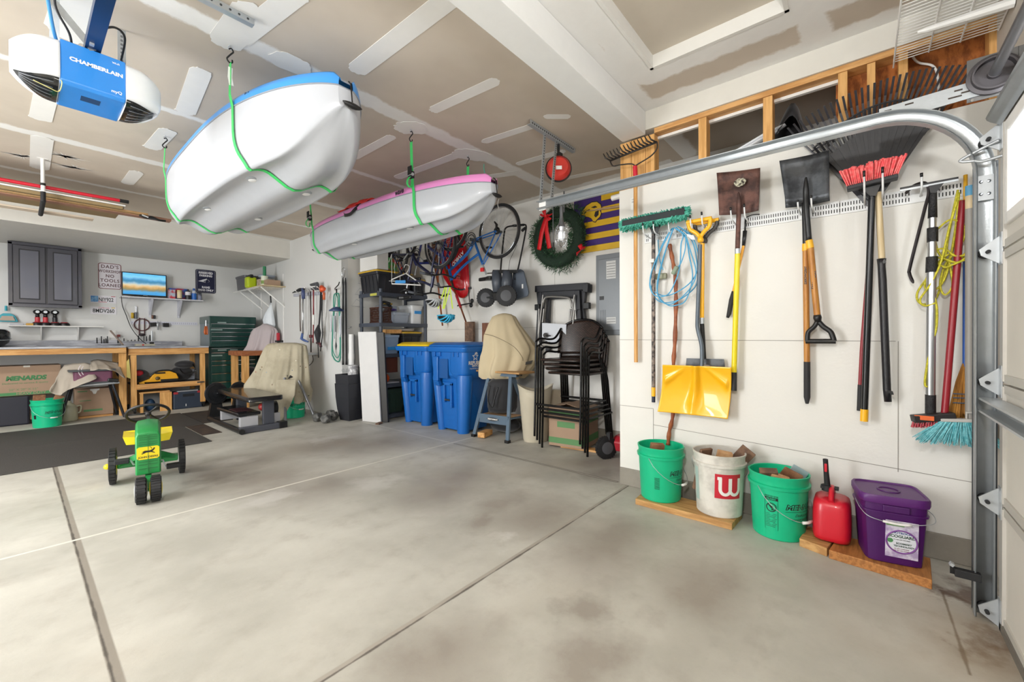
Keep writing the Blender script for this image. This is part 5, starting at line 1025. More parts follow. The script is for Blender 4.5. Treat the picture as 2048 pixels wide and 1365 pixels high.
# ---------------------------------------------------------------- bicycles hung upside down
TIRE = mat('tyre_rubber', '#2a2a2c', .75, nz=.15, sc=30)
def bike(xr, ra, fa, col, label, kind=0, extras=()):
    "upside down; ra / fa = rear and front axle points"
    ra, fa = V(ra), V(fa); fx = (fa-ra).normalized(); dn = V((0, 0, -1)); dn = (dn-fx*dn.dot(fx)).normalized(); sd = fx.cross(dn); L = (fa-ra).length; k = L/1.04; R = xr
    t = thing('bicycle', (ra+fa)/2+dn*.5, label, 'bicycle'); fm = C(col, .3, .3, coat=.5)
    def q(a, d, s=0): return ra+fx*a*k+dn*d*k+sd*s
    for c in (ra, fa):
        w = B().torus(c, R-.018, .019, sd, 48, 10).done('tyre', TIRE, t, smooth=True)
        B().torus(c, R-.040, .009, sd, 48, 6).done('rim', CHROME, w, smooth=True)
        b = B(); a0 = sd.orthogonal().normalized(); b0 = sd.cross(a0)
        for i in range(28):
            a = 2*PI*i/28; d = a0*math.cos(a)+b0*math.sin(a); e = a0*math.cos(a+(.5 if i % 2 else -.5))+b0*math.sin(a+(.5 if i % 2 else -.5)); b.tube([c+e*.02+sd*(.022 if i % 2 else -.022), c+d*(R-.045)], .0011, 3, cap=False)
        b.done('spokes', STEEL, w); B().cyl(c-sd*.05, c+sd*.05, .015, n=12).done('hub', DKSTEEL, w, smooth='auto')
    bb_, st_, hd0, hd1 = q(.43, -.03+.08), q(.30, .44), q(.86, .52), q(.90, .40)
    if kind == 0: st_ = q(.27, .38)
    fr = B(); fr.tube([bb_, st_], .016, 10); fr.tube(spl([bb_, q(.55, .20), hd1]), .021, 10); fr.tube(spl([lerp(bb_, st_, .55 if kind == 0 else .92), q(.62, .44 if kind else .36), hd0]), .017, 10); fr.tube([hd0+(hd0-hd1)*.15, hd1-(hd0-hd1)*.15], .021, 10)
    for s in (-.045, .045): fr.tube([bb_+sd*s*.5, q(0, 0, s*1.1)], .009, 8).tube([st_+sd*s*.3, q(0, 0, s*1.1)], .008, 8).tube([hd1-(hd0-hd1)*.15+sd*s*.8, lerp(hd1, fa, .25)+sd*s, fa+sd*s*1.15], [.013, .012, .009], 8)
    fr.done('frame', fm, t, smooth='auto')
    sp = st_+(st_-bb_).normalized(); B().tube([st_, st_+(st_-bb_).normalized()*.14], .012, 10).done('seat_post', STEEL, t)
    s0 = st_+(st_-bb_).normalized()*.17
    B().ext([(-.13, .05), (-.11, .075), (-.06, .07), (0, .035), (.08, .022), (.14, .014), (.14, -.014), (.08, -.022), (0, -.035), (-.06, -.07), (-.11, -.075), (-.13, -.05)], s0+dn*.01, fx, sd, dn*.045).done('saddle', BLACK, t, bevel=.012)
    hb_ = hd0+(hd0-hd1).normalized()*.10; B().tube([hd0, hb_, hb_+fx*.06], .012, 10).done('stem', BLACK, t)
    hc_ = hb_+fx*.06; hbp = spl([hc_+sd*.29-fx*.10, hc_+sd*.18-fx*.0+dn*.03, hc_, hc_-sd*.18+dn*.03, hc_-sd*.29-fx*.10]); B().tube(hbp, .011, 10).done('handlebar', BLACK, t, smooth=True)
    for s in (1, -1): B().tube([hc_+sd*s*.22-fx*.035+dn*.02, hc_+sd*s*.30-fx*.11], .017, 10).done('grip', C('#4a4d54', .6), t, smooth=True); B().tube([hc_+sd*s*.16+dn*.02, hc_+sd*s*.20+fx*.05, hc_+sd*s*.26+fx*.02], .006, 6).done('brake_lever', BLACK, t, smooth=True)
    B().torus(bb_+sd*.06, .085, .006, sd, 30, 6).torus(bb_+sd*.055, .06, .006, sd, 24, 6).cyl(bb_-sd*.07, bb_+sd*.07, .02, n=12).done('chainring', DKSTEEL, t, smooth=True)
    for s, a in ((1, .6), (-1, -.6+PI)):
        pe = bb_+(fx*math.cos(a)+dn*math.sin(a))*.16+sd*s*.08; B().tube([bb_+sd*s*.075, pe], .009, 8).done('crank', STEEL, t); B().box(pe+sd*s*.05, (.09, .06, .02), MX(((fx.x, sd.x, dn.x), (fx.y, sd.y, dn.y), (fx.z, sd.z, dn.z)))).done('pedal', BLACKM, t, bevel=.003)
    B().torus(ra+sd*.04, .035, .012, sd, 24, 6).tube([ra+sd*.05, ra+sd*.055-dn*.07-fx*.01, ra+sd*.05-dn*.11+fx*.03], [.012, .016, .010], 8).done('derailleur', BLACK, t, smooth=True)
    return t, q, (bb_, st_, hd0, hd1, hc_)
ra = P(998, 463, X=3.80); bk1, q1, J1 = bike(.335, ra, ra+V((-.0, 1.04, .02)), '#1f6fc4', 'bright blue bicycle hung upside down, its rear wheel nearest the mower', 0)
d_ = (J1[3]-J1[0]).normalized(); mp = lerp(J1[0], J1[3], .6); text('QUINTA', .07, mp+V((-.024, 0, 0)), d_*-1, V((0, d_.z, -d_.y)) if d_.y > 0 else V((0, -d_.z, d_.y)), WHITE, bk1, bold=.001)
B().box(J1[1]+V((-.03, -.02, -.07)), (.03, .05, .05)).done('red_reflector', C('#e0262a', .3), bk1, bevel=.005)
B().tube(spl([(3.80, ra.y, ZC-.001), (3.80, ra.y, ra.z+.40), (3.78, ra.y-.0, ra.z+.33), (3.80, ra.y, ra.z+.27), (3.82, ra.y, ra.z+.30)]), .005, 8).done('wheel_hook', WHITE, tag(bpy.data.objects.new('x', None), 'x', 'x') if False else bk1, smooth=True)
fa = P(880, 487, X=3.48); bk2, q2_, J2 = bike(.325, fa+V((.06, 1.05, 0)), fa, '#1b2145', 'dark navy bicycle hung upside down with wire rear rack over the shelf', 1)
b = B()
rr0 = q2_(.0, .38)
for s in (-.06, -.03, 0, .03, .06): b.tube([rr0+V((s, -.05, .0)), rr0+V((s, .33, .02))], .004, 6)
for y_ in (-.05, .1, .33): b.tube([rr0+V((-.065, y_, .0)), rr0+V((.065, y_, .0))], .004, 6)
for s in (-.07, .07): b.tube([fa+V((.06+s, 1.05, 0)), rr0+V((s, .25, .02))], .004, 6).tube([fa+V((.06+s, 1.05, 0)), rr0+V((s, .0, .0))], .004, 6).tube([fa+V((.06+s, 1.12, .1)), fa+V((.06+s, 1.25, .05)), rr0+V((s, .33, .02))], .004, 6)
b.done('rear_rack', C('#d9d8d6', .4), bk2)
fa = P(903, 452, X=3.63); bk3, q3_, J3 = bike(.325, fa+V((.02, 1.04, .02)), fa, '#23327e', 'royal blue bicycle hung upside down between the bright blue and navy ones', 1)
# helmets
def helmet(c, rot, m1, m2, label, s=1):
    c = V(c); t = thing('bike_helmet', c, label, 'helmet'); R3 = MX.Rotation(rot, 3, 'Z') @ MX.Rotation(PI, 3, 'X')
    def pt(a, e, r=1): return c+R3 @ V((.13*s*r*math.cos(a)*math.cos(e), .098*s*r*math.sin(a)*math.cos(e), .085*s*r*math.sin(e)))
    B().grid(lambda u, v: pt(2*PI*u, PI/2*v*.999, .93), 24, 8, cu=True).done('liner', m2, t, smooth=True, solid=.006)
    for k in (-2, -1, 0, 1, 2):
        B().ribbon([c+R3 @ V((.135*s*math.cos(th), k*.038*s*abs(math.sin(th))**.5+.0, .092*s*math.sin(th)*math.sqrt(max(.1, 1-(k*.4)**2)))) for th in [PI*i/12 for i in range(13)]], .019*s, .012, R3 @ V((0, 1, 0))).done('shell_rib', m1, t, smooth=True)
    B().tube([pt(2*PI*i/30, .05, 1.02) for i in range(30)], .009*s, 6, closed=True).done('rim_band', m1, t, smooth=True)
    return t
h1 = helmet(P(868, 600, X=3.42), 1.2, C('#b6b9bc', .3), BLACK, 'silver and black bike helmet hanging from the navy bicycle')
hc = P(892, 631, X=3.45); h2 = helmet(hc, 1.3, C('#3fb4dd', .35), BLACK, 'light blue bike helmet hanging by lime straps')
for a, c in (((876, 618), (890, 575)), ((886, 618), (893, 575)), ((888, 618), (900, 575)), ((905, 618), (900, 575))): B().ribbon([P(*a, X=3.45), P(*c, X=3.45)], .014, .002, (1, -1, 0)).done('lime_strap', C('#c7e23a', .6), h2)
# wooden paddles
PW = wood('varnished_paddle', '#8f4a22', '#6e3517', .35, st=(6, 6, 1))
for a, c, lb in (((866, 470), (885, 652), 'varnished wooden paddle, the left one hanging grip down under the bicycles'), ((880, 500), (934, 650), 'varnished wooden paddle with red band, the right one hanging grip down under the bicycles')):
    a, c = Q(*a, .12), Q(*c, .12); t = thing('canoe_paddle', c, lb, 'paddle'); B().tube([a, lerp(a, c, .3), lerp(a, c, .55), c], [.05, .06, .018, .016], 12, flat=.35).done('paddle_body', PW, t, smooth=True)
    if 'red band' in lb: B().tube([lerp(a, c, .62), lerp(a, c, .78)], .0195, 12).done('red_band', C('#b5202a', .4), t)
# red sled
t = thing('snow_sled', Q(930, 590, .1), 'glossy red plastic sled standing on end behind the bicycles', 'sled')
pr_ = [(870, 520), (885, 450), (920, 440), (933, 500), (937, 560), (936, 585), (928, 597), (915, 597), (905, 585), (885, 560)]; pc = [Q(u, v, .06) for u, v in pr_]; cc = sum(pc, V())/len(pc); pc = [p for p in pc]
b = B(); K = 8; rg = []
for i in range(K):
    f_ = 1-i/(K-1)*.55; rg.append([b.v(lerp(cc, p, f_)+V((-.05*math.sin(PI/2*i/(K-1))+ (.02 if i == 0 else 0), 0, 0))) for p in pc])
for i in range(K-1):
    for j in range(len(pc)): b.f(rg[i][j], rg[i][(j+1) % len(pc)], rg[i+1][(j+1) % len(pc)], rg[i+1][j])
b.f(*rg[-1]); b.done('sled_body', C('#c4131f', .2, coat=.6), t, smooth=True, sub=1); B().tube([Q(937, 575, .1), Q(939, 605, .1)], .006, 6).tube([Q(915, 612, .12), Q(945, 606, .12)], .010, 8).ball(Q(944, 602, .12), (.02, .03, .03)).ball(Q(942, 611, .12), (.02, .03, .03)).done('truck', BLACK, t, smooth=True)
# push mower hanging
t = thing('push_spreader', Q(1000, 590, .25), 'black and grey push mower with two wheels and grey catcher hung on the back wall', 'push mower')
def wheel(c, r, w, ax, m, par, tread=18, hubm=None, name='wheel'):
    c = V(c); b = B(); b.lathe([(r*.30, -w/2), (r*.85, -w/2), (r, -w*.35), (r, w*.35), (r*.85, w/2), (r*.30, w/2)], c, 36, axis=ax, cap=True); o = b.done(name, m, par, smooth='auto')
    a_ = V(ax).normalized(); e = a_.orthogonal().normalized(); g = a_.cross(e); tb = B()
    for i in range(tread):
        th = 2*PI*i/tread; d = e*math.cos(th)+g*math.sin(th); tt = a_.cross(d); Rm = MX(((d.x, tt.x, a_.x), (d.y, tt.y, a_.y), (d.z, tt.z, a_.z))); tb.box(c+d*r, (r*.08, r*.16, w*.8), Rm)
    tb.done('tread', m, o)['kind'] = 'stuff'
    if hubm: B().lathe([(.001, -w*.58), (r*.28, -w*.58), (r*.55, -w*.52), (r*.6, -w*.40), (r*.6, w*.40), (r*.55, w*.52), (r*.28, w*.58), (.001, w*.58)], c, 24, axis=ax).done('wheel_hub', hubm, o, smooth='auto')
    return o
wa = (.75, .66, 0); GB = C('#474c55', .4)
wheel(Q(972, 596, .30), .115, .05, (.9, .4, 0), BLACKM, t, 24, C('#3b3b3e', .5)); wheel(Q(1013, 592, .42), .118, .05, (.9, .4, 0), BLACKM, t, 24, C('#3b3b3e', .5))
B().cyl(Q(972, 596, .30), Q(1013, 592, .42), .012, n=10).done('axle', DKSTEEL, t)
for a, c in (((993, 543), (996, 585)), ((1015, 543), (1013, 588))): B().tube([Q(*a, .34), lerp(Q(*a, .34), Q(*c, .34), .5), Q(*c, .34)], [.055, .068, .06], 16).done('drum_cover', GB, t, smooth=True)
B().hexa([Q(u, v, o) for o in (.28, .40) for u, v in ((982, 585), (1026, 585), (1022, 600), (988, 602))]).hexa([Q(u, v, o) for o in (.28, .36) for u, v in ((985, 540), (1035, 540), (1035, 546), (985, 548))]).done('chassis', BLACK, t, bevel=.008)
b = B(); pc = [(1026, 545), (1040, 538), (1048, 542), (1058, 585), (1056, 593), (1030, 602), (1022, 600)]; rg = [[b.v(Q(u, v, o)) for u, v in pc] for o in (.06, .09, .22, .26)]; loft(b, rg); b.done('catcher', C('#525a66', .5), t, smooth='auto', bevel=.015)
B().box(Q(1045, 573, .262), (.003, .02, .05)).done('white_label', WHITE, t)
hp_ = [Q(1000, 556, .33), Q(1003, 520, .28), Q(1008, 470, .2), Q(1012, 456, .18), Q(1025, 452, .16), Q(1045, 450, .14), Q(1052, 452, .14), Q(1050, 470, .15), Q(1038, 530, .2), Q(1030, 560, .26)]
B().tube(spl(hp_, 5), .010, 8).done('handle_tube', BLACK, t, smooth=True); B().tube([Q(1026, 452, .165), Q(1048, 450, .145)], .015, 10).tube([Q(1044, 462, .14), Q(1051, 456, .14)], .018, 10).done('foam_grip', BLACKM, t, smooth=True); B().tube([Q(1016, 546, .3), Q(1020, 520, .25), Q(1034, 490, .16)], .0025, 5).done('control_cable', BLACK, t)
B().tube([Q(975, 547, .26), Q(1020, 545, .3)], .007, 8).done('brass_crossbar', C('#5b5545', .4, .6), t)
# ================================================================ things standing in the back bay
CAMP = V((0, 0, CH))
def on(u, v, dp):
    "point seen at pixel u,v at the same depth as dp"
    t = (V(dp)-CAMP).dot(_F); return CAMP+(_F+(u-1024)/FPX*_R+(682.5-v)/FPX*_U)*t
FH = V((_F.x, _F.y, 0)).normalized(); RH = V((_R.x, _R.y, 0)).normalized()
def sil(name, rows, dp, k, m, par=None, fold=0, nf=7, seed=1, n=48, top=True, bot=False, solid=0, jit=.25, sub=0):
    "solid of revolution-like body from real half widths: rows of (v, uL, uR[, depth shift])"
    r_ = random.Random(seed); ph = [r_.uniform(0, 6) for _ in range(4)]; b = B(); rg = []; N = len(rows)
    for i, rw in enumerate(rows):
        v, a, c = rw[:3]; pa, pc = on(a, v, dp), on(c, v, dp); ctr = (pa+pc)/2+(FH*rw[3] if len(rw) > 3 else V()); w = (pc-pa).length/2; g = []
        for j in range(n):
            th = 2*PI*j/n; f_ = 1+fold*(i/max(1, N-1))*(math.sin(nf*th+ph[0]+i*.12)*.6+math.sin((nf*2+1)*th+ph[1])*.3+NZ.noise(V((th*2, i*.5, seed)))*jit*2)
            g.append(b.v(ctr+RH*w*math.cos(th)*f_+FH*w*k*math.sin(th)*f_+V((0, 0, NZ.noise(V((th*3, seed, 7)))*fold*.12 if i == N-1 else 0))))
        rg.append(g)
    for i in range(N-1):
        for j in range(n): b.f(rg[i][j], rg[i][(j+1) % n], rg[i+1][(j+1) % n], rg[i+1][j])
    if top: b.f(*rg[0][::-1])
    if bot: b.f(*rg[-1])
    return b.done(name, m, par, smooth=True, solid=solid, sub=sub)
def rrect(b, x0, x1, y0, y1, z, r=.05, n=5):
    out = []
    for cx, cy, a0 in ((x1-r, y1-r, 0), (x0+r, y1-r, PI/2), (x0+r, y0+r, PI), (x1-r, y0+r, 1.5*PI)):
        for i in range(n): a = a0+PI/2*i/(n-1); out.append(b.v((cx+r*math.cos(a), cy+r*math.sin(a), z)))
    return out
# recycling bins
BB = mat('recycling_blue', '#1062b2', .42, nz=.08, sc=4, coat=.1)
def rbin(x, y, lidm, label, logo):
    t = thing('recycling_bin', (x, y, 0), label, 'recycling bin')
    b = B(); loft(b, [rrect(b, x-w, x+w2, y-d, y+d, z, .06) for z, w, w2, d in ((.02, .19, .24, .22), (.66, .225, .27, .27), (.70, .26, .29, .30), (.95, .275, .30, .325), (1.0, .275, .30, .325))]); b.done('bin_body', BB, t, smooth='auto', bevel=.008)
    for sy in (-1, 1):
        b = B(); c0, c1 = V((x-.175, y+sy*.19, .0)), V((x-.20, y+sy*.245, .68)); b.tube([c0, lerp(c0, c1, .97), c1+V((0, 0, .03))], [.075 if sy < 0 else .055, .10 if sy < 0 else .07, .09 if sy < 0 else .06], 20); b.done('corner_column', BB, t, smooth='auto')
    b = B(); loft(b, [rrect(b, x-w, x+w, y-d, y-d+e, z, .07) for z, w, d, e in ((.62, .20, .24, .14), (.68, .255, .30, .24), (.74, .275, .325, .30), (.99, .28, .335, .32))]); b.done('shoulder', BB, t, smooth='auto')
    # handle recess shade as a darker flat panel; step on the room side
    b = B(); X = x-.277; b.bx(X-.004, X+.004, y-.03, y+.14, .66, .90).done('recess', C('#0e4f90', .5), t); b = B().bx(X-.030, X+.02, y+.13, y+.22, .62, .93).hexa([(X-.03, y+.13, .62), (X+.03, y+.13, .62), (X+.03, y+.22, .62), (X-.03, y+.22, .62), (X-.0, y+.13, .56), (X+.05, y+.13, .56), (X+.05, y+.22, .56), (X, y+.22, .56)]).done('side_rib', BB, t, bevel=.01)
    X = x-.215; b = B().bx(X-.035, X+.03, y-.06, y-.03, .36, .60).bx(X-.035, X+.03, y+.07, y+.10, .36, .60).bx(X-.035, X+.03, y-.06, y+.10, .57, .61).bx(X-.035, X+.03, y-.06, y-.03, .30, .36).done('catch_bar_frame', BB, t, bevel=.006)
    B().cyl((X-.025, y-.03, .39), (X-.025, y+.07, .39), .012, n=12).done('catch_bar', DKSTEEL, t, smooth='auto')
    b = B(); loft(b, [rrect(b, x-w, x+w2, y-d, y+d, z, .05) for z, w, w2, d in ((.985, .30, .31, .345), (1.035, .315, .315, .36), (1.05, .31, .31, .355))]); b.done('rim', BB, t, smooth='auto', bevel=.006)
    b = B(); [b.bx(x-.295, x-.27, y+q-.006, y+q+.006, .93, .99) for q in (-.22, -.14, .1, .2)]; b.done('rim_ribs', BB, t, bevel=.003)
    b = B(); loft(b, [rrect(b, x-w, x+w2, y-d, y+d, z, .06) for z, w, w2, d in ((1.051, .30, .33, .345), (1.07, .295, .33, .34), (1.10, .24, .30, .30), (1.104, .2, .28, .26))]); b.done('lid', lidm, t, smooth='auto', bevel=.006)
    if logo:
        yy = y-.3365; c = (x-.11, yy, .90)
        B().ext([(r*math.sin(2*PI*i/10), r*math.cos(2*PI*i/10)) for i, r in enumerate([.055, .025]*5)], (c[0], yy, .93), (1, 0, 0), (0, 0, 1), (0, -.001, 0)).done('star_logo', WHITE, t)
        B().ext([(r*math.sin(2*PI*i/10), r*math.cos(2*PI*i/10)) for i, r in enumerate([.036, .016]*5)], (c[0], yy-.0012, .93), (1, 0, 0), (0, 0, 1), (0, -.0006, 0)).done('star_centre', BB, t)
        text('R', .05, (c[0]+.02, yy-.002, .975), (1, 0, 0), (0, 0, 1), WHITE, t, bold=.002); text('REPUBLIC', .058, (x-.10, yy-.001, .855), (1, 0, 0), (0, 0, 1), WHITE, t, bold=.002); text('SERVICES', .034, (x-.10, yy-.001, .82), (1, 0, 0), (0, 0, 1), WHITE, t, bold=.0008); text('RepublicServices.com', .024, (x-.10, yy-.001, .79), (1, 0, 0), (0, 0, 1), WHITE, t)
    return t
rbin(3.66, 3.90, BB, 'blue recycling bin with blue lid and white star logo beside the tan cover', True)
rbin(3.68, 4.625, C('#e9c51f', .4), 'blue recycling bin with yellow lid next to the shelving', False)
block((4.0, 4.12, 1.245), (.05, .14, .27), (0, 0, 10), WDK, 'wide brown board end with knot standing behind the blue-lidded bin'); block((4.0, 3.78, 1.23), (.05, .16, .25), (0, 0, 5), wood('chestnut_board', '#7c4c34', '#62392a', .6, st=(3, 3, 3)), 'dark reddish board end standing behind the bins beside the tan cover')
# shelving unit
SX0, SX1, SY0, SY1 = 3.30, 4.08, 5.19, 5.70; SHM = C('#454b57', .5); t = thing('shelving_unit', (3.7, 5.45, 0), 'dark grey plastic shelving unit crowded with bins in the far corner', 'shelf')
for x_ in (SX0, SX1):
    for y_ in (SY0, SY1): B().cyl((x_, y_, 0), (x_, y_, 1.86), .024, n=14).done('post', SHM, t, smooth='auto')
SHZ = (.06, .50, .93, 1.37, 1.80)
for z in SHZ:
    b = B().bx(SX0-.02, SX1+.02, SY0-.025, SY1+.025, z-.005, z+.005).bx(SX0-.02, SX1+.02, SY0-.03, SY0-.018, z-.045, z+.008).bx(SX0-.03, SX0-.018, SY0-.02, SY1+.02, z-.045, z+.008).bx(SX1+.018, SX1+.03, SY0-.02, SY1+.02, z-.045, z+.008)
    for k in range(7): b.beam((SX0+.1*k, SY0-.031, z-.04), (SX0+.1*k+.09, SY0-.031, z+.005), .004, .004)
    b.done('shelf', SHM if z != 1.80 else C('#3b414d', .5), t)
B().bx(SX0-.032, SX0-.030, SY0+.05, SY0+.22, 1.765, 1.80).done('yellow_sticker', C('#b8b54e', .5), t)
def tote(x0, x1, y0, y1, z0, z1, bm, lm, label, name='storage_tote', tape=None, ribs=True, cat='storage bin'):
    t = thing(name, ((x0+x1)/2, (y0+y1)/2, z0), label, cat); i = (x1-x0)*.05
    b = B(); loft(b, [rrect(b, x0+i*k, x1-i*k, y0+i*k, y1-i*k, z, .03, 4) for z, k in ((z0+.001, 1.6), (z1-.06, .7), (z1-.055, .2), (z1-.02, 0))]); b.done('tote_body', bm, t, smooth='auto')
    if ribs:
        b = B(); n = max(3, int((x1-x0)/.10))
        for k in range(n): xx = lerp(x0+.05, x1-.05, k/(n-1)); b.beam((xx, y0+i*1.5, z0+.03), (xx, y0+i*.55, z1-.07), .018, .01, up=(0, 1, 0))
        n = max(3, int((y1-y0)/.10))
        for k in range(n): yy = lerp(y0+.05, y1-.05, k/(n-1)); b.beam((x0+i*1.5, yy, z0+.03), (x0+i*.55, yy, z1-.07), .018, .01, up=(1, 0, 0))
        b.done('ribs', bm, t)
    if lm: b = B(); loft(b, [rrect(b, x0-.012, x1+.012, y0-.012, y1+.012, z, .04, 4) for z in (z1-.02, z1-.002)]+[rrect(b, x0+.03, x1-.03, y0+.03, y1-.03, z1+.010, .04, 4)]); b.done('lid', lm, t, smooth='auto')
    if tape:
        a, c, z_ = tape; B().bx(a, c, y0-.004+i*.2, y0+i*1.0, z_, z_+.045).done('blue_tape', C('#2f8fd6', .6), t)
    return t
TB, TY = C('#24252a', .45), C('#d3aa2c', .45); CLR = mat('cloudy_plastic', '#aeb8c8', .2, alpha=.72, nz=.1); CLRB = mat('frosted_blue_plastic', '#8fa7c8', .25, alpha=.85, nz=.1)
tote(3.26, 3.88, 5.22, 5.72, 1.806, 2.13, TB, TY, 'large black tote with yellow lid on top of the shelving, under the white box'); tote(3.89, 4.09, 5.20, 5.70, 1.806, 2.06, TB, TY, 'black tote with yellow lid on top of the shelving beside the back wall')
t = thing('white_box', (3.45, 5.5, 2.14), 'white cardboard carton with red and green side on the yellow-lidded tote', 'box'); B().bx(3.28, 3.46, 5.24, 5.70, 2.145, 2.40).done('carton', C('#e3e2df', .7), t, bevel=.003); B().bx(3.46, 3.68, 5.24, 5.68, 2.145, 2.33).done('printed_side', mat('red_green_print', '#b3262b', .5, col2='#3c8a43', sc=9), t)
tag(B().grid(lambda u, w: V((3.30+.5*u, 5.30+.35*w, 2.41+.10*math.sin(PI*u)*math.sin(PI*w)+.02*NZ.noise(V((u*6, w*6, 3))))), 16, 12).done('black_bag', BC, smooth=True, solid=.01), 'slack black bag on top of the white carton high on the shelving', 'bag')
tag(B().ball((3.78, 5.40, 2.20), (.11, .12, .055), 14, 8).done('white_shoes', C('#d8d3cc', .6), smooth=True), 'pale crumpled cloth on the large yellow-lidded tote', 'cloth'); tag(B().ball((3.70, 5.28, 2.19), (.07, .05, .04), 12, 8).done('red_cloth', C('#c9252d', .6), smooth=True), 'red cloth beside the red and green carton', 'cloth')
CRT = C('#4a2c22', .5); t = thing('milk_crate', (3.42, 5.3, 1.38), 'dark brown lattice crate at the left of the second shelf', 'crate'); b = B()
for k in range(9):
    for x_ in (3.335, 3.505): b.beam((x_, 5.235+.035*k, 1.385), (x_, 5.235+.035*min(8, k+3), 1.60), .006, .010, up=(1, 0, 0)).beam((x_, 5.235+.035*k, 1.60), (x_, 5.235+.035*min(8, k+3), 1.385), .006, .010, up=(1, 0, 0))
    b.beam((3.335+.019*k, 5.225, 1.385), (3.335+.019*min(8, k+3), 5.225, 1.60), .008, .006)
for z in (1.38, 1.59): b.bx(3.33, 3.51, 5.22, 5.23, z, z+.02).bx(3.33, 3.34, 5.22, 5.53, z, z+.02).bx(3.50, 3.51, 5.22, 5.53, z, z+.02)
b.done('crate_lattice', CRT, t); B().ball((3.42, 5.36, 1.60), (.09, .14, .05), 12, 8).done('grey_cloth', C('#777b80', .8), t, smooth=True); B().tube(spl([(3.34, 5.25, 1.62), (3.40, 5.28, 1.68), (3.50, 5.26, 1.66)]), .02, 8).done('dark_strap', BLACKM, t, smooth=True)
tote(3.53, 3.83, 5.22, 5.55, 1.376, 1.56, CLR, None, 'low clear bin in the middle of the second shelf', ribs=False); tote(3.84, 4.06, 5.21, 5.55, 1.376, 1.66, C('#d9dbdd', .4), C('#cfd2d4', .4), 'white lidded bin with blue tape on the second shelf', tape=(3.90, 4.02, 1.53), ribs=False)
tote(3.58, 3.74, 5.56, 5.68, 1.376, 1.70, TB, TY, 'black bin with yellow lid at the back of the second shelf', ribs=False); tag(B().bx(3.75, 3.83, 5.57, 5.68, 1.376, 1.66).done('plastic_box', CLR, bevel=.006), 'narrow clear plastic box behind the low clear bin', 'plastic box'); tag(B().ball((3.60, 5.40, 1.585), (.09, .09, .02), 12, 8).done('purple_cloth', C('#4c3a86', .7), smooth=True), 'purple cloth on the low clear bin', 'cloth')
for k in range(3): tag(B().bx(3.40+.02*k, 3.66+.03*k, 5.21+.06*k, 5.26+.06*k, 1.23, 1.285).done('pine_lath', PINE), ('front', 'middle', 'rear')[k]+' pine slat lying over the third shelf bins', 'wood slat', 'pine slats on the third shelf')
tote(3.36, 3.63, 5.20, 5.5, .936, 1.225, CLRB, None, 'frosted blue bin with blue tape on the third shelf', tape=(3.42, 3.58, .99), ribs=False); tote(3.68, 4.03, 5.21, 5.55, .936, 1.25, TB, TY, 'black tote with yellow lid on the third shelf', tape=(3.80, 3.92, .97))
tag(B().ball((3.85, 5.38, 1.285), (.14, .12, .03), 14, 8).done('pale_rags', C('#cfc6c0', .8), smooth=True), 'pale rags on the yellow lid of the third shelf tote', 'rags')
tag(B().ball((3.42, 5.32, .58), (.08, .10, .075), 14, 8).done('orange_bag', C('#e0571c', .5), smooth=True), 'bright orange bag on the low shelf beside the bin', 'bag'); tag(B().bx(3.34, 3.60, 5.23, 5.5, .66, .88).done('brown_carton', C('#5b2d20', .7)), 'dark brown carton on the low shelf behind the post', 'box')
tote(3.34, 3.75, 5.24, 5.62, .066, .42, C('#2c3f36', .5), C('#27372f', .5), 'dark green tote on the bottom shelf'); tag(B().bx(3.33, 3.62, 5.22, 5.5, .506, .52).done('folded_cloth', C('#b9bac4', .8)), 'folded pale cloth on the low shelf under the orange bag', 'cloth')
# leaning boards
def lean(a, c, w, h, th, m, label, name='leaning_board', cat='board'):
    a, c = V(a), V(c); return tag(B().hexa([a, c, c+w, a+w, a+h, c+h, c+w+h, a+w+h]).done(name, m, bevel=.002), label, cat)
lean((3.105, 5.36, .0), (3.185, 5.03, .0), V((.02, .005, 0)), V((.01, .12, 1.25)), .02, C('#dad9d8', .45), 'white laminated board leaning between black planter and shelving')
lean((3.205, 5.06, .0), (3.265, 4.98, .0), V((.025, .005, 0)), V((.005, .10, 1.24)), .02, mat('black_board', '#2a2827', .5, nz=.3), 'black board leaning against the shelving post')
tag(B().box((3.13, 4.98, .012), (.10, .05, .02), MX.Rotation(.5, 3, 'Z')).done('door_wedge', WDK), 'small brown wood shim on the floor before the white board', 'wood shim')
# planters with pitcher
PLM = C('#25262c', .6)
def planter(c, z0, s0, s1, h, rot, label):
    t = thing('square_planter', (c[0], c[1], z0), label, 'planter'); R3 = MX.Rotation(rot, 3, 'Z'); b = B()
    def ring(s, z): return [b.v(V((c[0], c[1], z0+z))+R3 @ V((a*s, d*s, 0))) for a, d in ((-1, -1), (1, -1), (1, 1), (-1, 1))]
    loft(b, [ring(s, z) for s, z in ((s0, 0), (lerp(s0, s1, .55), h*.3), (lerp(s0, s1, .85), h*.62), (s1, h), (s1-.012, h), (s1-.02, h-.05))], True); b.done('planter_body', PLM, t); return t
planter((3.07, 5.60), 0, .105, .155, .52, .12, 'tall black square planter, the lower of two nested ones'); planter((3.07, 5.60), .18, .11, .150, .47, .12, 'black square planter nested on top of the other, holding the white pitcher')
t = thing('white_pitcher', (3.09, 5.58, .62), 'white marbled pitcher standing in the upper planter', 'pitcher'); MRB = mat('marbled_enamel', '#d9d9da', .35, col2='#8e8d90', sc=16)
B().lathe([(.001, 0), (.07, 0), (.075, .05), (.068, .11), (.078, .15), (.082, .155), (.074, .153)], (3.09, 5.57, .62), 28).done('pitcher_body', MRB, t, smooth='auto'); B().tube(spl([(3.155, 5.53, .74), (3.20, 5.50, .76), (3.205, 5.50, .70), (3.16, 5.53, .645)]), .008, 8).done('handle', C('#55565a', .4), t, smooth=True)
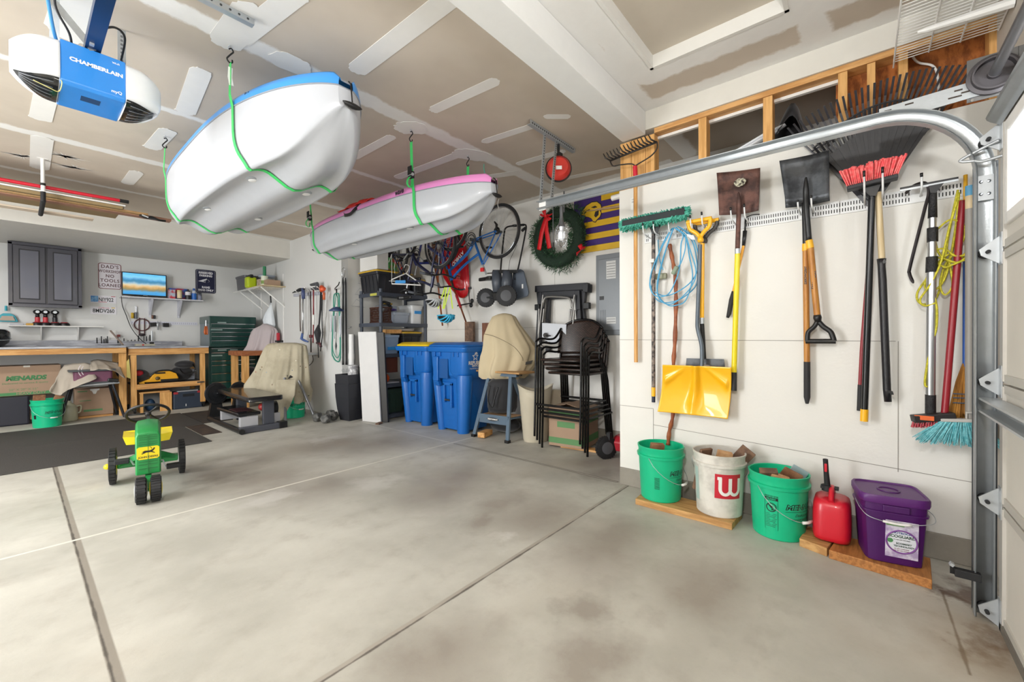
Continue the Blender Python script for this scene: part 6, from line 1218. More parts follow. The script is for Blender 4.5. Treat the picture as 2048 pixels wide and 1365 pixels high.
tag(B().cyl((3.16, 5.74, 0), (3.16, 5.74, 1.22), .042, n=24).cyl((3.16, 5.74, .86), (3.16, 5.74, .94), .047, n=24).done('white_pipe', C('#e9e8e6', .4), smooth='auto'), 'white plastic pipe standing against the jog wall behind the planters', 'pipe')
# resistance bands and wall hooks on the jog wall
J = lambda u, v, o=.03: P(u, v, Y=YJ-o)
t = thing('resistance_bands', J(688, 742), 'pair of long black resistance bands hanging from a carabiner', 'resistance bands')
B().tube(spl([J(687, 536), J(690, 539), J(689, 550), J(687, 556), J(684, 550), J(684, 540), J(687, 536)], 5), .004, 6).done('carabiner', CHROME, t, smooth=True)
for a, c in (((686, 556), (686, 722)), ((691, 556), (693, 722))): B().tube([J(*a), J(a[0], 566), J(a[0]+.5, 572), J(*c), J(c[0], 730)], [.006, .014, .011, .010, .016], 8).done('band', BLACKM, t, smooth=True)
for x_ in (686, 694): B().torus(J(x_, 741), .02, .003, (0, 1, 0), 20, 6).done('ring', STEEL, t, smooth=True)
for k, (u0, v0) in enumerate(((703, 612), (710, 589), (716, 567))):
    a = B().tube([J(u0+18, v0-8, .002), J(u0+10, v0-13, .05), J(u0, v0, .16), J(u0+28, v0+4, .002)], .0025, 5).done('wire_hook', STEEL); tag(a, 'thin bent wire holder on the jog wall, '+('lowest', 'middle', 'highest')[k]+' of three', 'wire holder', 'wire holders on the jog wall')
tag(B().tube([J(697, 656, .001), J(697, 656, .05), J(703, 654, .055)], .006, 8).done('brass_knob', STEEL, smooth=True), 'small steel peg on the jog wall right of the bands', 'peg')
# white hanger with blue tape
t = thing('coat_hanger', on(812, 572, (3.4, 4.8, 1.8)), 'white plastic coat hanger with blue tape hooked on the wire rack', 'hanger'); hp = (3.42, 4.75, 1.9)
B().tube([on(u, v, hp) for u, v in ((812, 547), (783, 560), (784, 568), (813, 569), (842, 571), (835, 563), (812, 547))], .009, 8).tube(spl([on(u, v, hp) for u, v in ((812, 548), (817, 540), (818, 532), (811, 530), (808, 536))]), .005, 6).done('hanger_frame', WHITE, t, smooth=True); B().hexa([on(u, v, q) for q in (hp, (3.41, 4.74, 1.9)) for u, v in ((790, 567), (811, 567), (811, 561), (791, 561))]).done('blue_tape', C('#2f8fd6', .6), t)
t = tag(B().tube([on(800, 584, (3.45, 4.9, 1.8)), on(812, 580, (3.45, 4.9, 1.8)), on(826, 586, (3.45, 4.9, 1.8))], [.02, .05, .02], 12, flat=.5).done('cycling_shoe', BLACK, smooth=True), 'black shoe under the navy bicycle saddle on the shelving', 'shoe')
# work stand with the tan cover
ST = C('#5d6f80', .4, .3); t = thing('work_stand', (3.70, 3.15, 0), 'blue-grey folding work stand with wooden top under the tan cover', 'work stand')
fA, fB = P(948, 872, Z=.01), P(1015, 885, Z=.01); tA, tB = fA+V((.16, -.10, .71)), fB+V((.18, .10, .73)); bA, bB = fA+V((.42, -.05, 0)), fB+V((.42, -.05, 0))
for a, c in ((fA, tA), (fB, tB), (bA, tA+V((.02, 0, 0))), (bB, tB+V((.02, 0, 0)))): B().beam(a, c, .045, .022, up=(1, 0, 0)).done('leg', ST, t); B().box(a+V((0, 0, .006)), (.05, .05, .03)).done('foot_cap', BLACK, t)
mA, mB = lerp(fA, tA, .30), lerp(fB, tB, .30); pn = B().hexa([mA+V((-.01, 0, -.05)), mB+V((-.01, 0, -.05)), mB+V((.0, 0, -.05)), mA+V((0, 0, -.05)), mA+V((-.01, 0, .05)), mB+V((-.01, 0, .05)), mB+V((0, 0, .05)), mA+V((0, 0, .05))]).done('front_brace', ST, t)
e_ = (mB-mA).normalized(); ce = (mA+mB)/2+V((-.013, -.004, .0)); B().ext([(.085*math.cos(a), .02*math.sin(a)) for a in [2*PI*i/24 for i in range(24)]], ce, e_, (0, 0, 1), (-.001, 0, 0)).done('name_plate', BLACK, pn); text('PERFORMAX', .026, ce+V((-.003, 0, 0)), e_, (0, 0, 1), WHITE, pn, bold=.0008, shear=.2)
for dz in (.24,): B().beam(lerp(fA, tA, .33), lerp(bA, tA, .33), .03, .015).beam(lerp(fB, tB, .33), lerp(bB, tB, .33), .03, .015).done('side_brace', ST, t)
tw0 = (tA+tB)/2; B().box(tw0+V((.09, -.0, .03)), (.30, .72, .02), MX.Rotation(-.05, 3, 'Z')).done('wooden_top', wood('stand_top', '#b98f5c', '#a07848', .6), t, bevel=.003); B().box(tw0+V((.02, -.0, .0)), (.05, .5, .04)).done('top_beam', ST, t)
B().tube([tB+V((.0, -.04, .0)), tB+V((-.0, -.14, .0)), tB+V((-.03, -.18, .0))], .010, 8).done('crank', BLACK, t)
c0 = (fA+fB)/2+V((.22, 0, 0)); sp_ = tag(B().box(c0+V((0, .02, .235)), (.26, .46, .014)).done('stand_shelf_board', WBL), 'thin pale board laid on the braces of the work stand', 'board')
for k, (dx, dy) in enumerate(((-.10, .10), (-.11, -.03), (-.12, -.15))): block(c0+V((dx, dy, .219)), (.06, .09, .018), (0, 0, 4), WBL, ('left', 'middle', 'right')[k]+' pine block on the lower braces of the work stand')
t = thing('black_bag', c0+V((0, .02, .24)), 'black soft cooler bag with handles standing in the work stand', 'bag'); dpb = c0+V((-.0, .02, .4)); sil('bag_body', [(758, 985, 1028), (766, 975, 1033), (790, 974, 1035), (815, 975, 1034), (824, 978, 1030)], dpb, .55, BC, t, fold=.05, bot=True)
B().tube(spl([on(u, v, dpb-FH*.14) for u, v in ((980, 772), (976, 800), (984, 815), (990, 795), (996, 775))]), .008, 6).done('bag_handle', BLACK, t, smooth=True)
tag(B().ball(c0+V((.15, .1, .10)), (.14, .22, .10), 16, 10).done('black_sack', BC, smooth=True), 'black sack on the floor behind the work stand', 'sack')
block(P(968, 868, Z=.04)+V((.02, 0, 0)), (.20, .09, .06), (0, 0, 15), PINEX, 'short pine two-by-four end on the floor at the stand foot')
TAN = mat('tan_canvas', '#c4b494', .75, nz=.08, sc=6, bump=.1, bsc=120); dpc = (3.84, 3.16, 1.0)
t = thing('covered_machine', (3.90, 3.2, .78), 'tan canvas cover draped over a machine on the work stand', 'machine cover')
sil('tan_cover', [(627, 1005, 1012), (629, 996, 1022), (634, 984, 1031), (650, 976, 1040), (672, 968, 1056), (692, 966, 1070), (702, 965, 1074), (712, 964, 1073), (730, 961, 1067), (745, 961, 1058), (753, 964, 1052), (757, 970, 1047)], dpc, .5, TAN, t, fold=.17, nf=7, seed=4, jit=.5, n=96)
B().tube(spl([on(u, v, V(dpc)-FH*q) for u, v, q in ((967, 668, .10), (985, 672, .2), (1008, 682, .26), (1030, 696, .25), (1044, 714, .19), (1046, 722, .15))]), .003, 5).done('cover_seam', C('#6f634e', .7), t, smooth=True); B().hexa([on(u, v, V(dpc)-FH*q) for q in (.13, .12) for u, v in ((1041, 727), (1066, 721), (1063, 728), (1043, 732))]).done('dark_patch', C('#2e2a24', .7), t)
# beige waste bin, plastic tub behind
t = thing('waste_bin', (3.76, 2.80, 0), 'tall beige oval waste bin with scooped rim between stand and chairs', 'waste bin'); b = B(); cw_ = V((3.73, 2.80, 0)); rg = []
for z, w, inn in ((0, .105, 0), (.02, .112, 0), (.55, .150, 0), (.60, .165, 1), (.608, .168, 1), (.604, .155, 1), (.30, .125, 0), (.03, .10, 0)):
    rg.append([b.v(cw_+RH*w*1.22*math.cos(a)+FH*w*.92*math.sin(a)+V((0, 0, z+(.035*math.cos(2*a) if inn else 0)))) for a in [2*PI*i/40 for i in range(40)]])
for i in range(len(rg)-1):
    for j in range(40): b.f(rg[i][j], rg[i][(j+1) % 40], rg[i+1][(j+1) % 40], rg[i+1][j])
b.f(*rg[-1][::-1]); b.done('bin_body', C('#c3baa6', .45), t, smooth='auto')
tag(B().bx(3.98, 4.06, 2.62, 2.98, 0.0, .55).done('cream_panel', C('#c9bda8', .6)), 'cream panel standing on the floor behind the waste bin', 'panel')
# stacked chairs
WOV = bpy.data.materials.new('woven_resin'); WOV.use_nodes = True; wt = NT(WOV); wc = wt.new('ShaderNodeTexCoord').outputs['Object']
wv = wt.new('ShaderNodeTexBrick', {'Vector': wt.new('ShaderNodeCombineXYZ', {0: wt.new('ShaderNodeSeparateXYZ', {0: wc}).outputs[1], 1: wt.math('ADD', wt.new('ShaderNodeSeparateXYZ', {0: wc}).outputs[2], wt.new('ShaderNodeSeparateXYZ', {0: wc}).outputs[0])}).outputs[0], 'Scale': 11.0, 'Color1': hx('#4f3930'), 'Color2': hx('#35271f'), 'Mortar': hx('#0d0a09'), 'Mortar Size': .035, 'Brick Width': .34, 'Row Height': .16}); wt.l.new(wv.outputs[0], wt.n['Principled BSDF'].inputs['Base Color']); wt.n['Principled BSDF'].inputs['Roughness'].default_value = .3
wt.l.new(wt.new('ShaderNodeBump', {'Height': wv.outputs[1], 'Strength': .8, 'Distance': .004, }).outputs[0], wt.n['Principled BSDF'].inputs['Normal'])
FRB = C('#141314', .25, .4)
CX, CY = 3.56, 2.30
def make_chair():
    t = thing('stacking_chair', (CX, CY, 0), 'x', 'chair', 'woven bar chairs in the stack'); W_ = .27
    for s in (-1, 1):
        y = CY+s*W_; B().tube(spl([(CX-.02, y, 0), (CX+.0, y, .5), (CX+.01, y, .92), (CX+.03, y, .985), (CX+.10, y, 1.01), (CX+.24, y-s*.01, 1.0), (CX+.34, y-s*.02, 1.02), (CX+.44, y-s*.03, 1.12)], 6), .0115, 8).done('front_leg_and_arm', FRB, t, smooth=True)
        B().tube([(CX+.52, y, 0), (CX+.44, y-s*.02, .70), (CX+.42, y-s*.03, .80), (CX+.47, y-s*.03, 1.10)], .0115, 8).done('rear_leg', FRB, t, smooth=True)
    B().cyl((CX, CY-W_, .33), (CX, CY+W_, .33), .012).done('foot_rail', FRB, t, smooth='auto')
    B().cyl((CX+.48, CY-W_, .36), (CX+.48, CY+W_, .36), .012).cyl((CX, CY-W_+.0, .36), (CX+.49, CY-W_, .36), .010).done('side_rail', FRB, t, smooth='auto')
    b = B(); loft(b, [rrect(b, CX+.015, CX+.45, CY-.245, CY+.245, z, .06) for z in (.775, .800)]); b.done('seat', WOV, t, bevel=.010, smooth='auto')
    b = B(); pts = []
    def bk(u, v):
        y = CY+(u-.5)*.52; top = 1.21-.10*abs(2*u-1)**2.6; z = lerp(.845, top, v); return V((CX+.44+.06*v-.045*(2*u-1)**2, y, z))
    b.grid(bk, 22, 12).done('backrest', WOV, t, smooth=True, solid=.014); B().tube([bk(i/20, 1.0) for i in range(21)], .013, 8).done('back_frame', FRB, t, smooth=True)
    return t
ch = make_chair(); ch['label'] = 'bottom chair of the stack of woven black bar chairs, its feet on the floor'
for k, n_ in ((1, 'second chair up in the stack of woven black bar chairs'), (2, 'third chair up in the stack of woven black bar chairs'), (3, 'topmost chair of the stack of woven black bar chairs, backrest fully seen')): dup(ch, (-.036*k, .006*k, .046*k), label=n_)
t = thing('cardboard_box', (3.9, 2.30, 0), 'brown carton with green print under the stacked bar chairs', 'box'); bx_ = B(MX.Translation((3.62, 2.54, .02)) @ MX.Rotation(.12, 4, 'Z')); bx_.bx(0, .38, -.40, 0, 0, .40).done('carton', CARD, t, bevel=.003)
b = B(MX.Translation((3.62, 2.54, .02)) @ MX.Rotation(.12, 4, 'Z')); b.bx(-.0015, 0, -.40, 0, .03, .09).bx(-.0015, 0, -.40, 0, .325, .36).bx(-.0015, 0, -.30, -.10, .20, .26).bx(0, .38, -.4015, -.40, .05, .12).bx(0, .38, -.4015, -.40, .25, .30).done('green_print', C('#5c8a58', .7), t)
B(MX.Translation((3.62, 2.54, .42)) @ MX.Rotation(.12, 4, 'Z')).hexa([(0, -.4, 0), (.38, -.4, 0), (.38, -.2, .04), (0, -.2, .05), (0, -.4, .004), (.38, -.4, .004), (.38, -.2, .044), (0, -.2, .054)]).hexa([(0, 0, 0), (.38, 0, 0), (.38, -.19, .03), (0, -.19, .04), (0, 0, .004), (.38, 0, .004), (.38, -.19, .034), (0, -.19, .044)]).done('flap', CARD, t)
tag(B().box((3.74, 2.22, .011), (.10, .42, .02), MX.Rotation(.12, 3, 'Z')).done('pine_strip', PINE), 'pine board under the carton below the chairs', 'board')
# red mower behind the wall corner
t = thing('lawn_mower', (3.75, 1.80, 0), 'red lawn mower half hidden behind the tool wall, black wheel showing', 'lawn mower'); wheel((3.60, 1.86, .105), .105, .05, (.55, .84, 0), BLACKM, t, 26, C('#55565a', .5)); wheel((3.78, 1.56, .105), .105, .05, (.55, .84, 0), BLACKM, t, 26, C('#55565a', .5))
b = B(); loft(b, [rrect(b, 3.66-w, 4.0+w, 1.52, 1.84+w*.5, z, .05) for z, w in ((.07, .0), (.16, .02), (.21, -.03))]); b.done('deck', C('#a82430', .4), t, smooth='auto', bevel=.01); B().box((3.62, 1.84, .215), (.05, .04, .07)).cyl((3.85, 1.66, .2), (3.85, 1.66, .34), .10, n=20).done('engine', BLACKM, t, bevel=.005)
# sawhorse, folding chair and seat leaning on the back wall
SB = C('#222329', .5); t = thing('folding_sawhorse', Q(1120, 700, .1), 'black plastic folding sawhorse hung flat on the back wall', 'sawhorse')
def strip(pts, w, d, m, par, name, o=.08, uw=None):
    b = B(); [b.beam(Q(*a, o), Q(*c, o), w, d, up=(1, 0, 0)) for a, c in zip(pts, pts[1:])]; return b.done(name, m, par, bevel=.004)
strip([(1073, 579), (1177, 573)], .075, .07, SB, t, 'top_rail', .07); strip([(1170, 577), (1180, 577)], .09, .10, SB, t, 'rail_end', .08)
strip([(1080, 585), (1082, 610), (1077, 700)], .07, .05, SB, t, 'leg', .06); strip([(1167, 582), (1163, 620), (1172, 680), (1177, 700)], .075, .05, SB, t, 'leg', .06); strip([(1156, 582), (1158, 620), (1162, 670), (1160, 700)], .06, .05, SB, t, 'leg', .10)
strip([(1098, 592), (1096, 640), (1096, 705)], .05, .04, SB, t, 'leg', .05); strip([(1080, 592), (1165, 588)], .10, .03, SB, t, 'cross_panel', .06)
for u, v in ((1076, 615), (1174, 612), (1174, 659)): B().box(Q(u, v, .09), (.05, .07, .07)).done('bracket_knob', BLACK, t, bevel=.006)
AL = C('#8d8b88', .35, .7); t = thing('folded_stool', Q(1110, 690, .16), 'folded grey-tube step stool with pale tread leaning on the sawhorse', 'step stool')
B().tube(spl([Q(u, v, .15) for u, v in ((1084, 616), (1088, 600), (1096, 594), (1130, 595), (1141, 600), (1144, 616))], 4), .012, 8).done('top_hoop', AL, t, smooth=True)
for a, c in (((1086, 590), (1076, 680)), ((1149, 590), (1136, 680)), ((1088, 618), (1085, 645)), ((1141, 618), (1139, 645)), ((1149, 620), (1143, 676)), ((1078, 618), (1076, 690))): B().cyl(Q(*a, .16), Q(*c, .16), .010, n=10).done('tube_leg', AL, t, smooth='auto')
B().tube(spl([Q(u, v, .17) for u, v in ((1076, 678), (1079, 690), (1090, 696))], 4), .011, 8).done('lower_bend', AL, t, smooth=True)
b = B(); pc = [(1084, 646), (1133, 649), (1132, 678), (1124, 687), (1096, 684), (1084, 678)]; rg = [[b.v(Q(u, v, o)) for u, v in pc] for o in (.165, .20)]; loft(b, rg); b.done('tread', C('#c9cdd4', .4), t, bevel=.005); B().cyl(Q(1091, 671, .20), Q(1091, 671, .235), .028, n=20).cyl(Q(1091, 671, .23), Q(1101, 672, .235), .006).done('black_knob', BLACK, t, smooth='auto')
B().cyl(Q(1086, 688, .2), Q(1130, 693, .2), .02, n=14).done('foam_bar', C('#aaa69f', .6), t, smooth='auto')
tag(B().ball(Q(1103, 730, .16), (.06, .12, .07), 16, 10).done('grey_bag', mat('grey_bag_fabric', '#8b8784', .5, nz=.1), smooth=True), 'shiny grey bag hanging behind the chair arms', 'bag'); tag(B().ball(Q(1128, 722, .12), (.03, .04, .05), 10, 8).done('blue_pouch', C('#2a6cb8', .5), smooth=True), 'small blue pouch behind the chair backs', 'pouch')
# ================================================================ workshop wall (Y = 9.38)
G = lambda u, v, o=.02: P(u, v, Y=YW-o)
# wall cabinet
CAB = mat('dark_grey_laminate', '#3d3c45', .35, nz=.08, sc=2, coat=.3); t = thing('wall_cabinet', (.28, 9.2, 1.63), 'dark grey two-door wall cabinet under the soffit at the left', 'wall cabinet')
x0, x1, z0, z1, yf = -.065, .625, 1.64, 2.53, 9.05
B().bx(x0, x1, yf+.02, YW-.002, z0, z1).done('cabinet_body', CAB, t, bevel=.003); B().bx(x0-.012, x1+.012, yf, yf+.03, z1-.035, z1+.01).bx(x0-.012, x1+.012, yf, yf+.03, z0-.012, z0+.035).bx(x0-.012, x0+.03, yf, yf+.03, z0, z1).bx(x1-.03, x1+.012, yf, yf+.03, z0, z1).done('face_frame', CAB, t, bevel=.004)
for a, c in ((x0+.035, .268), (.292, x1-.035)):
    d = B().bx(a, c, yf-.014, yf+.01, z0+.04, z1-.04).done('door', CAB, t, bevel=.004); B().bx(a+.05, c-.05, yf-.0145, yf-.012, z0+.09, z1-.09).done('groove', C('#1b1b20', .5), d)
    B().bx(a+.062, c-.062, yf-.018, yf-.012, z0+.105, z1-.105).done('raised_panel', mat('grey_panel', '#5b5c68', .32, nz=.06, sc=2, coat=.3), d, bevel=.005)
# signs
def sign(px, lab, m, mb, nm='wall_sign'):
    (u0, v0), (u1, v1) = px; a, c = G(u0, v0, .01), G(u1, v1, .01); t = thing(nm, ((a.x+c.x)/2, YW, c.z), lab, 'sign'); w, h, r = (c.x-a.x), (a.z-c.z), .03
    def rp(w, h, r): return [(sx*(w/2-r)+r*math.cos(q), sz*(h/2-r)+r*math.sin(q)) for sx, sz, a0 in ((1, 1, 0), (-1, 1, PI/2), (-1, -1, PI), (1, -1, 1.5*PI)) for q in (a0, a0+PI/6, a0+PI/3, a0+PI/2)]
    o = ((a.x+c.x)/2, YW-.002, (a.z+c.z)/2); B().ext(rp(w, h, r), o, (1, 0, 0), (0, 0, 1), (0, -.004, 0)).done('sign_border', mb, t); B().ext(rp(w-.02, h-.02, r*.8), (o[0], YW-.006, o[2]), (1, 0, 0), (0, 0, 1), (0, -.001, 0)).done('sign_face', m, t); return t, V((o[0], YW-.0075, o[2])), w, h
t, o, w, h = sign(((196, 525), (243, 580)), "white and brown metal sign reading DAD'S WORKSHOP NO TOOLS LOANED", C('#dcd6dc', .4), C('#7d4a4c', .4))
BR = C('#5d3b3f', .5)
for k, (s_, sz) in enumerate((("DAD'S", .075), ('WORKSHOP', .062), ('NO', .068), ('TOOLS', .072), ('LOANED', .068))): text(s_, sz, o+V((0, 0, h*.36-k*h*.18)), (1, 0, 0), (0, 0, 1), BR, t, bold=.0015, sp=1.15, wx=.9 if k != 1 else .68)
t, o, w, h = sign(((391, 538), (432, 588)), 'dark blue sign reading RESERVED PARKING RAMS FANS ONLY with ram horn emblem', C('#14183a', .4), C('#0f1230', .4))
w_, h_ = w-.035, h-.035; SILV = C('#d9d8dc', .4); b = B()
for a, c in (((-w_/2, -h_/2), (w_/2, -h_/2)), ((w_/2, -h_/2), (w_/2, h_/2)), ((w_/2, h_/2), (-w_/2, h_/2)), ((-w_/2, h_/2), (-w_/2, -h_/2))): b.beam(o+V((a[0], 0, a[1])), o+V((c[0], 0, c[1])), .008, .002)
b.done('inner_border', SILV, t)
for s_, dz, sz in (('RESERVED', .36, .052), ('PARKING', .24, .05), ('RAMS', -.26, .052), ('FANS ONLY', -.38, .046)): text(s_, sz, o+V((0, 0, dz*h)), (1, 0, 0), (0, 0, 1), SILV, t, bold=.003, wx=.95)
b = B(); b.tube([o+V((.03+.045*q*math.cos(3.6-a*1.0), -.001, .0+.05*q*math.sin(3.6-a*1.0))) for a, q in [(i*.35, 1-.055*i) for i in range(16)]], [.014*(1-.04*i) for i in range(16)], 6, flat=.15); b.ext([(-.12, -.005), (-.05, .03), (.02, .055), (.01, .03), (-.04, .0), (.0, -.02)], o, (1, 0, 0), (0, 0, 1), (0, -.002, 0)).done('ram_horn_emblem', SILV, t)
for (u, v), s_, sub_, top_, c2, lb in (((207, 599), 'NIY922', '', 'blue', '#4f8fc9', 'white license plate NIY922 with blue picture, upper of two under the sign'), ((207.5, 621.5), '8MDV260', 'California', '', '#d8d4dc', 'white license plate 8MDV260, lower of two under the sign')):
    c = G(u, v, .01); t = thing('license_plate', (c.x, YW, c.z), lb, 'license plate', 'license plates'); B().bx(c.x-.152, c.x+.152, YW-.006, YW-.003, c.z-.061, c.z+.061).done('plate', mat('plate_white', '#dddbe0', .4, nz=.05), t, bevel=.002)
    text(s_, .085, c+V((.03 if top_ else 0, .0035, -.008)), (1, 0, 0), (0, 0, 1), C('#17181c', .4), t, bold=.0015, wx=.72 if not top_ else .66)
    if top_: B().bx(c.x-.145, c.x-.06, YW-.0068, YW-.006, c.z-.045, c.z+.05).done('blue_picture', mat('plate_blue', '#2f7fc4', .4, col2='#7fb4dd', sc=30), t); B().bx(c.x-.06, c.x+.04, YW-.0068, YW-.006, c.z-.050, c.z-.042).bx(c.x+.09, c.x+.14, YW-.0068, YW-.006, c.z+.045, c.z+.055).done('red_sticker', C('#b8434a', .4), t)
    else: text(sub_, .032, c+V((0, .0035, .044)), (1, 0, 0), (0, 0, 1), C('#c2434f', .4), t, shear=.3); B().bx(c.x+.09, c.x+.135, YW-.0068, YW-.006, c.z+.040, c.z+.053).done('yellow_sticker', C('#d8b54a', .4), t)
# television on a shelf
t = thing('television', (1.39, 9.24, 1.87), 'small black television showing a mountain lake', 'television'); a, c = V((1.10, 9.22, 1.885)), V((1.675, 9.27, 2.27))
B().hexa([(a.x, 9.23, a.z), (c.x, 9.23, a.z), (c.x, 9.26, a.z), (a.x, 9.26, a.z), (a.x, 9.23, c.z), (c.x, 9.23, c.z), (c.x, 9.26, c.z), (a.x, 9.26, c.z)]).done('tv_case', BLACK, t, bevel=.004)
TVM = bpy.data.materials.new('lake_picture'); TVM.use_nodes = True; nt_ = NT(TVM); gc = nt_.new('ShaderNodeTexCoord').outputs['Object']; sp_ = nt_.new('ShaderNodeSeparateXYZ', {0: gc}); nz_ = nt_.noise(gc, 9, 5); zz = nt_.math('ADD', sp_.outputs[2], nt_.math('MULTIPLY', nt_.math('SUBTRACT', nz_, .5), .09))
rm = nt_.n.new('ShaderNodeValToRGB'); nt_.l.new(nt_.new('ShaderNodeMapRange', {0: zz, 1: 0.03, 2: .385}).outputs[0], rm.inputs[0]); cr = rm.color_ramp; cr.interpolation = 'B_SPLINE'
for i, (p_, cc_) in enumerate(((0, '#2f86c4'), (.16, '#4fa6dc'), (.24, '#6a6a3c'), (.36, '#c59a58'), (.46, '#dfc9a0'), (.54, '#7fb3cc'), (.63, '#2f6f96'), (.74, '#3f8fbd'), (.82, '#8fd0ee'), (1, '#49b4e6'))):
    e = cr.elements[i] if i < 2 else cr.elements.new(p_); e.position = p_; e.color = hx(cc_)
cr.elements[0].position = 0; pb_ = nt_.n['Principled BSDF']; nt_.l.new(rm.outputs[0], pb_.inputs['Base Color']); nt_.l.new(rm.outputs[0], pb_.inputs['Emission Color']); pb_.inputs['Emission Strength'].default_value = .75
B().bx(a.x+.014, c.x-.014, 9.2285, 9.2297, a.z+.022, c.z-.014).done('tv_screen', TVM, t); B().bx(1.25, 1.53, 9.20, 9.30, 1.866, 1.874).bx(1.37, 1.41, 9.25, 9.27, 1.87, 1.89).done('tv_foot', BLACK, t); text('SAMSUNG', .012, (1.39, 9.2295, a.z+.011), (1, 0, 0), (0, 0, 1), WHITE, t)
t = thing('tv_shelf', (1.62, 9.25, 1.85), 'long white shelf on two brackets holding the television', 'shelf'); B().bx(1.085, 2.17, 9.10, YW-.002, 1.842, 1.862).done('shelf_board', C('#cfced2', .5), t, bevel=.002)
for x in (1.47, 1.86): B().ext([(0, 0), (-.22, 0), (-.22, -.02), (-.02, -.26), (-.02, -.30), (0, -.30)], (x-.015, YW-.003, 1.841), (0, 1, 0), (0, 0, 1), (.03, 0, 0)).done('bracket', C('#c6c7d0', .5), t)
def can(u, r, z0, z1, y, parts, label, cat, name):
    x = P(u, 590, Y=y).x; t = thing(name, (x, y, z0), label, cat); prev = z0+.001
    for zz_, rr_, cc_, nm in parts: B().lathe([(.001, prev), (rr_, prev), (rr_, zz_-.004), (rr_*.9, zz_), (.001, zz_)], (x, y, 0), 18).done(nm, C(cc_, .4), t, smooth='auto'); prev = zz_
    return t
B().bx
tag(B().bx(1.72, 1.98, 9.27, 9.36, 1.864, 2.06).done('snack_carton', mat('red_blue_print', '#b3202a', .4, col2='#2f62b0', sc=8), bevel=.004), 'red and blue printed packages piled behind the cans on the shelf', 'package'); tag(B().bx(1.69, 1.78, 9.16, 9.25, 1.864, 2.02).done('clear_package', mat('clear_blister', '#a9bccb', .3, col2='#c8404a', sc=20), bevel=.004), 'clear package leaning beside the television', 'package')
can(359, .035, 1.863, 0, 9.16, ((1.88, .036, '#3a3024', 'base'), (1.99, .036, '#d5c29b', 'glass_jar'), (2.02, .036, '#c9b17c', 'lid')), 'cream lantern-like jar on the shelf beside the television', 'jar', 'jar')
can(376, .04, 1.863, 0, 9.16, ((1.94, .042, '#1c1d20', 'black_body'), (2.00, .042, '#d7d5da', 'label'), (2.02, .03, '#1c1d20', 'shoulder'), (2.05, .012, '#1c1d20', 'cap')), 'black and white can with small cap on the shelf', 'can', 'adhesive_can')
can(388, .038, 1.863, 0, 9.17, ((1.98, .040, '#1c62b4', 'blue_body'), (2.03, .03, '#b9bec6', 'shoulder'), (2.07, .018, '#1f4f9c', 'valve')), 'blue gas bottle on the shelf', 'bottle', 'gas_bottle')
tag(B().bx(2.10, 2.155, 9.14, 9.20, 1.864, 2.0).done('grey_box', mat('grey_black_box', '#8f93a8', .4, col2='#2a2b30', sc=9), bevel=.003), 'grey and black box at the right end of the television shelf', 'box')
# lower tool shelf
t = thing('tool_shelf', (.4, 9.3, 1.34), 'thin white shelf with brackets below the wall cabinet', 'shelf'); B().bx(-.08, .88, 9.16, YW-.002, 1.352, 1.366).done('shelf_board', WHITE, t, bevel=.002)
for x in (.22, .60): B().ext([(0, 0), (-.16, 0), (-.16, -.012), (-.015, -.20), (-.015, -.22), (0, -.22)], (x, YW-.003, 1.351), (0, 1, 0), (0, 0, 1), (.014, 0, 0)).done('bracket', WHITE, t)
def flashl(u, red, label, body=True):
    x = P(u, 640, Y=9.22).x; t = thing('cordless_light', (x, 9.22, 1.367), label, 'work light' if body else 'battery charger', None); B().lathe([(.001, 0), (.058, 0), (.058, .025), (.045, .045), (.001, .05)], (x, 9.22, 1.367), 18).done('charger_base', BLACK, t, smooth='auto'); B().lathe([(.046, .028), (.044, .048), (.03, .056), (.001, .056)], (x, 9.22, 1.367), 18).done('red_ring', C('#b8303a', .4), t, smooth='auto')
    if body: B().cyl((x, 9.22, 1.42), (x, 9.22, 1.49), .027, n=14).done('grip', C('#b8303a' if red else '#232327', .4), t, smooth='auto'); B().cyl((x, 9.22, 1.49), (x, 9.225, 1.545), .022, n=14).ball((x, 9.21, 1.565), (.045, .035, .035)).done('light_head', BLACK, t, smooth=True); B().cyl((x, 9.178, 1.567), (x, 9.172, 1.567), .02, n=12).done('lens', STEEL, t)
flashl(75, True, 'red and black cordless tool standing leftmost on the tool shelf'); flashl(91, True, 'red and black cordless tool in the middle of three on the tool shelf'); flashl(110, False, 'black cordless tool with red base, right of the red ones'); flashl(129, True, 'low red and black charger base at the right of the cordless tools', False)
tag(B().bx(.08, .16, 9.18, 9.24, 1.367, 1.40).done('yellow_level', C('#c79a42', .4), bevel=.01), 'small yellow tape measure on the tool shelf', 'tape measure'); tag(B().bx(-.07, .06, 9.18, 9.25, 1.367, 1.395).done('black_case', C('#b9bac0', .4), bevel=.008), 'grey and black small case at the left end of the tool shelf', 'case')
t = thing('dustpan', G(14, 640, .05), 'teal dustpan hung on the wall left of the tool shelf', 'dustpan'); B().ext([(-.085, 0), (.10, 0), (.07, .09), (.03, .12), (-.04, .12), (-.075, .09)], G(15, 644, .05), (1, 0, 0), (0, 0, 1), (0, .02, 0)).done('pan', C('#2a9fb0', .4), t, bevel=.006); B().tube([G(12, 622, .05), G(12, 612, .05)], [.014, .012], 8).done('handle', C('#2a9fb0', .4), t)
B().ext([(-.075, .01), (.07, .01), (.05, .075), (-.05, .075)], G(15, 643, .072), (1, 0, 0), (0, 0, 1), (0, -.001, 0)).done('pan_inside', C('#b3a08f', .7), t)
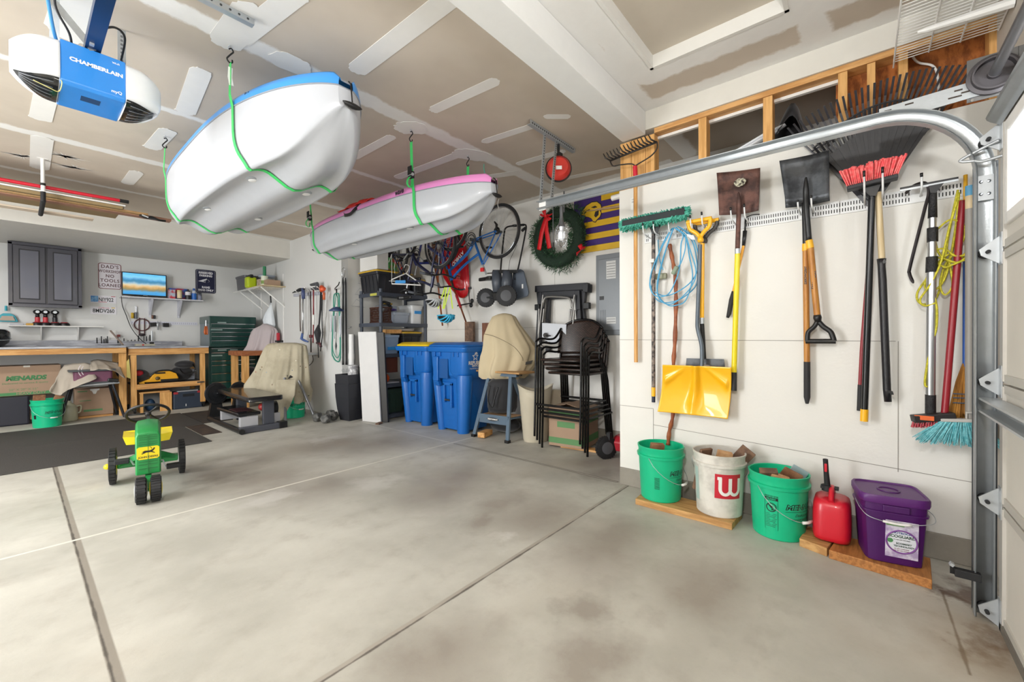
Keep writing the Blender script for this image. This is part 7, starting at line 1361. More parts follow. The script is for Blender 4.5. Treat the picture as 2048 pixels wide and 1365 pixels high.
# peg strip and tools above bench
t = thing('peg_strip', (1.68, YW, 1.43), 'pale slotted strip on the wall above the smaller bench', 'tool rail'); B().bx(1.22, 2.14, YW-.008, YW-.001, 1.415, 1.47).done('strip', C('#cfd0da', .5), t)
b = B(); [b.bx(1.24+.03*k, 1.246+.03*k, YW-.0085, YW-.008, 1.43, 1.455) for k in range(30)]; b.done('slots', C('#9a9baa', .6), t)
def hang(pts, r, m, name, label, cat, o=.03, n=8, sm=True): return tag(B().tube([G(u, v, o) for u, v in pts], r, n).done(name, m, smooth=sm), label, cat)
hang([(265, 626), (265, 637)], .02, C('#c2a02c', .4), 'short_screwdriver', 'yellow screwdriver handle above the peg strip', 'screwdriver'); t = thing('nut_driver', G(272, 637), 'silver long shafted nut driver with dark handle', 'nut driver'); B().tube([G(271, 613), G(272, 626)], .008, 6).tube([G(273.5, 613), G(273, 626)], .006, 6).done('shaft', CHROME, t); B().tube([G(272, 625), G(272, 638)], .018, 8).done('handle', C('#4b5058', .4), t)
t = thing('caliper_loop', G(283, 650), 'dark red coiled jump cable loop with black clamp on the peg strip', 'cable loop'); B().torus(G(284, 650), .10, .009, (0, 1, 0), 28, 6).tube(spl([G(279, 636), G(278, 655), G(279, 668)]), .008, 6).tube(spl([G(289, 637), G(289, 655), G(289, 668)]), .008, 6).done('red_cable', C('#4d2426', .5), t, smooth=True); B().ball(G(284, 670), (.045, .03, .025), 10, 8).done('black_clamp', C('#2a2022', .5), t, smooth=True)
for (a, c, w_, mm, lb) in (((299, 650), (313, 649), .035, BLACK, 'black sleeve left of the pliers on the peg strip'), ((325, 650.5), (338, 650.5), .037, BLACK, 'black sleeve right of the pliers on the peg strip')): tag(B().beam(G(*a, .04), G(*c, .04), .03, .07).done('rubber_sleeve', mm, bevel=.008), lb, 'sleeve')
t = tag(B().tube([G(316, 642, .05), G(315, 650, .05), G(317, 661, .05)], [.004, .016, .004], 6).tube([G(318, 645, .05), G(316, 650, .05), G(315, 660, .05)], [.01, .014, .008], 6).done('pliers', STEEL, smooth=True), 'small steel pliers between the black sleeves', 'pliers'); 
for u, v, c_ in ((305, 634, '#7d5a4a'), (309, 634, '#333338')): hang([(u, v-3), (u, v+4)], .014, C(c_, .5), 'driver_handle', ('brown' if c_ == '#7d5a4a' else 'dark')+' short driver handle above the peg strip', 'driver')
r_ = random.Random(11); t = thing('bit_rack', (1.2, 9.33, 1.09), 'row of dark tool shanks standing along the back of the benches', 'tool rack'); bb_ = B().bx(.80, 1.60, 9.30, 9.37, 1.085, 1.097).done('rack_base', C('#b9bac2', .5), t)
for u, hh in ((194, 8), (203, 10), (208, 6), (212, 7), (215, 10), (236, 12), (248, 7), (256, 4), (263, 5), (270, 5), (277, 11), (284, 3), (288, 10), (293, 10), (300, 12), (304, 18)):
    a = P(u, 690-0, Y=9.33).x; B().cyl((a, 9.33, 1.097), (a, 9.33, 1.097+hh*.0115), .007 if hh < 11 else .009, n=6).done('tool_shank', BLACKM if u != 304 else STEEL, t)
t = thing('wall_outlet', G(225, 667, .005), 'white wall outlet plate behind the wooden stick', 'outlet'); c = G(225, 669, .005); B().bx(c.x-.045, c.x+.045, YW-.006, YW-.001, c.z-.06, c.z+.06).done('outlet_plate', WHITE, t, bevel=.002)
tag(B().tube([G(221, 662, .1), P(246, 690, Y=9.05)], .012, 8).done('wooden_stick', C('#8a7a6e', .5)), 'grey-brown stick leaning across the outlet onto the bench', 'stick'); tag(B().box(G(237, 672, .04), (.04, .04, .04)).done('red_block', C('#7d3a36', .5), bevel=.005), 'small dark red block beside the outlet', 'block')
t = tag(B().tube(spl([V((1.12, 9.2, 1.866)), V((1.085, 9.12, 1.85)), G(245, 612, .05), G(252, 630, .05), G(262, 655, .05), G(277, 675, .1), P(292, 688, Y=9.1), P(302, 692, Y=8.9)], 6), .006, 6).done('black_cable', BLACK, smooth=True), 'black cord drooping from the television shelf to the power strip', 'cord')
t = thing('power_strip', (1.37, 8.8, 1.02), 'beige power strip with red switch on the smaller bench', 'power strip'); B().bx(1.20, 1.44, 8.78, 8.86, 1.055, 1.085).done('strip_body', C('#a9a593', .5), t, bevel=.004); B().cyl((1.29, 8.778, 1.07), (1.29, 8.772, 1.07), .012, n=14).done('red_switch', C('#b8302c', .4), t); B().box((1.40, 8.80, 1.10), (.05, .03, .03), MX.Rotation(.4, 3, 'Z')).done('plug', BLACK, t, bevel=.005)
# benches
MAR = mat('marble_laminate', '#b9bac0', .3, col2='#8b8d95', sc=3.5, stretch=(1, 5, 5)); t = thing('workbench', (.0, 8.95, 0), 'long pine workbench with grey marbled top against the workshop wall', 'workbench')
B().bx(-2.4, 1.06, 8.54, 9.36, 1.035, 1.062).bx(-2.4, 1.06, 9.335, 9.36, 1.062, 1.15).done('worktop', MAR, t, bevel=.002); B().bx(-2.4, 1.065, 8.555, 8.595, .955, 1.034).done('front_apron', PINEX, t, bevel=.003); B().bx(1.02, 1.065, 8.596, 9.3, .955, 1.034).done('side_apron', PINE, t, bevel=.003)
for x, y in ((.985, 8.60), (.985, 9.24), (-1.2, 8.60), (-1.2, 9.24)): B().bx(x, x+.085, y, y+.04, 0, .954).done('leg', PINEV, t, bevel=.003)
t = thing('rolling_workbench', (1.6, 8.95, 0), 'shorter pine workbench on casters with lower shelf and marbled top', 'workbench')
B().bx(1.09, 2.12, 8.60, 9.34, 1.015, 1.04).bx(1.10, 1.90, 9.31, 9.335, 1.04, 1.13).done('worktop', MAR, t, bevel=.002); B().bx(1.095, 2.12, 8.61, 8.65, .915, 1.014).done('front_apron', PINEX, t, bevel=.003); B().bx(2.08, 2.12, 8.651, 9.33, .915, 1.014).bx(1.095, 1.13, 8.651, 9.33, .915, 1.014).done('side_apron', PINE, t, bevel=.003)
for x, y in ((1.12, 8.62), (2.00, 8.62), (1.12, 9.26), (2.00, 9.26)):
    B().bx(x, x+.07, y, y+.04, .09, .914).done('leg', PINEV, t, bevel=.003); cc_ = B().cyl((x+.035, y+.03, .03), (x+.06, y+.03, .03), .03, n=16).bx(x+.015, x+.065, y+.01, y+.05, .05, .089).done('caster', BLACK, t, smooth='auto')
B().bx(1.19, 2.0, 8.60, 8.64, .375, .455).done('shelf_apron', PINEX, t, bevel=.003); B().bx(1.15, 2.05, 8.641, 9.28, .44, .456).done('lower_shelf', C('#3d3a38', .7), t); B().bx(1.95, 2.05, 8.595, 8.60, .42, .44).done('metal_tab', DKSTEEL, t)
# things on and under the benches
t = thing('black_machine', (-.18, 8.9, 1.063), 'glossy black rounded machine at the left end of the long bench', 'machine'); B().lathe([(.001, 0), (.09, 0), (.15, .06), (.165, .14), (.16, .20), (.13, .235), (.001, .25)], (-.22, 8.85, 1.063), 24).done('machine_body', C('#0e0f12', .12, coat=.6), t, smooth=True); B().torus((-.22, 8.85, 1.19), .167, .004, (.1, -.2, 1), 30, 6).done('silver_trim', STEEL, t, smooth=True)
tag(B().bx(-.16, .17, 8.95, 9.25, 1.063, 1.085).done('clutter_mat', C('#8f9096', .6)), 'flat grey mat on the long bench', 'mat')
MB_ = C('#5f8a5c', .7)
t = thing('moving_box', (.0, 9.1, .40), 'large brown moving box with green MENARDS print on the black tote', 'box'); B().bx(-.75, .40, 8.83, 9.32, .395, .80).done('carton', CARD, t, bevel=.004); text('MENARDS', .08, (.075, 8.829, .63), (1, 0, 0), (0, 0, 1), C('#3f7a4c', .7), t, bold=.005, shear=.15, wx=1.0); text('Dedicated to service & quality', .034, (.07, 8.829, .565), (1, 0, 0), (0, 0, 1), MB_, t)
B().bx(-.75, .33, 8.8285, 8.83, .40, .44).done('green_band', C('#4f8a58', .7), t); text('HEAVY DUTY', .045, (.12, 8.828, .42), (1, 0, 0), (0, 0, 1), CARD, t, bold=.001); text('20" X 20" X 15"', .04, (.05, 8.829, .475), (1, 0, 0), (0, 0, 1), MB_, t); B().bx(.05, .11, 8.826, 8.84, .78, .803).done('tape', C('#cfcbc0', .4), t)
tag(B().bx(-.70, .10, 8.73, 9.3, .001, .39).done('storage_tote', C('#23232f', .45), bevel=.02), 'dark navy storage tote on the floor under the MENARDS moving box', 'storage bin')
c = (.25, 8.33); t = bucket(c, 0, '#0fb583', 'green bucket with wood blocks in front of the dark tote under the long bench', camang(c)-RAD(70)); menards(t, c, 0, camang(c)+RAD(35)); block((.17, 8.33, .27), (.11, .03, .32), (8, 4, 5), WB, 'left reddish block in the bucket under the long bench'); block((.32, 8.36, .26), (.09, .03, .30), (-6, 20, 5), WB, 'right tilted reddish block in the bucket under the long bench')
for z in (.20,): 
    a = camang(c)-RAD(45); f = cylmap(c, .131, .150, 0, .365, a); patchcyl(f, -.03, .0, .12, .17, 'barcode', BLACK, t, 4)
t = thing('plastic_jug', (.46, 8.62, 0), 'translucent plastic jug between green bucket and carton', 'jug'); JG = mat('translucent_jug', '#b7b59c', .3, alpha=.85); B().lathe([(.001, 0), (.085, 0), (.095, .02), (.095, .17), (.07, .23), (.03, .26), (.028, .285), (.001, .29)], (.46, 8.62, .001), 22).done('jug_body', JG, t, smooth=True); B().tube(spl([(.53, 8.6, .2), (.58, 8.6, .21), (.575, 8.6, .13), (.54, 8.6, .1)]), .01, 8).done('handle', JG, t, smooth=True)
t = thing('moving_box', (.74, 8.9, .015), 'closed brown carton with green print and white tape on the floor under the saw stand', 'box'); B().bx(.535, .94, 8.78, 9.1, .028, .425).done('carton', CARD, t, bevel=.004); B().bx(.62, .82, 8.7785, 8.78, .09, .12).done('green_label', C('#5f8f60', .7), t); B().bx(.58, .70, 8.7785, 8.78, .25, .26).bx(.56, .66, 8.7785, 8.78, .385, .40).done('green_lines', MB_, t)
B().ext([(0, 0), (.10, 0), (.10, -.02), (.075, -.03), (.06, -.075), (.035, -.075), (.02, -.035), (0, -.02)], (.69, 8.779, .422), (1, 0, 0), (0, 0, 1), (0, -.001, 0)).done('white_tape', WHITE, t); tag(B().bx(.51, .93, 8.74, 9.1, .001, .026).done('pine_board', PINEX), 'thin pine board under the small carton', 'board')
# table saw on folding stand with tan cloth
t = thing('table_saw', (.66, 8.5, 0), 'purple table saw on black and silver folding stand under the long bench', 'table saw'); TUB = C('#34363c', .3, .6)
for a, c in (((.36, 8.42, .0), (.47, 8.45, .50)), ((1.02, 8.42, 0), (.90, 8.45, .50)), ((.42, 8.78, 0), (.50, 8.6, .50)), ((.98, 8.76, 0), (.88, 8.6, .50))): B().cyl(a, c, .017, n=12).done('leg', TUB, t, smooth='auto')
B().cyl((.40, 8.44, .50), (.97, 8.44, .52), .018, n=12).cyl((.40, 8.62, .50), (.97, 8.62, .52), .018, n=12).done('stand_rails', STEEL, t, smooth='auto'); b = B(); loft(b, [rrect(b, .50, .90, 8.43, 8.75, z, .03) for z in (.54, .70)]); b.done('saw_body', C('#6f3f57', .5), t, bevel=.006); B().bx(.45, .93, 8.40, 8.8, .705, .73).bx(.50, .90, 8.42, 8.43, .53, .55).done('saw_table', DKSTEEL, t)
B().torus((.68, 8.43, .72), .13, .006, (0, 1, 0), 20, 6, PI*1.05, PI*1.45).torus((.68, 8.43, .72), .10, .006, (0, 1, 0), 20, 6, PI*1.05, PI*1.45).done('bevel_scale', C('#cfc6c9', .5), t); B().box((.90, 8.41, .56), (.12, .04, .05), MX.Rotation(.2, 3, 'Y')).done('black_lever', BLACK, t, bevel=.01)
CLT = mat('beige_cloth', '#b3a99b', .85, nz=.05, sc=5)
def drape(name, top, edge, m, label, par=None, n=26, fold=.02, seed=1):
    "cloth from an upper outline to a lower hem; both lists of points, same length"
    A, Bq = spl(top, 6), spl(edge, 6); b = B()
    b.grid(lambda u, w: lerp(A[int(u*(len(A)-1)+.5)], Bq[int(u*(len(A)-1)+.5)], w)+V((0, -1, 0))*fold*w*(math.sin(u*16+seed)+.5*math.sin(u*37))+V((NZ.noise(V((u*5, w*4, seed)))*fold, 0, NZ.noise(V((u*6, w*5, seed+3)))*fold*.6)), len(A), 14)
    o = b.done(name, m, par, smooth=True, solid=.004); return o
o = drape('beige_cloth', [(.40, 8.75, .74), (.45, 8.7, .80), (.60, 8.66, .82), (.70, 8.64, .80)], [(.27, 8.35, .47), (.36, 8.33, .40), (.47, 8.34, .48), (.72, 8.33, .60)], CLT, ''); tag(o, 'beige cloth sheet hanging over the left half of the table saw', 'cloth')
o = drape('beige_cloth', [(.70, 8.8, .84), (.76, 8.78, .86), (.86, 8.76, .84), (.98, 8.7, .80)], [(.66, 8.36, .72), (.78, 8.35, .73), (.90, 8.36, .70), (1.03, 8.38, .58)], CLT, '', seed=5); tag(o, 'beige cloth bunched over the right half of the table saw', 'cloth')
tag(B().ball((1.02, 8.75, .70), (.06, .10, .13), 12, 8).done('dark_jacket', C('#3a3436', .8), smooth=True), 'dark folded jacket at the right end of the saw', 'jacket'); tag(B().hexa([(1.071, 8.60, .58), (1.119, 8.60, .55), (1.119, 8.64, .55), (1.071, 8.64, .58), (1.071, 8.60, .82), (1.10, 8.60, .86), (1.10, 8.64, .86), (1.071, 8.64, .82)]).done('yellow_sleeve', C('#c9b96a', .6)), 'yellowish folded sleeve between the two benches', 'sleeve'); tag(B().bx(1.068, 1.10, 8.75, 9.1, .2, .75).done('box_board', C('#8a6a4a', .7)), 'brown board standing between the two benches', 'board')
# on the rolling bench shelf
t = thing('tool_bag', (1.2, 8.85, .457), 'black and red tool bag at the left of the bench shelf', 'tool bag'); B().ball((1.25, 8.85, .57), (.13, .16, .11), 16, 10).done('bag_body', BC, t, smooth=True); B().ball((1.23, 8.74, .62), (.06, .06, .05), 10, 8).done('red_flap', C('#b3202c', .6), t, smooth=True)
t = thing('yellow_tool_case', (1.5, 8.75, .457), 'yellow and black power tool case on the bench shelf', 'tool case'); YC = C('#e0a21c', .4)
B().ext([(-.20, 0), (.22, 0), (.23, .05), (.20, .12), (.13, .16), (-.02, .16), (-.10, .11), (-.13, .05), (-.27, -.0), (-.25, -.03), (-.19, -.02)], (1.49, 8.70, .475), (1, 0, 0), (0, 0, 1), (0, .16, 0)).done('case_body', YC, t, bevel=.012); B().bx(1.49, 1.71, 8.69, 8.70, .47, .51).bx(1.42, 1.55, 8.695, 8.70, .60, .625).done('black_trim', BLACK, t, bevel=.003); B().tube(spl([(1.36, 8.72, .56), (1.44, 8.70, .64), (1.60, 8.70, .65), (1.70, 8.72, .58)]), .012, 8).done('black_strap', BLACK, t, smooth=True); B().ball((1.45, 8.69, .53), (.03, .01, .03), 10, 8).done('round_knob', C('#5d4a20', .4), t, smooth=True)
t = thing('backpack', (1.85, 8.85, .457), 'black bag with hanging strap bunched on the bench shelf', 'bag'); B().ball((1.80, 8.9, .58), (.16, .14, .12), 16, 10).ball((1.83, 8.82, .73), (.14, .12, .07), 16, 10).done('bag_body', BC, t, smooth=True); B().ribbon(spl([(1.92, 8.74, .74), (1.95, 8.72, .66), (1.93, 8.70, .60), (1.86, 8.70, .57), (1.78, 8.70, .60), (1.74, 8.70, .66)]), .03, .004, (0, .5, .8)).done('strap', BLACK, t)
tag(B().bx(1.80, 2.0, 8.95, 9.2, .457, .64).done('grey_bin', C('#b4b9c4', .4), bevel=.01), 'pale grey bin behind the black bag on the bench shelf', 'storage bin')
t = thing('wooden_step', (1.42, 8.7, 0), 'small pine step stool on the floor under the rolling bench', 'step stool'); B().bx(1.22, 1.60, 8.66, 8.95, .30, .325).done('step_top', PINEX, t, bevel=.003); B().bx(1.23, 1.27, 8.66, 8.95, 0, .30).done('step_leg', PINEV, t, bevel=.003); B().bx(1.47, 1.62, 8.64, 8.67, 0, .30).done('front_panel', PINEV, t, bevel=.003)
tag(B().ball((1.37, 8.80, .10), (.07, .07, .10), 14, 8).done('blue_power_tool', C('#23405e', .4), smooth=True), 'blue tool inside the little pine step', 'power tool')
t = thing('toolbox', (1.82, 8.75, 0), 'dark blue open-handled toolbox on the floor under the rolling bench', 'toolbox'); TBX = C('#2a3444', .45)
B().bx(1.64, 2.03, 8.64, 8.9, .002, .28).done('box_body', TBX, t, bevel=.012); B().bx(1.76, 1.92, 8.635, 8.64, .20, .245).done('handle_slot', C('#0f131a', .6), t); [B().bx(x, x+.06, 8.632, 8.645, .25, .285).done('red_corner', C('#9c2a30', .4), t) for x in (1.64, 1.96)]; B().bx(1.70, 1.98, 8.68, 8.86, .281, .30).done('silver_tools', STEEL, t); B().bx(1.80, 1.81, 8.638, 8.64, .04, .08).done('white_mark', WHITE, t)
# tool chest
GRC = mat('racing_green', '#0f3a34', .35, nz=.06, sc=3, coat=.4); t = thing('tool_chest', (2.53, 8.98, 0), 'dark green stacked tool chest with many silver-edged drawers', 'tool chest'); cx0, cx1, cy0, cy1 = 2.14, 2.90, 8.70, 9.30
B().bx(cx0+.02, cx1-.02, cy0+.01, cy1, 1.02, 1.50).bx(cx0+.0, cx1-.0, cy0+.012, cy1, .09, 1.01).done('chest_body', GRC, t, bevel=.006); B().bx(cx0+.012, cx1-.012, cy0+.0, cy1, 1.43, 1.565).done('lid', GRC, t, bevel=.012); B().bx(cx0+.018, cx0+.02, cy0+.03, cy1-.03, 1.04, 1.54).done('grey_side_panel', C('#6d777c', .4), t)
for z in (.05,): [B().cyl((x, y, .045), (x+.03, y, .045), .044, n=16).done('caster', BLACK, t, smooth='auto') for x in (cx0+.06, cx1-.1) for y in (cy0+.07, cy1-.1)]
drz = [(1.365, 1.44), (1.295, 1.36), (1.22, 1.29), (1.145, 1.215), (1.075, 1.14), (.93, 1.0), (.785, .925), (.71, .78), (.56, .705), (.41, .555), (.12, .405)]
for z0_, z1_ in drz: d = B().bx(cx0+.04, cx1-.04, cy0-.006, cy0+.012, z0_+.004, z1_-.004).done('drawer', GRC, t, bevel=.003); B().bx(cx0+.04, cx1-.04, cy0-.016, cy0-.004, z1_-.016, z1_-.004).done('drawer_pull', CHROME, d)
for x, z, w_ in ((cx0+.20, 1.455, .13), (cx0+.12, 1.325, .17), (cx0+.20, .965, .13), (cx0+.12, .87, .16), (cx0+.38, .965, .12)): B().bx(x-w_/2, x+w_/2, cy0-.008, cy0-.001 if z < 1.4 else cy0-.001, z-.012, z+.008).done('badge', C('#9fb5b0', .3, .6), t)
t = thing('pliers', (2.13, 8.9, 1.35), 'orange handled pliers hanging on the side of the tool chest', 'pliers'); c = on(412, 655, (2.13, 8.85, 1.4)); B().tube([c+V((-.01, 0, .02)), c+V((-.02, -.01, -.09)), c+V((-.01, -.01, -.13))], [.01, .02, .014], 8).tube([c+V((.01, 0, .02)), c+V((.02, -.01, -.09)), c+V((.01, -.01, -.13))], [.01, .018, .014], 8).done('orange_grips', C('#c4622c', .4), t, smooth=True); B().tube([c+V((0, 0, .02)), c+V((0, 0, .12))], .010, 6).done('jaws', STEEL, t)
# workshop table with cloth
OT = wood('orange_table', '#a8673a', '#8d5230', .5, st=(2, 6, 6), sc=3); t = thing('wooden_table', (2.7, 8.2, 0), 'sturdy wooden table with orange-brown top before the tool chest', 'table')
B().bx(2.40, 3.0, 7.90, 8.58, .875, .955).done('table_top', OT, t, bevel=.003)
for x, y in ((2.43, 7.93), (2.43, 8.46), (2.90, 7.93), (2.90, 8.46)): B().bx(x, x+.09, y, y+.09, 0, .874).done('leg', PINEV, t, bevel=.003)
B().bx(2.42, 2.98, 7.95, 8.5, .34, .36).done('lower_shelf', PINE, t); tag(B().ball((2.62, 8.2, .52), (.14, .18, .155), 16, 10).done('black_garment', BC, smooth=True), 'black garment bundle on the lower shelf of the wooden table', 'garment'); tag(B().bx(2.44, 2.75, 7.96, 8.3, .12, .33).done('small_carton', CARD, bevel=.004), 'brown carton under the wooden table', 'box')
PK = mat('mauve_cloth', '#b3a8aa', .85, nz=.05, sc=6); dpk = (2.72, 8.25, 1.1); t = thing('mauve_cloth', (2.72, 8.25, .956), 'mauve-grey cloth draped over a machine on the wooden table', 'cloth')
sil('cloth_drape', [(648, 526, 534), (652, 521, 543), (658, 508, 552), (664, 504, 555), (675, 502, 553), (690, 497, 552), (700, 492, 551), (704, 487, 551)], dpk, .55, PK, t, fold=.22, nf=8, seed=3, jit=.4, n=96)
tag(B().box(on(556, 674, dpk), (.05, .05, .14)).done('red_part', C('#b32030', .4), bevel=.01), 'red machine part showing at the right of the mauve cloth', 'machine part'); tag(B().box(on(560, 683, dpk), (.14, .08, .03)).done('black_part', BLACK, bevel=.005), 'black bar poking out right of the mauve cloth', 'bar')
# corner shelf on the grey wall
K = lambda u, v, o=.05: P(u, v, X=XT-o)
t = thing('corner_shelf', (2.9, 8.4, 2.05), 'white wire shelf with board on diagonal brackets on the grey corner wall', 'shelf'); y0, y1 = 7.75, 9.15; zc = 2.06
b = B()
for k in range(7): b.cyl((2.66+.06*k, y0+.15, zc), (2.66+.06*k, y1, zc), .003, n=5)
for k in range(16): b.cyl((2.66, y0+.15+.08*k, zc), (XT-.003, y0+.15+.08*k, zc), .003, n=5)
b.cyl((2.655, y0+.15, zc-.02), (2.655, y1, zc-.02), .006, n=6).done('wire_deck', WR, t)
B().bx(2.68, XT-.005, y0, y0+.75, zc+.006, zc+.020).done('shelf_board', PALEW, t); [B().cyl((2.68, y, zc-.012), (XT-.003, y-.05, zc-.34), .010, n=6).done('diagonal_brace', WR, t) for y in (7.85, 8.45, 8.9)]
B().cyl((XT-.008, 7.85, zc+.25), (XT-.008, 7.85, 1.0), .006, n=6).cyl((XT-.008, 8.9, zc), (XT-.008, 8.9, 1.55), .006, n=6).done('wall_standard', WR, t)
tote(2.67, 2.99, 8.62, 9.12, zc+.008, zc+.29, C('#5c5b60', .45), None, 'open grey bin at the far end of the corner shelf', ribs=False); t = tag(B().box((2.73, 8.48, zc+.12), (.16, .16, .20)).done('lime_case', C('#b9cc1c', .4), bevel=.03), 'lime green case on the corner shelf', 'case'); tag(B().box((2.72, 8.47, zc+.23), (.05, .18, .06)).done('black_belt', BLACK, bevel=.01), 'black clip strap over the lime case', 'strap')
t = thing('spray_bottle', (2.80, 8.0, zc+.02), 'white and green bottle with tall green cap on the corner shelf', 'bottle'); B().cyl((2.80, 8.02, zc+.021), (2.80, 8.02, zc+.20), .055, n=18).done('bottle_body', C('#d9dcc8', .4), t, smooth='auto'); B().cyl((2.80, 8.02, zc+.201), (2.80, 8.02, zc+.37), .026, n=14).done('green_cap', C('#1c7a4c', .4), t, smooth='auto'); B().cyl((2.80, 8.02, zc+.06), (2.80, 8.02, zc+.12), .0555, n=18).done('green_label', C('#7f9a4c', .5), t, smooth='auto')
tag(B().bx(2.76, 2.98, 7.80, 7.94, zc+.021, zc+.12).done('small_brown_box', CARD, bevel=.004), 'small brown box at the near end of the corner shelf', 'box'); tag(B().bx(2.78, 3.0, 8.12, 8.34, zc+.021, zc+.17).done('clear_jars', mat('red_clear', '#a98a80', .4, col2='#cfc9c6', sc=12), bevel=.01), 'clear container with reddish contents on the corner shelf', 'container'); tag(B().lathe([(.001, 0), (.12, .01), (.14, .045), (.13, .05), (.001, .05)], (2.88, 8.15, zc+.18), 22).done('plastic_tray', CLR, smooth=True), 'clear plastic tray lying on top of the corner shelf clutter', 'tray')
t = thing('plastic_bag', (2.85, 8.35, 1.4), 'thin white plastic bag hanging from a shelf brace', 'plastic bag'); dpp = (2.85, 8.25, 1.6); sil('bag_body', [(606, 541, 543), (616, 537, 545), (628, 530, 547), (640, 526, 549), (650, 528, 550), (654, 532, 549)], dpp, .5, mat('thin_plastic', '#d3d9de', .4, nz=.1, sc=8), t, fold=.08, bot=True); B().tube([on(542, 606, dpp), on(541, 592, dpp)], .012, 8).done('black_hook', BLACK, t)
# tool rack on the grey wall
t = thing('tool_rack', (XT, 6.8, 1.9), 'grey wall rack with prongs holding garden tools on the corner wall', 'tool rack'); a, c = K(588, 588, .01), K(650, 583, .01)
B().hexa([(XT-.02, a.y, a.z-.05), (XT-.001, a.y, a.z-.05), (XT-.001, c.y, c.z-.05), (XT-.02, c.y, c.z-.05), (XT-.02, a.y, a.z), (XT-.001, a.y, a.z), (XT-.001, c.y, c.z), (XT-.02, c.y, c.z)]).done('rack_bar', C('#b0b1bb', .5), t)
for u, v in ((597, 588), (615, 582), (630, 582), (640, 580)): B().tube([K(u+5, v+2, .02), K(u-6, v-6, .22)], .007, 6).done('prong', WR, t)
def ktool(name, segs, label, cat):
    t = thing(name, K(segs[-1][0][-1][0], segs[-1][0][-1][1], .1), label, cat, 'tools on the grey wall rack')
    for k, (pts, r, m, nm) in enumerate(segs): B().tube([K(u, v, .12) for u, v in pts], r, 8).done(nm, m, t, smooth=True)
    return t
ktool('hand_saw', [([(600, 590), (600, 640), (601, 663)], .011, C('#6d625c', .5), 'bar'), ([(585, 586), (600, 580), (610, 578)], [.006, .03, .01], BLACKM, 'blade')], 'thin dark bow tool leftmost on the grey wall rack', 'saw')
ktool('reacher', [([(606, 577), (607, 598)], .028, C('#3f4a72', .4), 'head'), ([(606, 598), (606, 668)], .012, al, 'shaft'), ([(605, 667), (603, 678), (608, 681), (616, 684)], [.018, .024, .02, .012], C('#4a6298', .4), 'handle')], 'reaching grabber with silver shaft and blue handle', 'grabber')
ktool('crutch_pole', [([(621, 583), (622, 640), (622, 705)], .010, C('#3c3130', .5), 'pole'), ([(622, 670), (622, 676)], .03, C('#5c2a2e', .5), 'knob')], 'thin dark pole hanging in the middle of the grey wall rack', 'pole')
ktool('red_stick', [([(627, 580), (627, 632)], .011, C('#7d2f34', .4), 'upper'), ([(627, 630), (627, 650)], .018, WHITE, 'white_sleeve'), ([(627, 650), (626, 686)], .010, C('#7d2f34', .4), 'lower')], 'red stick with white sleeve on the grey wall rack', 'stick')
ktool('black_whip', [([(642, 582), (641, 620), (638, 650), (640, 675)], [.014, .016, .012, .008], BLACKM, 'cord_bundle'), ([(645, 590), (644, 640), (645, 670), (641, 703)], .008, BLACKM, 'hanging_cord')], 'bundle of black cords on the grey wall rack', 'cord bundle')
t = ktool('folded_umbrella', [([(637, 650), (635, 665), (637, 688)], [.01, .055, .02], BC, 'canopy'), ([(636, 688), (637, 716)], .008, BLACKM, 'shaft'), ([(634, 686), (640, 688), (642, 694)], .02, C('#4d2228', .5), 'red_fitting')], 'black folded umbrella with red fitting hanging below the rack', 'umbrella')
ktool('orange_trimmer', [([(643, 573), (645, 580), (648, 577)], [.03, .045, .03], C('#d9552c', .4), 'orange_head'), ([(648, 585), (648, 600)], .02, C('#c4623c', .4), 'orange_grip'), ([(648, 600), (647, 665)], .005, C('#b0aaa6', .4, .5), 'shaft')], 'orange trimmer with thin steel shaft at the right end of the rack', 'trimmer'); ktool('grey_trowel', [([(622, 570), (634, 568), (635, 577), (624, 578)], [.02, .03, .03, .02], C('#4d4f54', .5), 'flat_blade')], 'flat dark grey square blade on top of the wall rack', 'trowel')
t = thing('bracket_shelf', K(625, 710, .1), 'small silver bracket arm low on the grey wall with a hanging loop', 'bracket'); B().bx(XT-.25, XT-.002, K(625, 708).y-.10, K(625, 708).y+.10, .905, .93).done('arm', STEEL, t, bevel=.004); B().tube(spl([K(625, 712, .2), K(626, 722, .1), K(620, 730, .1), K(612, 732, .15)]), .006, 6).done('cable_loop', BLACK, t, smooth=True)
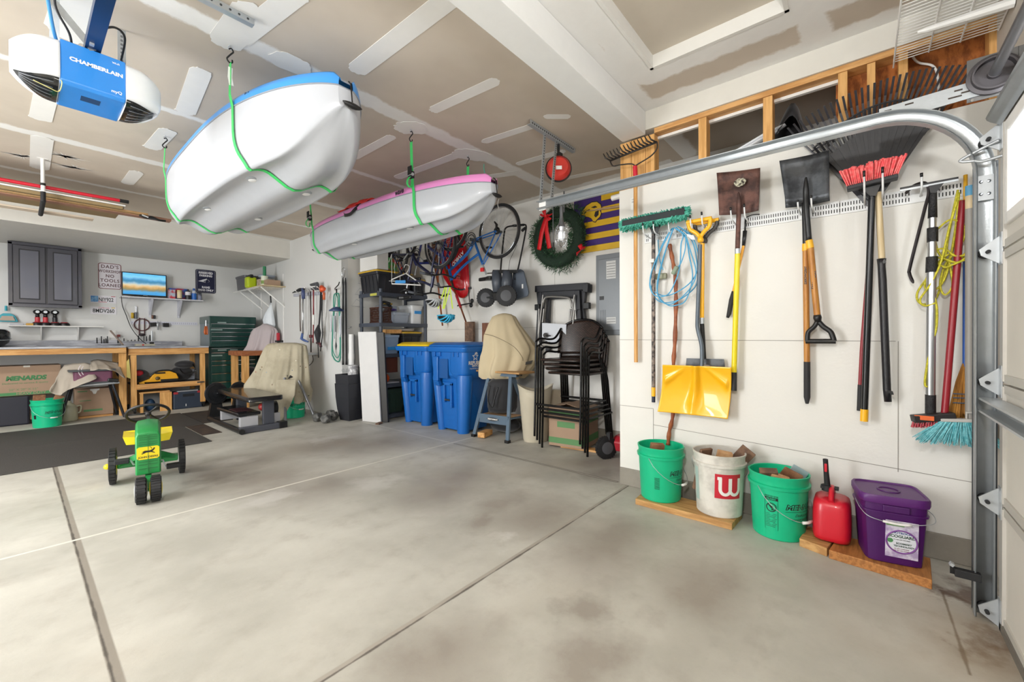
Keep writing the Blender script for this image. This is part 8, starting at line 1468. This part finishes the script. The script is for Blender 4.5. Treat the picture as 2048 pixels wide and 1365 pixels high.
# wind chime and hose loops near the corner edge
t = thing('wind_chime', K(673, 620, .1), 'blue-topped wind chime with silver tubes and green hanging loops', 'wind chime'); c = K(673, 621, .12); B().lathe([(.001, .05), (.04, .045), (.10, .0), (.10, -.012), (.001, -.012)], c, 24).done('chime_top', C('#2c4472', .4), t, smooth='auto')
for k, (u, v0, v1) in enumerate(((662, 630, 664), (668, 632, 678), (671, 626, 664), (680, 632, 675), (682, 628, 669))): B().cyl(K(u, v0, .12+.03*(k % 2)), K(u, v1, .12+.03*(k % 2)), .009, n=10).done('chime_tube', C('#b4b8be', .4, .4), t, smooth='auto')
B().tube([K(672, 640, .12), K(672, 686, .12)], .003, 5).tube([K(672, 684, .12), K(672, 692, .12), K(672, 701, .12)], [.004, .016, .003], 8).done('clapper', DKSTEEL, t, smooth=True)
t = tag(B().tube(spl([K(u, v, .07) for u, v in ((673, 588), (668, 592), (667, 625), (664, 700), (667, 715), (672, 722), (679, 722), (681, 700), (680, 640), (678, 592), (673, 588))], 5), .010, 8).tube(spl([K(u, v, .06) for u, v in ((672, 590), (669, 620), (665, 690), (670, 712), (677, 714), (680, 690), (677, 610), (673, 590))], 5), .006, 8).done('green_hose', C('#3a8f7a', .4), smooth=True), 'looped green hose hanging behind the wind chime', 'hose'); tag(B().tube([K(670, 580, .01), K(670, 577, .08), K(677, 570, .10), K(679, 564, .09)], .008, 6).tube([K(673, 578, .08), K(673, 590, .07)], .01, 6).done('black_wall_hook', BLACK, smooth=True), 'black hook at the grey wall edge holding the chime', 'hook')
# ---------------------------------------------------------------- floor of the workshop
MAT = mat('rubber_mat', '#3b3835', .75, nz=.14, sc=3, bump=.3, bsc=90)
tag(B().bx(-2.4, 1.40, 5.60, 6.82, .0005, .012).done('rubber_mat', MAT, bevel=.003), 'large black rubber floor mat nearest the pedal tractor', 'floor mat'); tag(B().bx(-2.4, 1.62, 6.83, 8.12, .0005, .012).done('rubber_mat', MAT, bevel=.003), 'black rubber floor mat right in front of the workbenches', 'floor mat'); tag(B().bx(1.63, 1.98, 6.9, 8.05, .0005, .012).done('rubber_mat', mat('worn_mat', '#3a322c', .7, col2='#2c2927', sc=5)), 'narrow brown-black mat strip beside the exercise bench', 'floor mat'); tag(B().bx(1.42, 1.62, 6.05, 6.81, .0005, .006).done('dark_floor_strip', mat('dark_wood_strip', '#4a3a30', .6, col2='#332a26', sc=8)), 'dark brown flooring strip showing between the mats', 'floor strip')
# exercise bench
t = thing('exercise_bench', (2.1, 6.2, 0), 'black padded exercise bench on grey steel frame with step platform', 'exercise bench'); PADM = C('#17171a', .25, coat=.3); GM = C('#4d4f57', .4, .2)
b = B(MX.Translation((2.0, 6.33, 0)) @ MX.Rotation(RAD(-2), 4, 'Z')); loft(b, [rrect(b, -.20, .20, -.70, .70, z, .05) for z in (.385, .395, .435, .445)]); b.done('pad', PADM, t, smooth='auto', bevel=.01)
B().cyl((1.73, 5.70, .035), (1.74, 7.05, .035), .032, n=14).done('foot_bar', BLACK, t, smooth='auto'); B().bx(1.72, 2.22, 5.74, 5.81, .004, .075).done('base_rail', GM, t, bevel=.006); B().bx(2.16, 2.26, 5.73, 5.83, .003, .085).done('rail_end', BLACK, t, bevel=.006); B().bx(1.99, 2.12, 5.78, 5.83, .075, .385).done('upright', GM, t, bevel=.006); B().bx(1.97, 2.09, 6.68, 6.74, .02, .385).done('upright', GM, t, bevel=.006)
B().bx(1.72, 1.98, 5.83, 6.65, .20, .24).done('step_platform', PADM, t, bevel=.012); B().bx(1.76, 1.94, 6.0, 6.3, .241, .246).done('dark_red_patch', C('#3a1a1e', .5), t)
for x, y in ((1.74, 5.83), (1.74, 6.55), (2.12, 5.86)): B().bx(x, x+.20 if x < 2 else x+.09, y-.03, y+.03, .075, .195).done('silver_bracket', C('#b9b9bd', .35, .3), t, bevel=.005)
B().cyl((2.16, 5.95, .25), (2.20, 5.95, .25), .09, n=24).done('wheel', BLACK, t, smooth='auto'); B().ball((2.05, 5.98, .27), (.05, .05, .05), 10, 8).done('red_knob', C('#a3302c', .4), t, smooth=True)
for (u, v, r, lb) in ((434, 787, .155, 'black weight plate stack on a bar, left of the exercise bench pad'), (479, 783, .14, 'black weight plate stack partly hidden behind the bench pad')):
    c = P(u, v, Y=7.25); t = thing('weight_plate', c, lb, 'weight plate'); B().lathe([(.02, -.035), (r, -.03), (r+.006, -.015), (r, 0), (r*.82, .005), (r*.8, -.004), (.05, -.0), (.05, .015), (.02, .018)], c, 36, axis=(.25, -.95, .1)).done('plate', C('#26272b', .35, .3), t, smooth='auto'); B().cyl(c, c+V((.05, -.16, .01)), .018, n=12).done('bar_end', CHROME, t, smooth='auto'); B().hexa([c+V(q) for q in ((-.10, .02, -c.z+.002), (.10, .02, -c.z+.002), (.10, .10, -c.z+.002), (-.10, .10, -c.z+.002), (-.04, .02, 0), (.04, .02, 0), (.04, .10, 0), (-.04, .10, 0))]).done('stand', BLACK, t)
# painter's drop cloth
DC = mat('paint_spotted_canvas', '#b3aa94', .85, col2='#a39a84', sc=4, bump=.15, bsc=60); dpd = (2.62, 6.45, .8); t = thing('drop_cloth', (2.62, 6.45, .3), 'paint-spattered canvas drop cloth draped over a folding stand', 'drop cloth')
sil('canvas', [(686, 548, 590), (688, 538, 604), (692, 533, 612), (700, 529, 613), (715, 523, 615), (740, 513, 616), (768, 497, 617), (782, 499, 619), (795, 512, 618), (804, 520, 616)], dpd, .5, DC, t, fold=.20, nf=10, seed=8, n=120, jit=.4)
sil('hanging_corner', [(760, 553, 592), (790, 552, 590), (812, 552, 580), (826, 550, 572), (838, 549, 566), (844, 555, 560)], (2.40, 6.12, .4), .12, DC, t, fold=.10, nf=4, seed=2)
SPT = [('#7d6a4c', (524, 735)), ('#30302f', (521, 740)), ('#8fa0a8', (533, 745)), ('#70553f', (545, 770)), ('#8d4a32', (512, 745)), ('#60707c', (585, 741)), ('#e0dccb', (592, 722)), ('#5a4a38', (601, 733)), ('#7d6a4c', (612, 735)), ('#8f6a4a', (580, 760)), ('#e0dccb', (560, 700)), ('#44403a', (574, 752)), ('#8d7a5a', (598, 785)), ('#333', (617, 792))]
def surfhit(ob, u, v):
    d = (_F+(u-1024)/FPX*_R+(682.5-v)/FPX*_U).normalized(); off = V(ob['_o']); ok, loc, n_, i = ob.ray_cast(CAMP-off, d); return (loc+off, n_) if ok else (None, None)
cv = [c for c in t.children if c.name.startswith('canvas')][0]; bpy.context.view_layer.update(); r_ = random.Random(5)
for cc_, (u, v) in SPT:
    p, n_ = surfhit(cv, u, v)
    if p is None: continue
    b = B(); a0 = n_.orthogonal().normalized(); b0 = n_.cross(a0); b.f(*[b.v(p+n_*.006+(a0*math.cos(q)+b0*math.sin(q))*r_.uniform(.004, .013)) for q in [2*PI*i/9 for i in range(9)]]); b.done('paint_spot', C(cc_ if len(cc_) > 4 else '#333333', .6), t, fix=False)
for a, c in (((2.72, 5.93, .0), (2.62, 6.25, .55)), ((2.36, 6.05, .0), (2.45, 6.3, .6)), ((2.85, 6.6, 0), (2.75, 6.5, .6))): B().cyl(a, c, .018, n=12).done('stand_leg', C('#8a8c90', .3, .7), t, smooth='auto')
B().cyl((2.60, 6.35, .55), (2.66, 6.5, .80), .10, n=12).done('stand_head', BLACKM, t)
c = (2.63, 6.42); tb_ = bucket(c, 0, '#0fb583', 'green bucket on the floor beneath the paint-spattered drop cloth', camang(c)-RAD(60)); menards(tb_, c, 0, camang(c)+RAD(20))
# hex dumbbells
def dumbbell(c0, c1, r, label):
    c0, c1 = V(c0), V(c1); d = (c1-c0).normalized(); t = thing('dumbbell', (c0+c1)/2, label, 'dumbbell'); B().cyl(c0, c1, .016, n=12).done('handle', DKSTEEL, t, smooth='auto')
    for c, s in ((c0, -1), (c1, 1)): B().tube([c-d*s*.05, c-d*s*.04, c+d*s*.035, c+d*s*.05], [r*.8, r, r, r*.72], 6).done('hex_head', mat('chipped_grey_iron', '#4d4d4b', .55, .2, col2='#6d6c69', sc=25), t, bevel=.004)
dumbbell((2.68, 5.80, .066), (2.90, 5.86, .066), .066, 'grey hex dumbbell lying behind the other beside the planter'); dumbbell((2.715, 5.62, .066), (2.79, 5.76, .066), .066, 'grey hex dumbbell in front with its hexagon face to the room') if False else dumbbell((2.70, 5.60, .066), (2.86, 5.70, .30-.234), .066, 'grey hex dumbbell in front with its hexagon face to the room')
# ---------------------------------------------------------------- pedal tractor
TG, TYL = C('#1f8a44', .35, coat=.2), C('#e8cf1e', .35); rc, fc_ = V((.695, 4.54, 0)), V((.59, 3.87, 0)); fx = (fc_-rc).normalized(); sx = V((-fx.y, fx.x, 0)); 
t = thing('pedal_tractor', (.65, 4.2, 0), 'green and yellow child pedal tractor facing the camera', 'pedal tractor')
TM = lambda f_, s_, z: rc+fx*f_+sx*s_+V((0, 0, z))   # f forward from rear axle, s to tractor's left
XF = MX(((fx.x, sx.x, 0, rc.x), (fx.y, sx.y, 0, rc.y), (0, 0, 1, 0), (0, 0, 0, 1)))
def twheel(c, r, w, hubm, rib=28):
    o = wheel(c, r, w, sx, C('#1d1d1f', .6), t, rib, hubm); return o
twheel(TM(0, .215, .145), .138, .045, C('#c7c8c6', .4)); twheel(TM(0, -.215, .145), .138, .045, TYL)
twheel(TM(.685, .040, .093), .088, .062, TYL, 30); twheel(TM(.685, -.040, .093), .088, .062, C('#b9bab8', .4), 20)
B().cyl(TM(0, -.24, .145), TM(0, .24, .145), .012, n=12).done('rear_axle', STEEL, t, smooth='auto'); B().ball(TM(0, -.248, .145), .022, 12, 8).done('yellow_cap', TYL, t, smooth=True)
b = B(XF); b.hexa([(-.12, -.05, .20), (.10, -.05, .20), (.10, .05, .20), (-.12, .05, .20), (-.12, -.06, .30), (.10, -.06, .30), (.10, .06, .30), (-.12, .06, .30)]).bx(-.05, .04, -.19, .19, .12, .17).done('rear_housing', TG, t, bevel=.01)
def hood(f_, w, z0, z1, b):
    n = []; r = w*.5
    for y, z in ((-w, z0), (-w, z1-r), (-w*.85, z1-r*.3), (-w*.5, z1-.006), (0, z1), (w*.5, z1-.006), (w*.85, z1-r*.3), (w, z1-r), (w, z0)): n.append(b.v((f_, y, z)))
    return n
b = B(XF); rg = [hood(.12, .070, .24, .51, b), hood(.25, .074, .20, .53, b), hood(.45, .073, .18, .515, b), hood(.57, .071, .175, .50, b), hood(.60, .066, .18, .485, b)]
for i in range(4):
    for j in range(8): b.f(rg[i][j], rg[i][j+1], rg[i+1][j+1], rg[i+1][j])
    b.f(rg[i][0], rg[i+1][0], rg[i+1][8], rg[i][8])
b.f(*rg[0][::-1]); b.f(*rg[-1]); b.done('hood', TG, t, smooth='auto', bevel=.006)
NF = .6025; b = B(XF)
for z in (.395, .41, .43, .445, .46, .22, .25, .27): b.bx(NF-.004, NF+.002, -.052, -.004, z, z+.004).bx(NF-.004, NF+.002, .004, .052, z, z+.004)
b.done('grille_slats', C('#176b35', .4), t); B(XF).bx(NF-.004, NF+.004, -.0015, .0015, .18, .46).done('grille_divider', C('#176b35', .4), t)
bm = B(XF); bm.ext([(x*.062, z*.045) for x, z in ((-1, -.8), (-.8, -1), (.8, -1), (1, -.8), (1, .8), (.8, 1), (-.8, 1), (-1, .8))], (NF, 0, .335), (0, 1, 0), (0, 0, 1), (.003, 0, 0)).done('yellow_badge', TYL, t)
dq = B(XF); DX_ = NF+.0034
dq.ext([(-0.0352, 0.0000), (-0.0192, 0.0096), (0.0096, 0.0080), (0.0256, 0.0160), (0.0320, 0.0272), (0.0384, 0.0224), (0.0320, 0.0096), (0.0224, 0.0000), (0.0384, -0.0112), (0.0352, -0.0144), (0.0160, -0.0048), (-0.0096, -0.0048), (-0.0320, -0.0144), (-0.0384, -0.0112), (-0.0256, -0.0032)], (DX_, 0, .343), (0, 1, 0), (0, 0, 1), (.0008, 0, 0)).ext([(0.0224, 0.0192), (0.0160, 0.0320), (0.0064, 0.0336), (0.0144, 0.0288), (0.0192, 0.0176)], (DX_, 0, .343), (0, 1, 0), (0, 0, 1), (.0008, 0, 0)).done('leaping_deer', BLACK, t)
text('JOHN DEERE', .019, TM(NF+.0036, 0, .306), sx, (0, 0, 1), BLACK, t, bold=.0004)
B(XF).bx(-.20, .0, -.15, -.07, .335, .345).bx(-.20, .0, .07, .15, .335, .345).bx(-.20, -.19, -.15, .15, .345, .38).done('yellow_seat', TYL, t, bevel=.008, seg=2); 
for s in (-1, 1): b = B(XF); b.hexa([(-.14, s*.065, .30), (.04, s*.065, .30), (.04, s*.135, .305), (-.14, s*.135, .31), (-.14, s*.065, .37), (.04, s*.065, .36), (.04, s*.155, .37), (-.14, s*.155, .39)]); b.done('seat_wing', TYL, t)
B(XF).beam((.20, 0, .42), (.05, 0, .53), .02, .02).done('steering_column', DKSTEEL, t); sc_ = TM(.05, 0, .545); nrm = (fx*-.62+V((0, 0, .78))).normalized(); tm_ = B().torus(sc_, .135, .011, nrm, 40, 8); 
for a in (0, 2*PI/3, 4*PI/3): e = nrm.orthogonal().normalized(); g_ = nrm.cross(e); tm_.cyl(sc_, sc_+(e*math.cos(a)+g_*math.sin(a))*.135, .007, n=6)
tm_.cyl(sc_-nrm*.02, sc_+nrm*.012, .02, n=12).done('steering_wheel', C('#211f20', .45), t, smooth=True)
B(XF).bx(.55, .60, -.018, .018, .10, .17).cyl((.685, -.06, .085), (.685, .06, .085), .008).beam((.60, 0, .15), (.685, 0, .09), .03, .02).done('front_fork', TG, t)
for s, z_, f_ in ((1, .16, .33), (-1, .25, .30)):
    B(XF).tube([(.35, s*.03, .21), (.35, s*.085, .21), (.37, s*.10, z_), (.37, s*.17, z_)], .007, 8).done('pedal_crank', STEEL, t, smooth=True); B(XF).bx(.335, .405, s*.105 if s > 0 else -.19, .19 if s > 0 else -.105, z_-.016, z_+.016).done('pedal', BLACKM, t, bevel=.006)
B(XF).hexa([(.0, -.19, .13), (.03, -.19, .13), (.12, -.05, .20), (.09, -.05, .20), (.0, -.19, .16), (.03, -.19, .16), (.12, -.05, .25), (.09, -.05, .25)]).hexa([(.0, .19, .13), (.03, .19, .13), (.12, .05, .20), (.09, .05, .20), (.0, .19, .16), (.03, .19, .16), (.12, .05, .25), (.09, .05, .25)]).done('axle_arms', TG, t)
for o in list(bpy.data.objects):
    if '_o' in o: del o['_o']
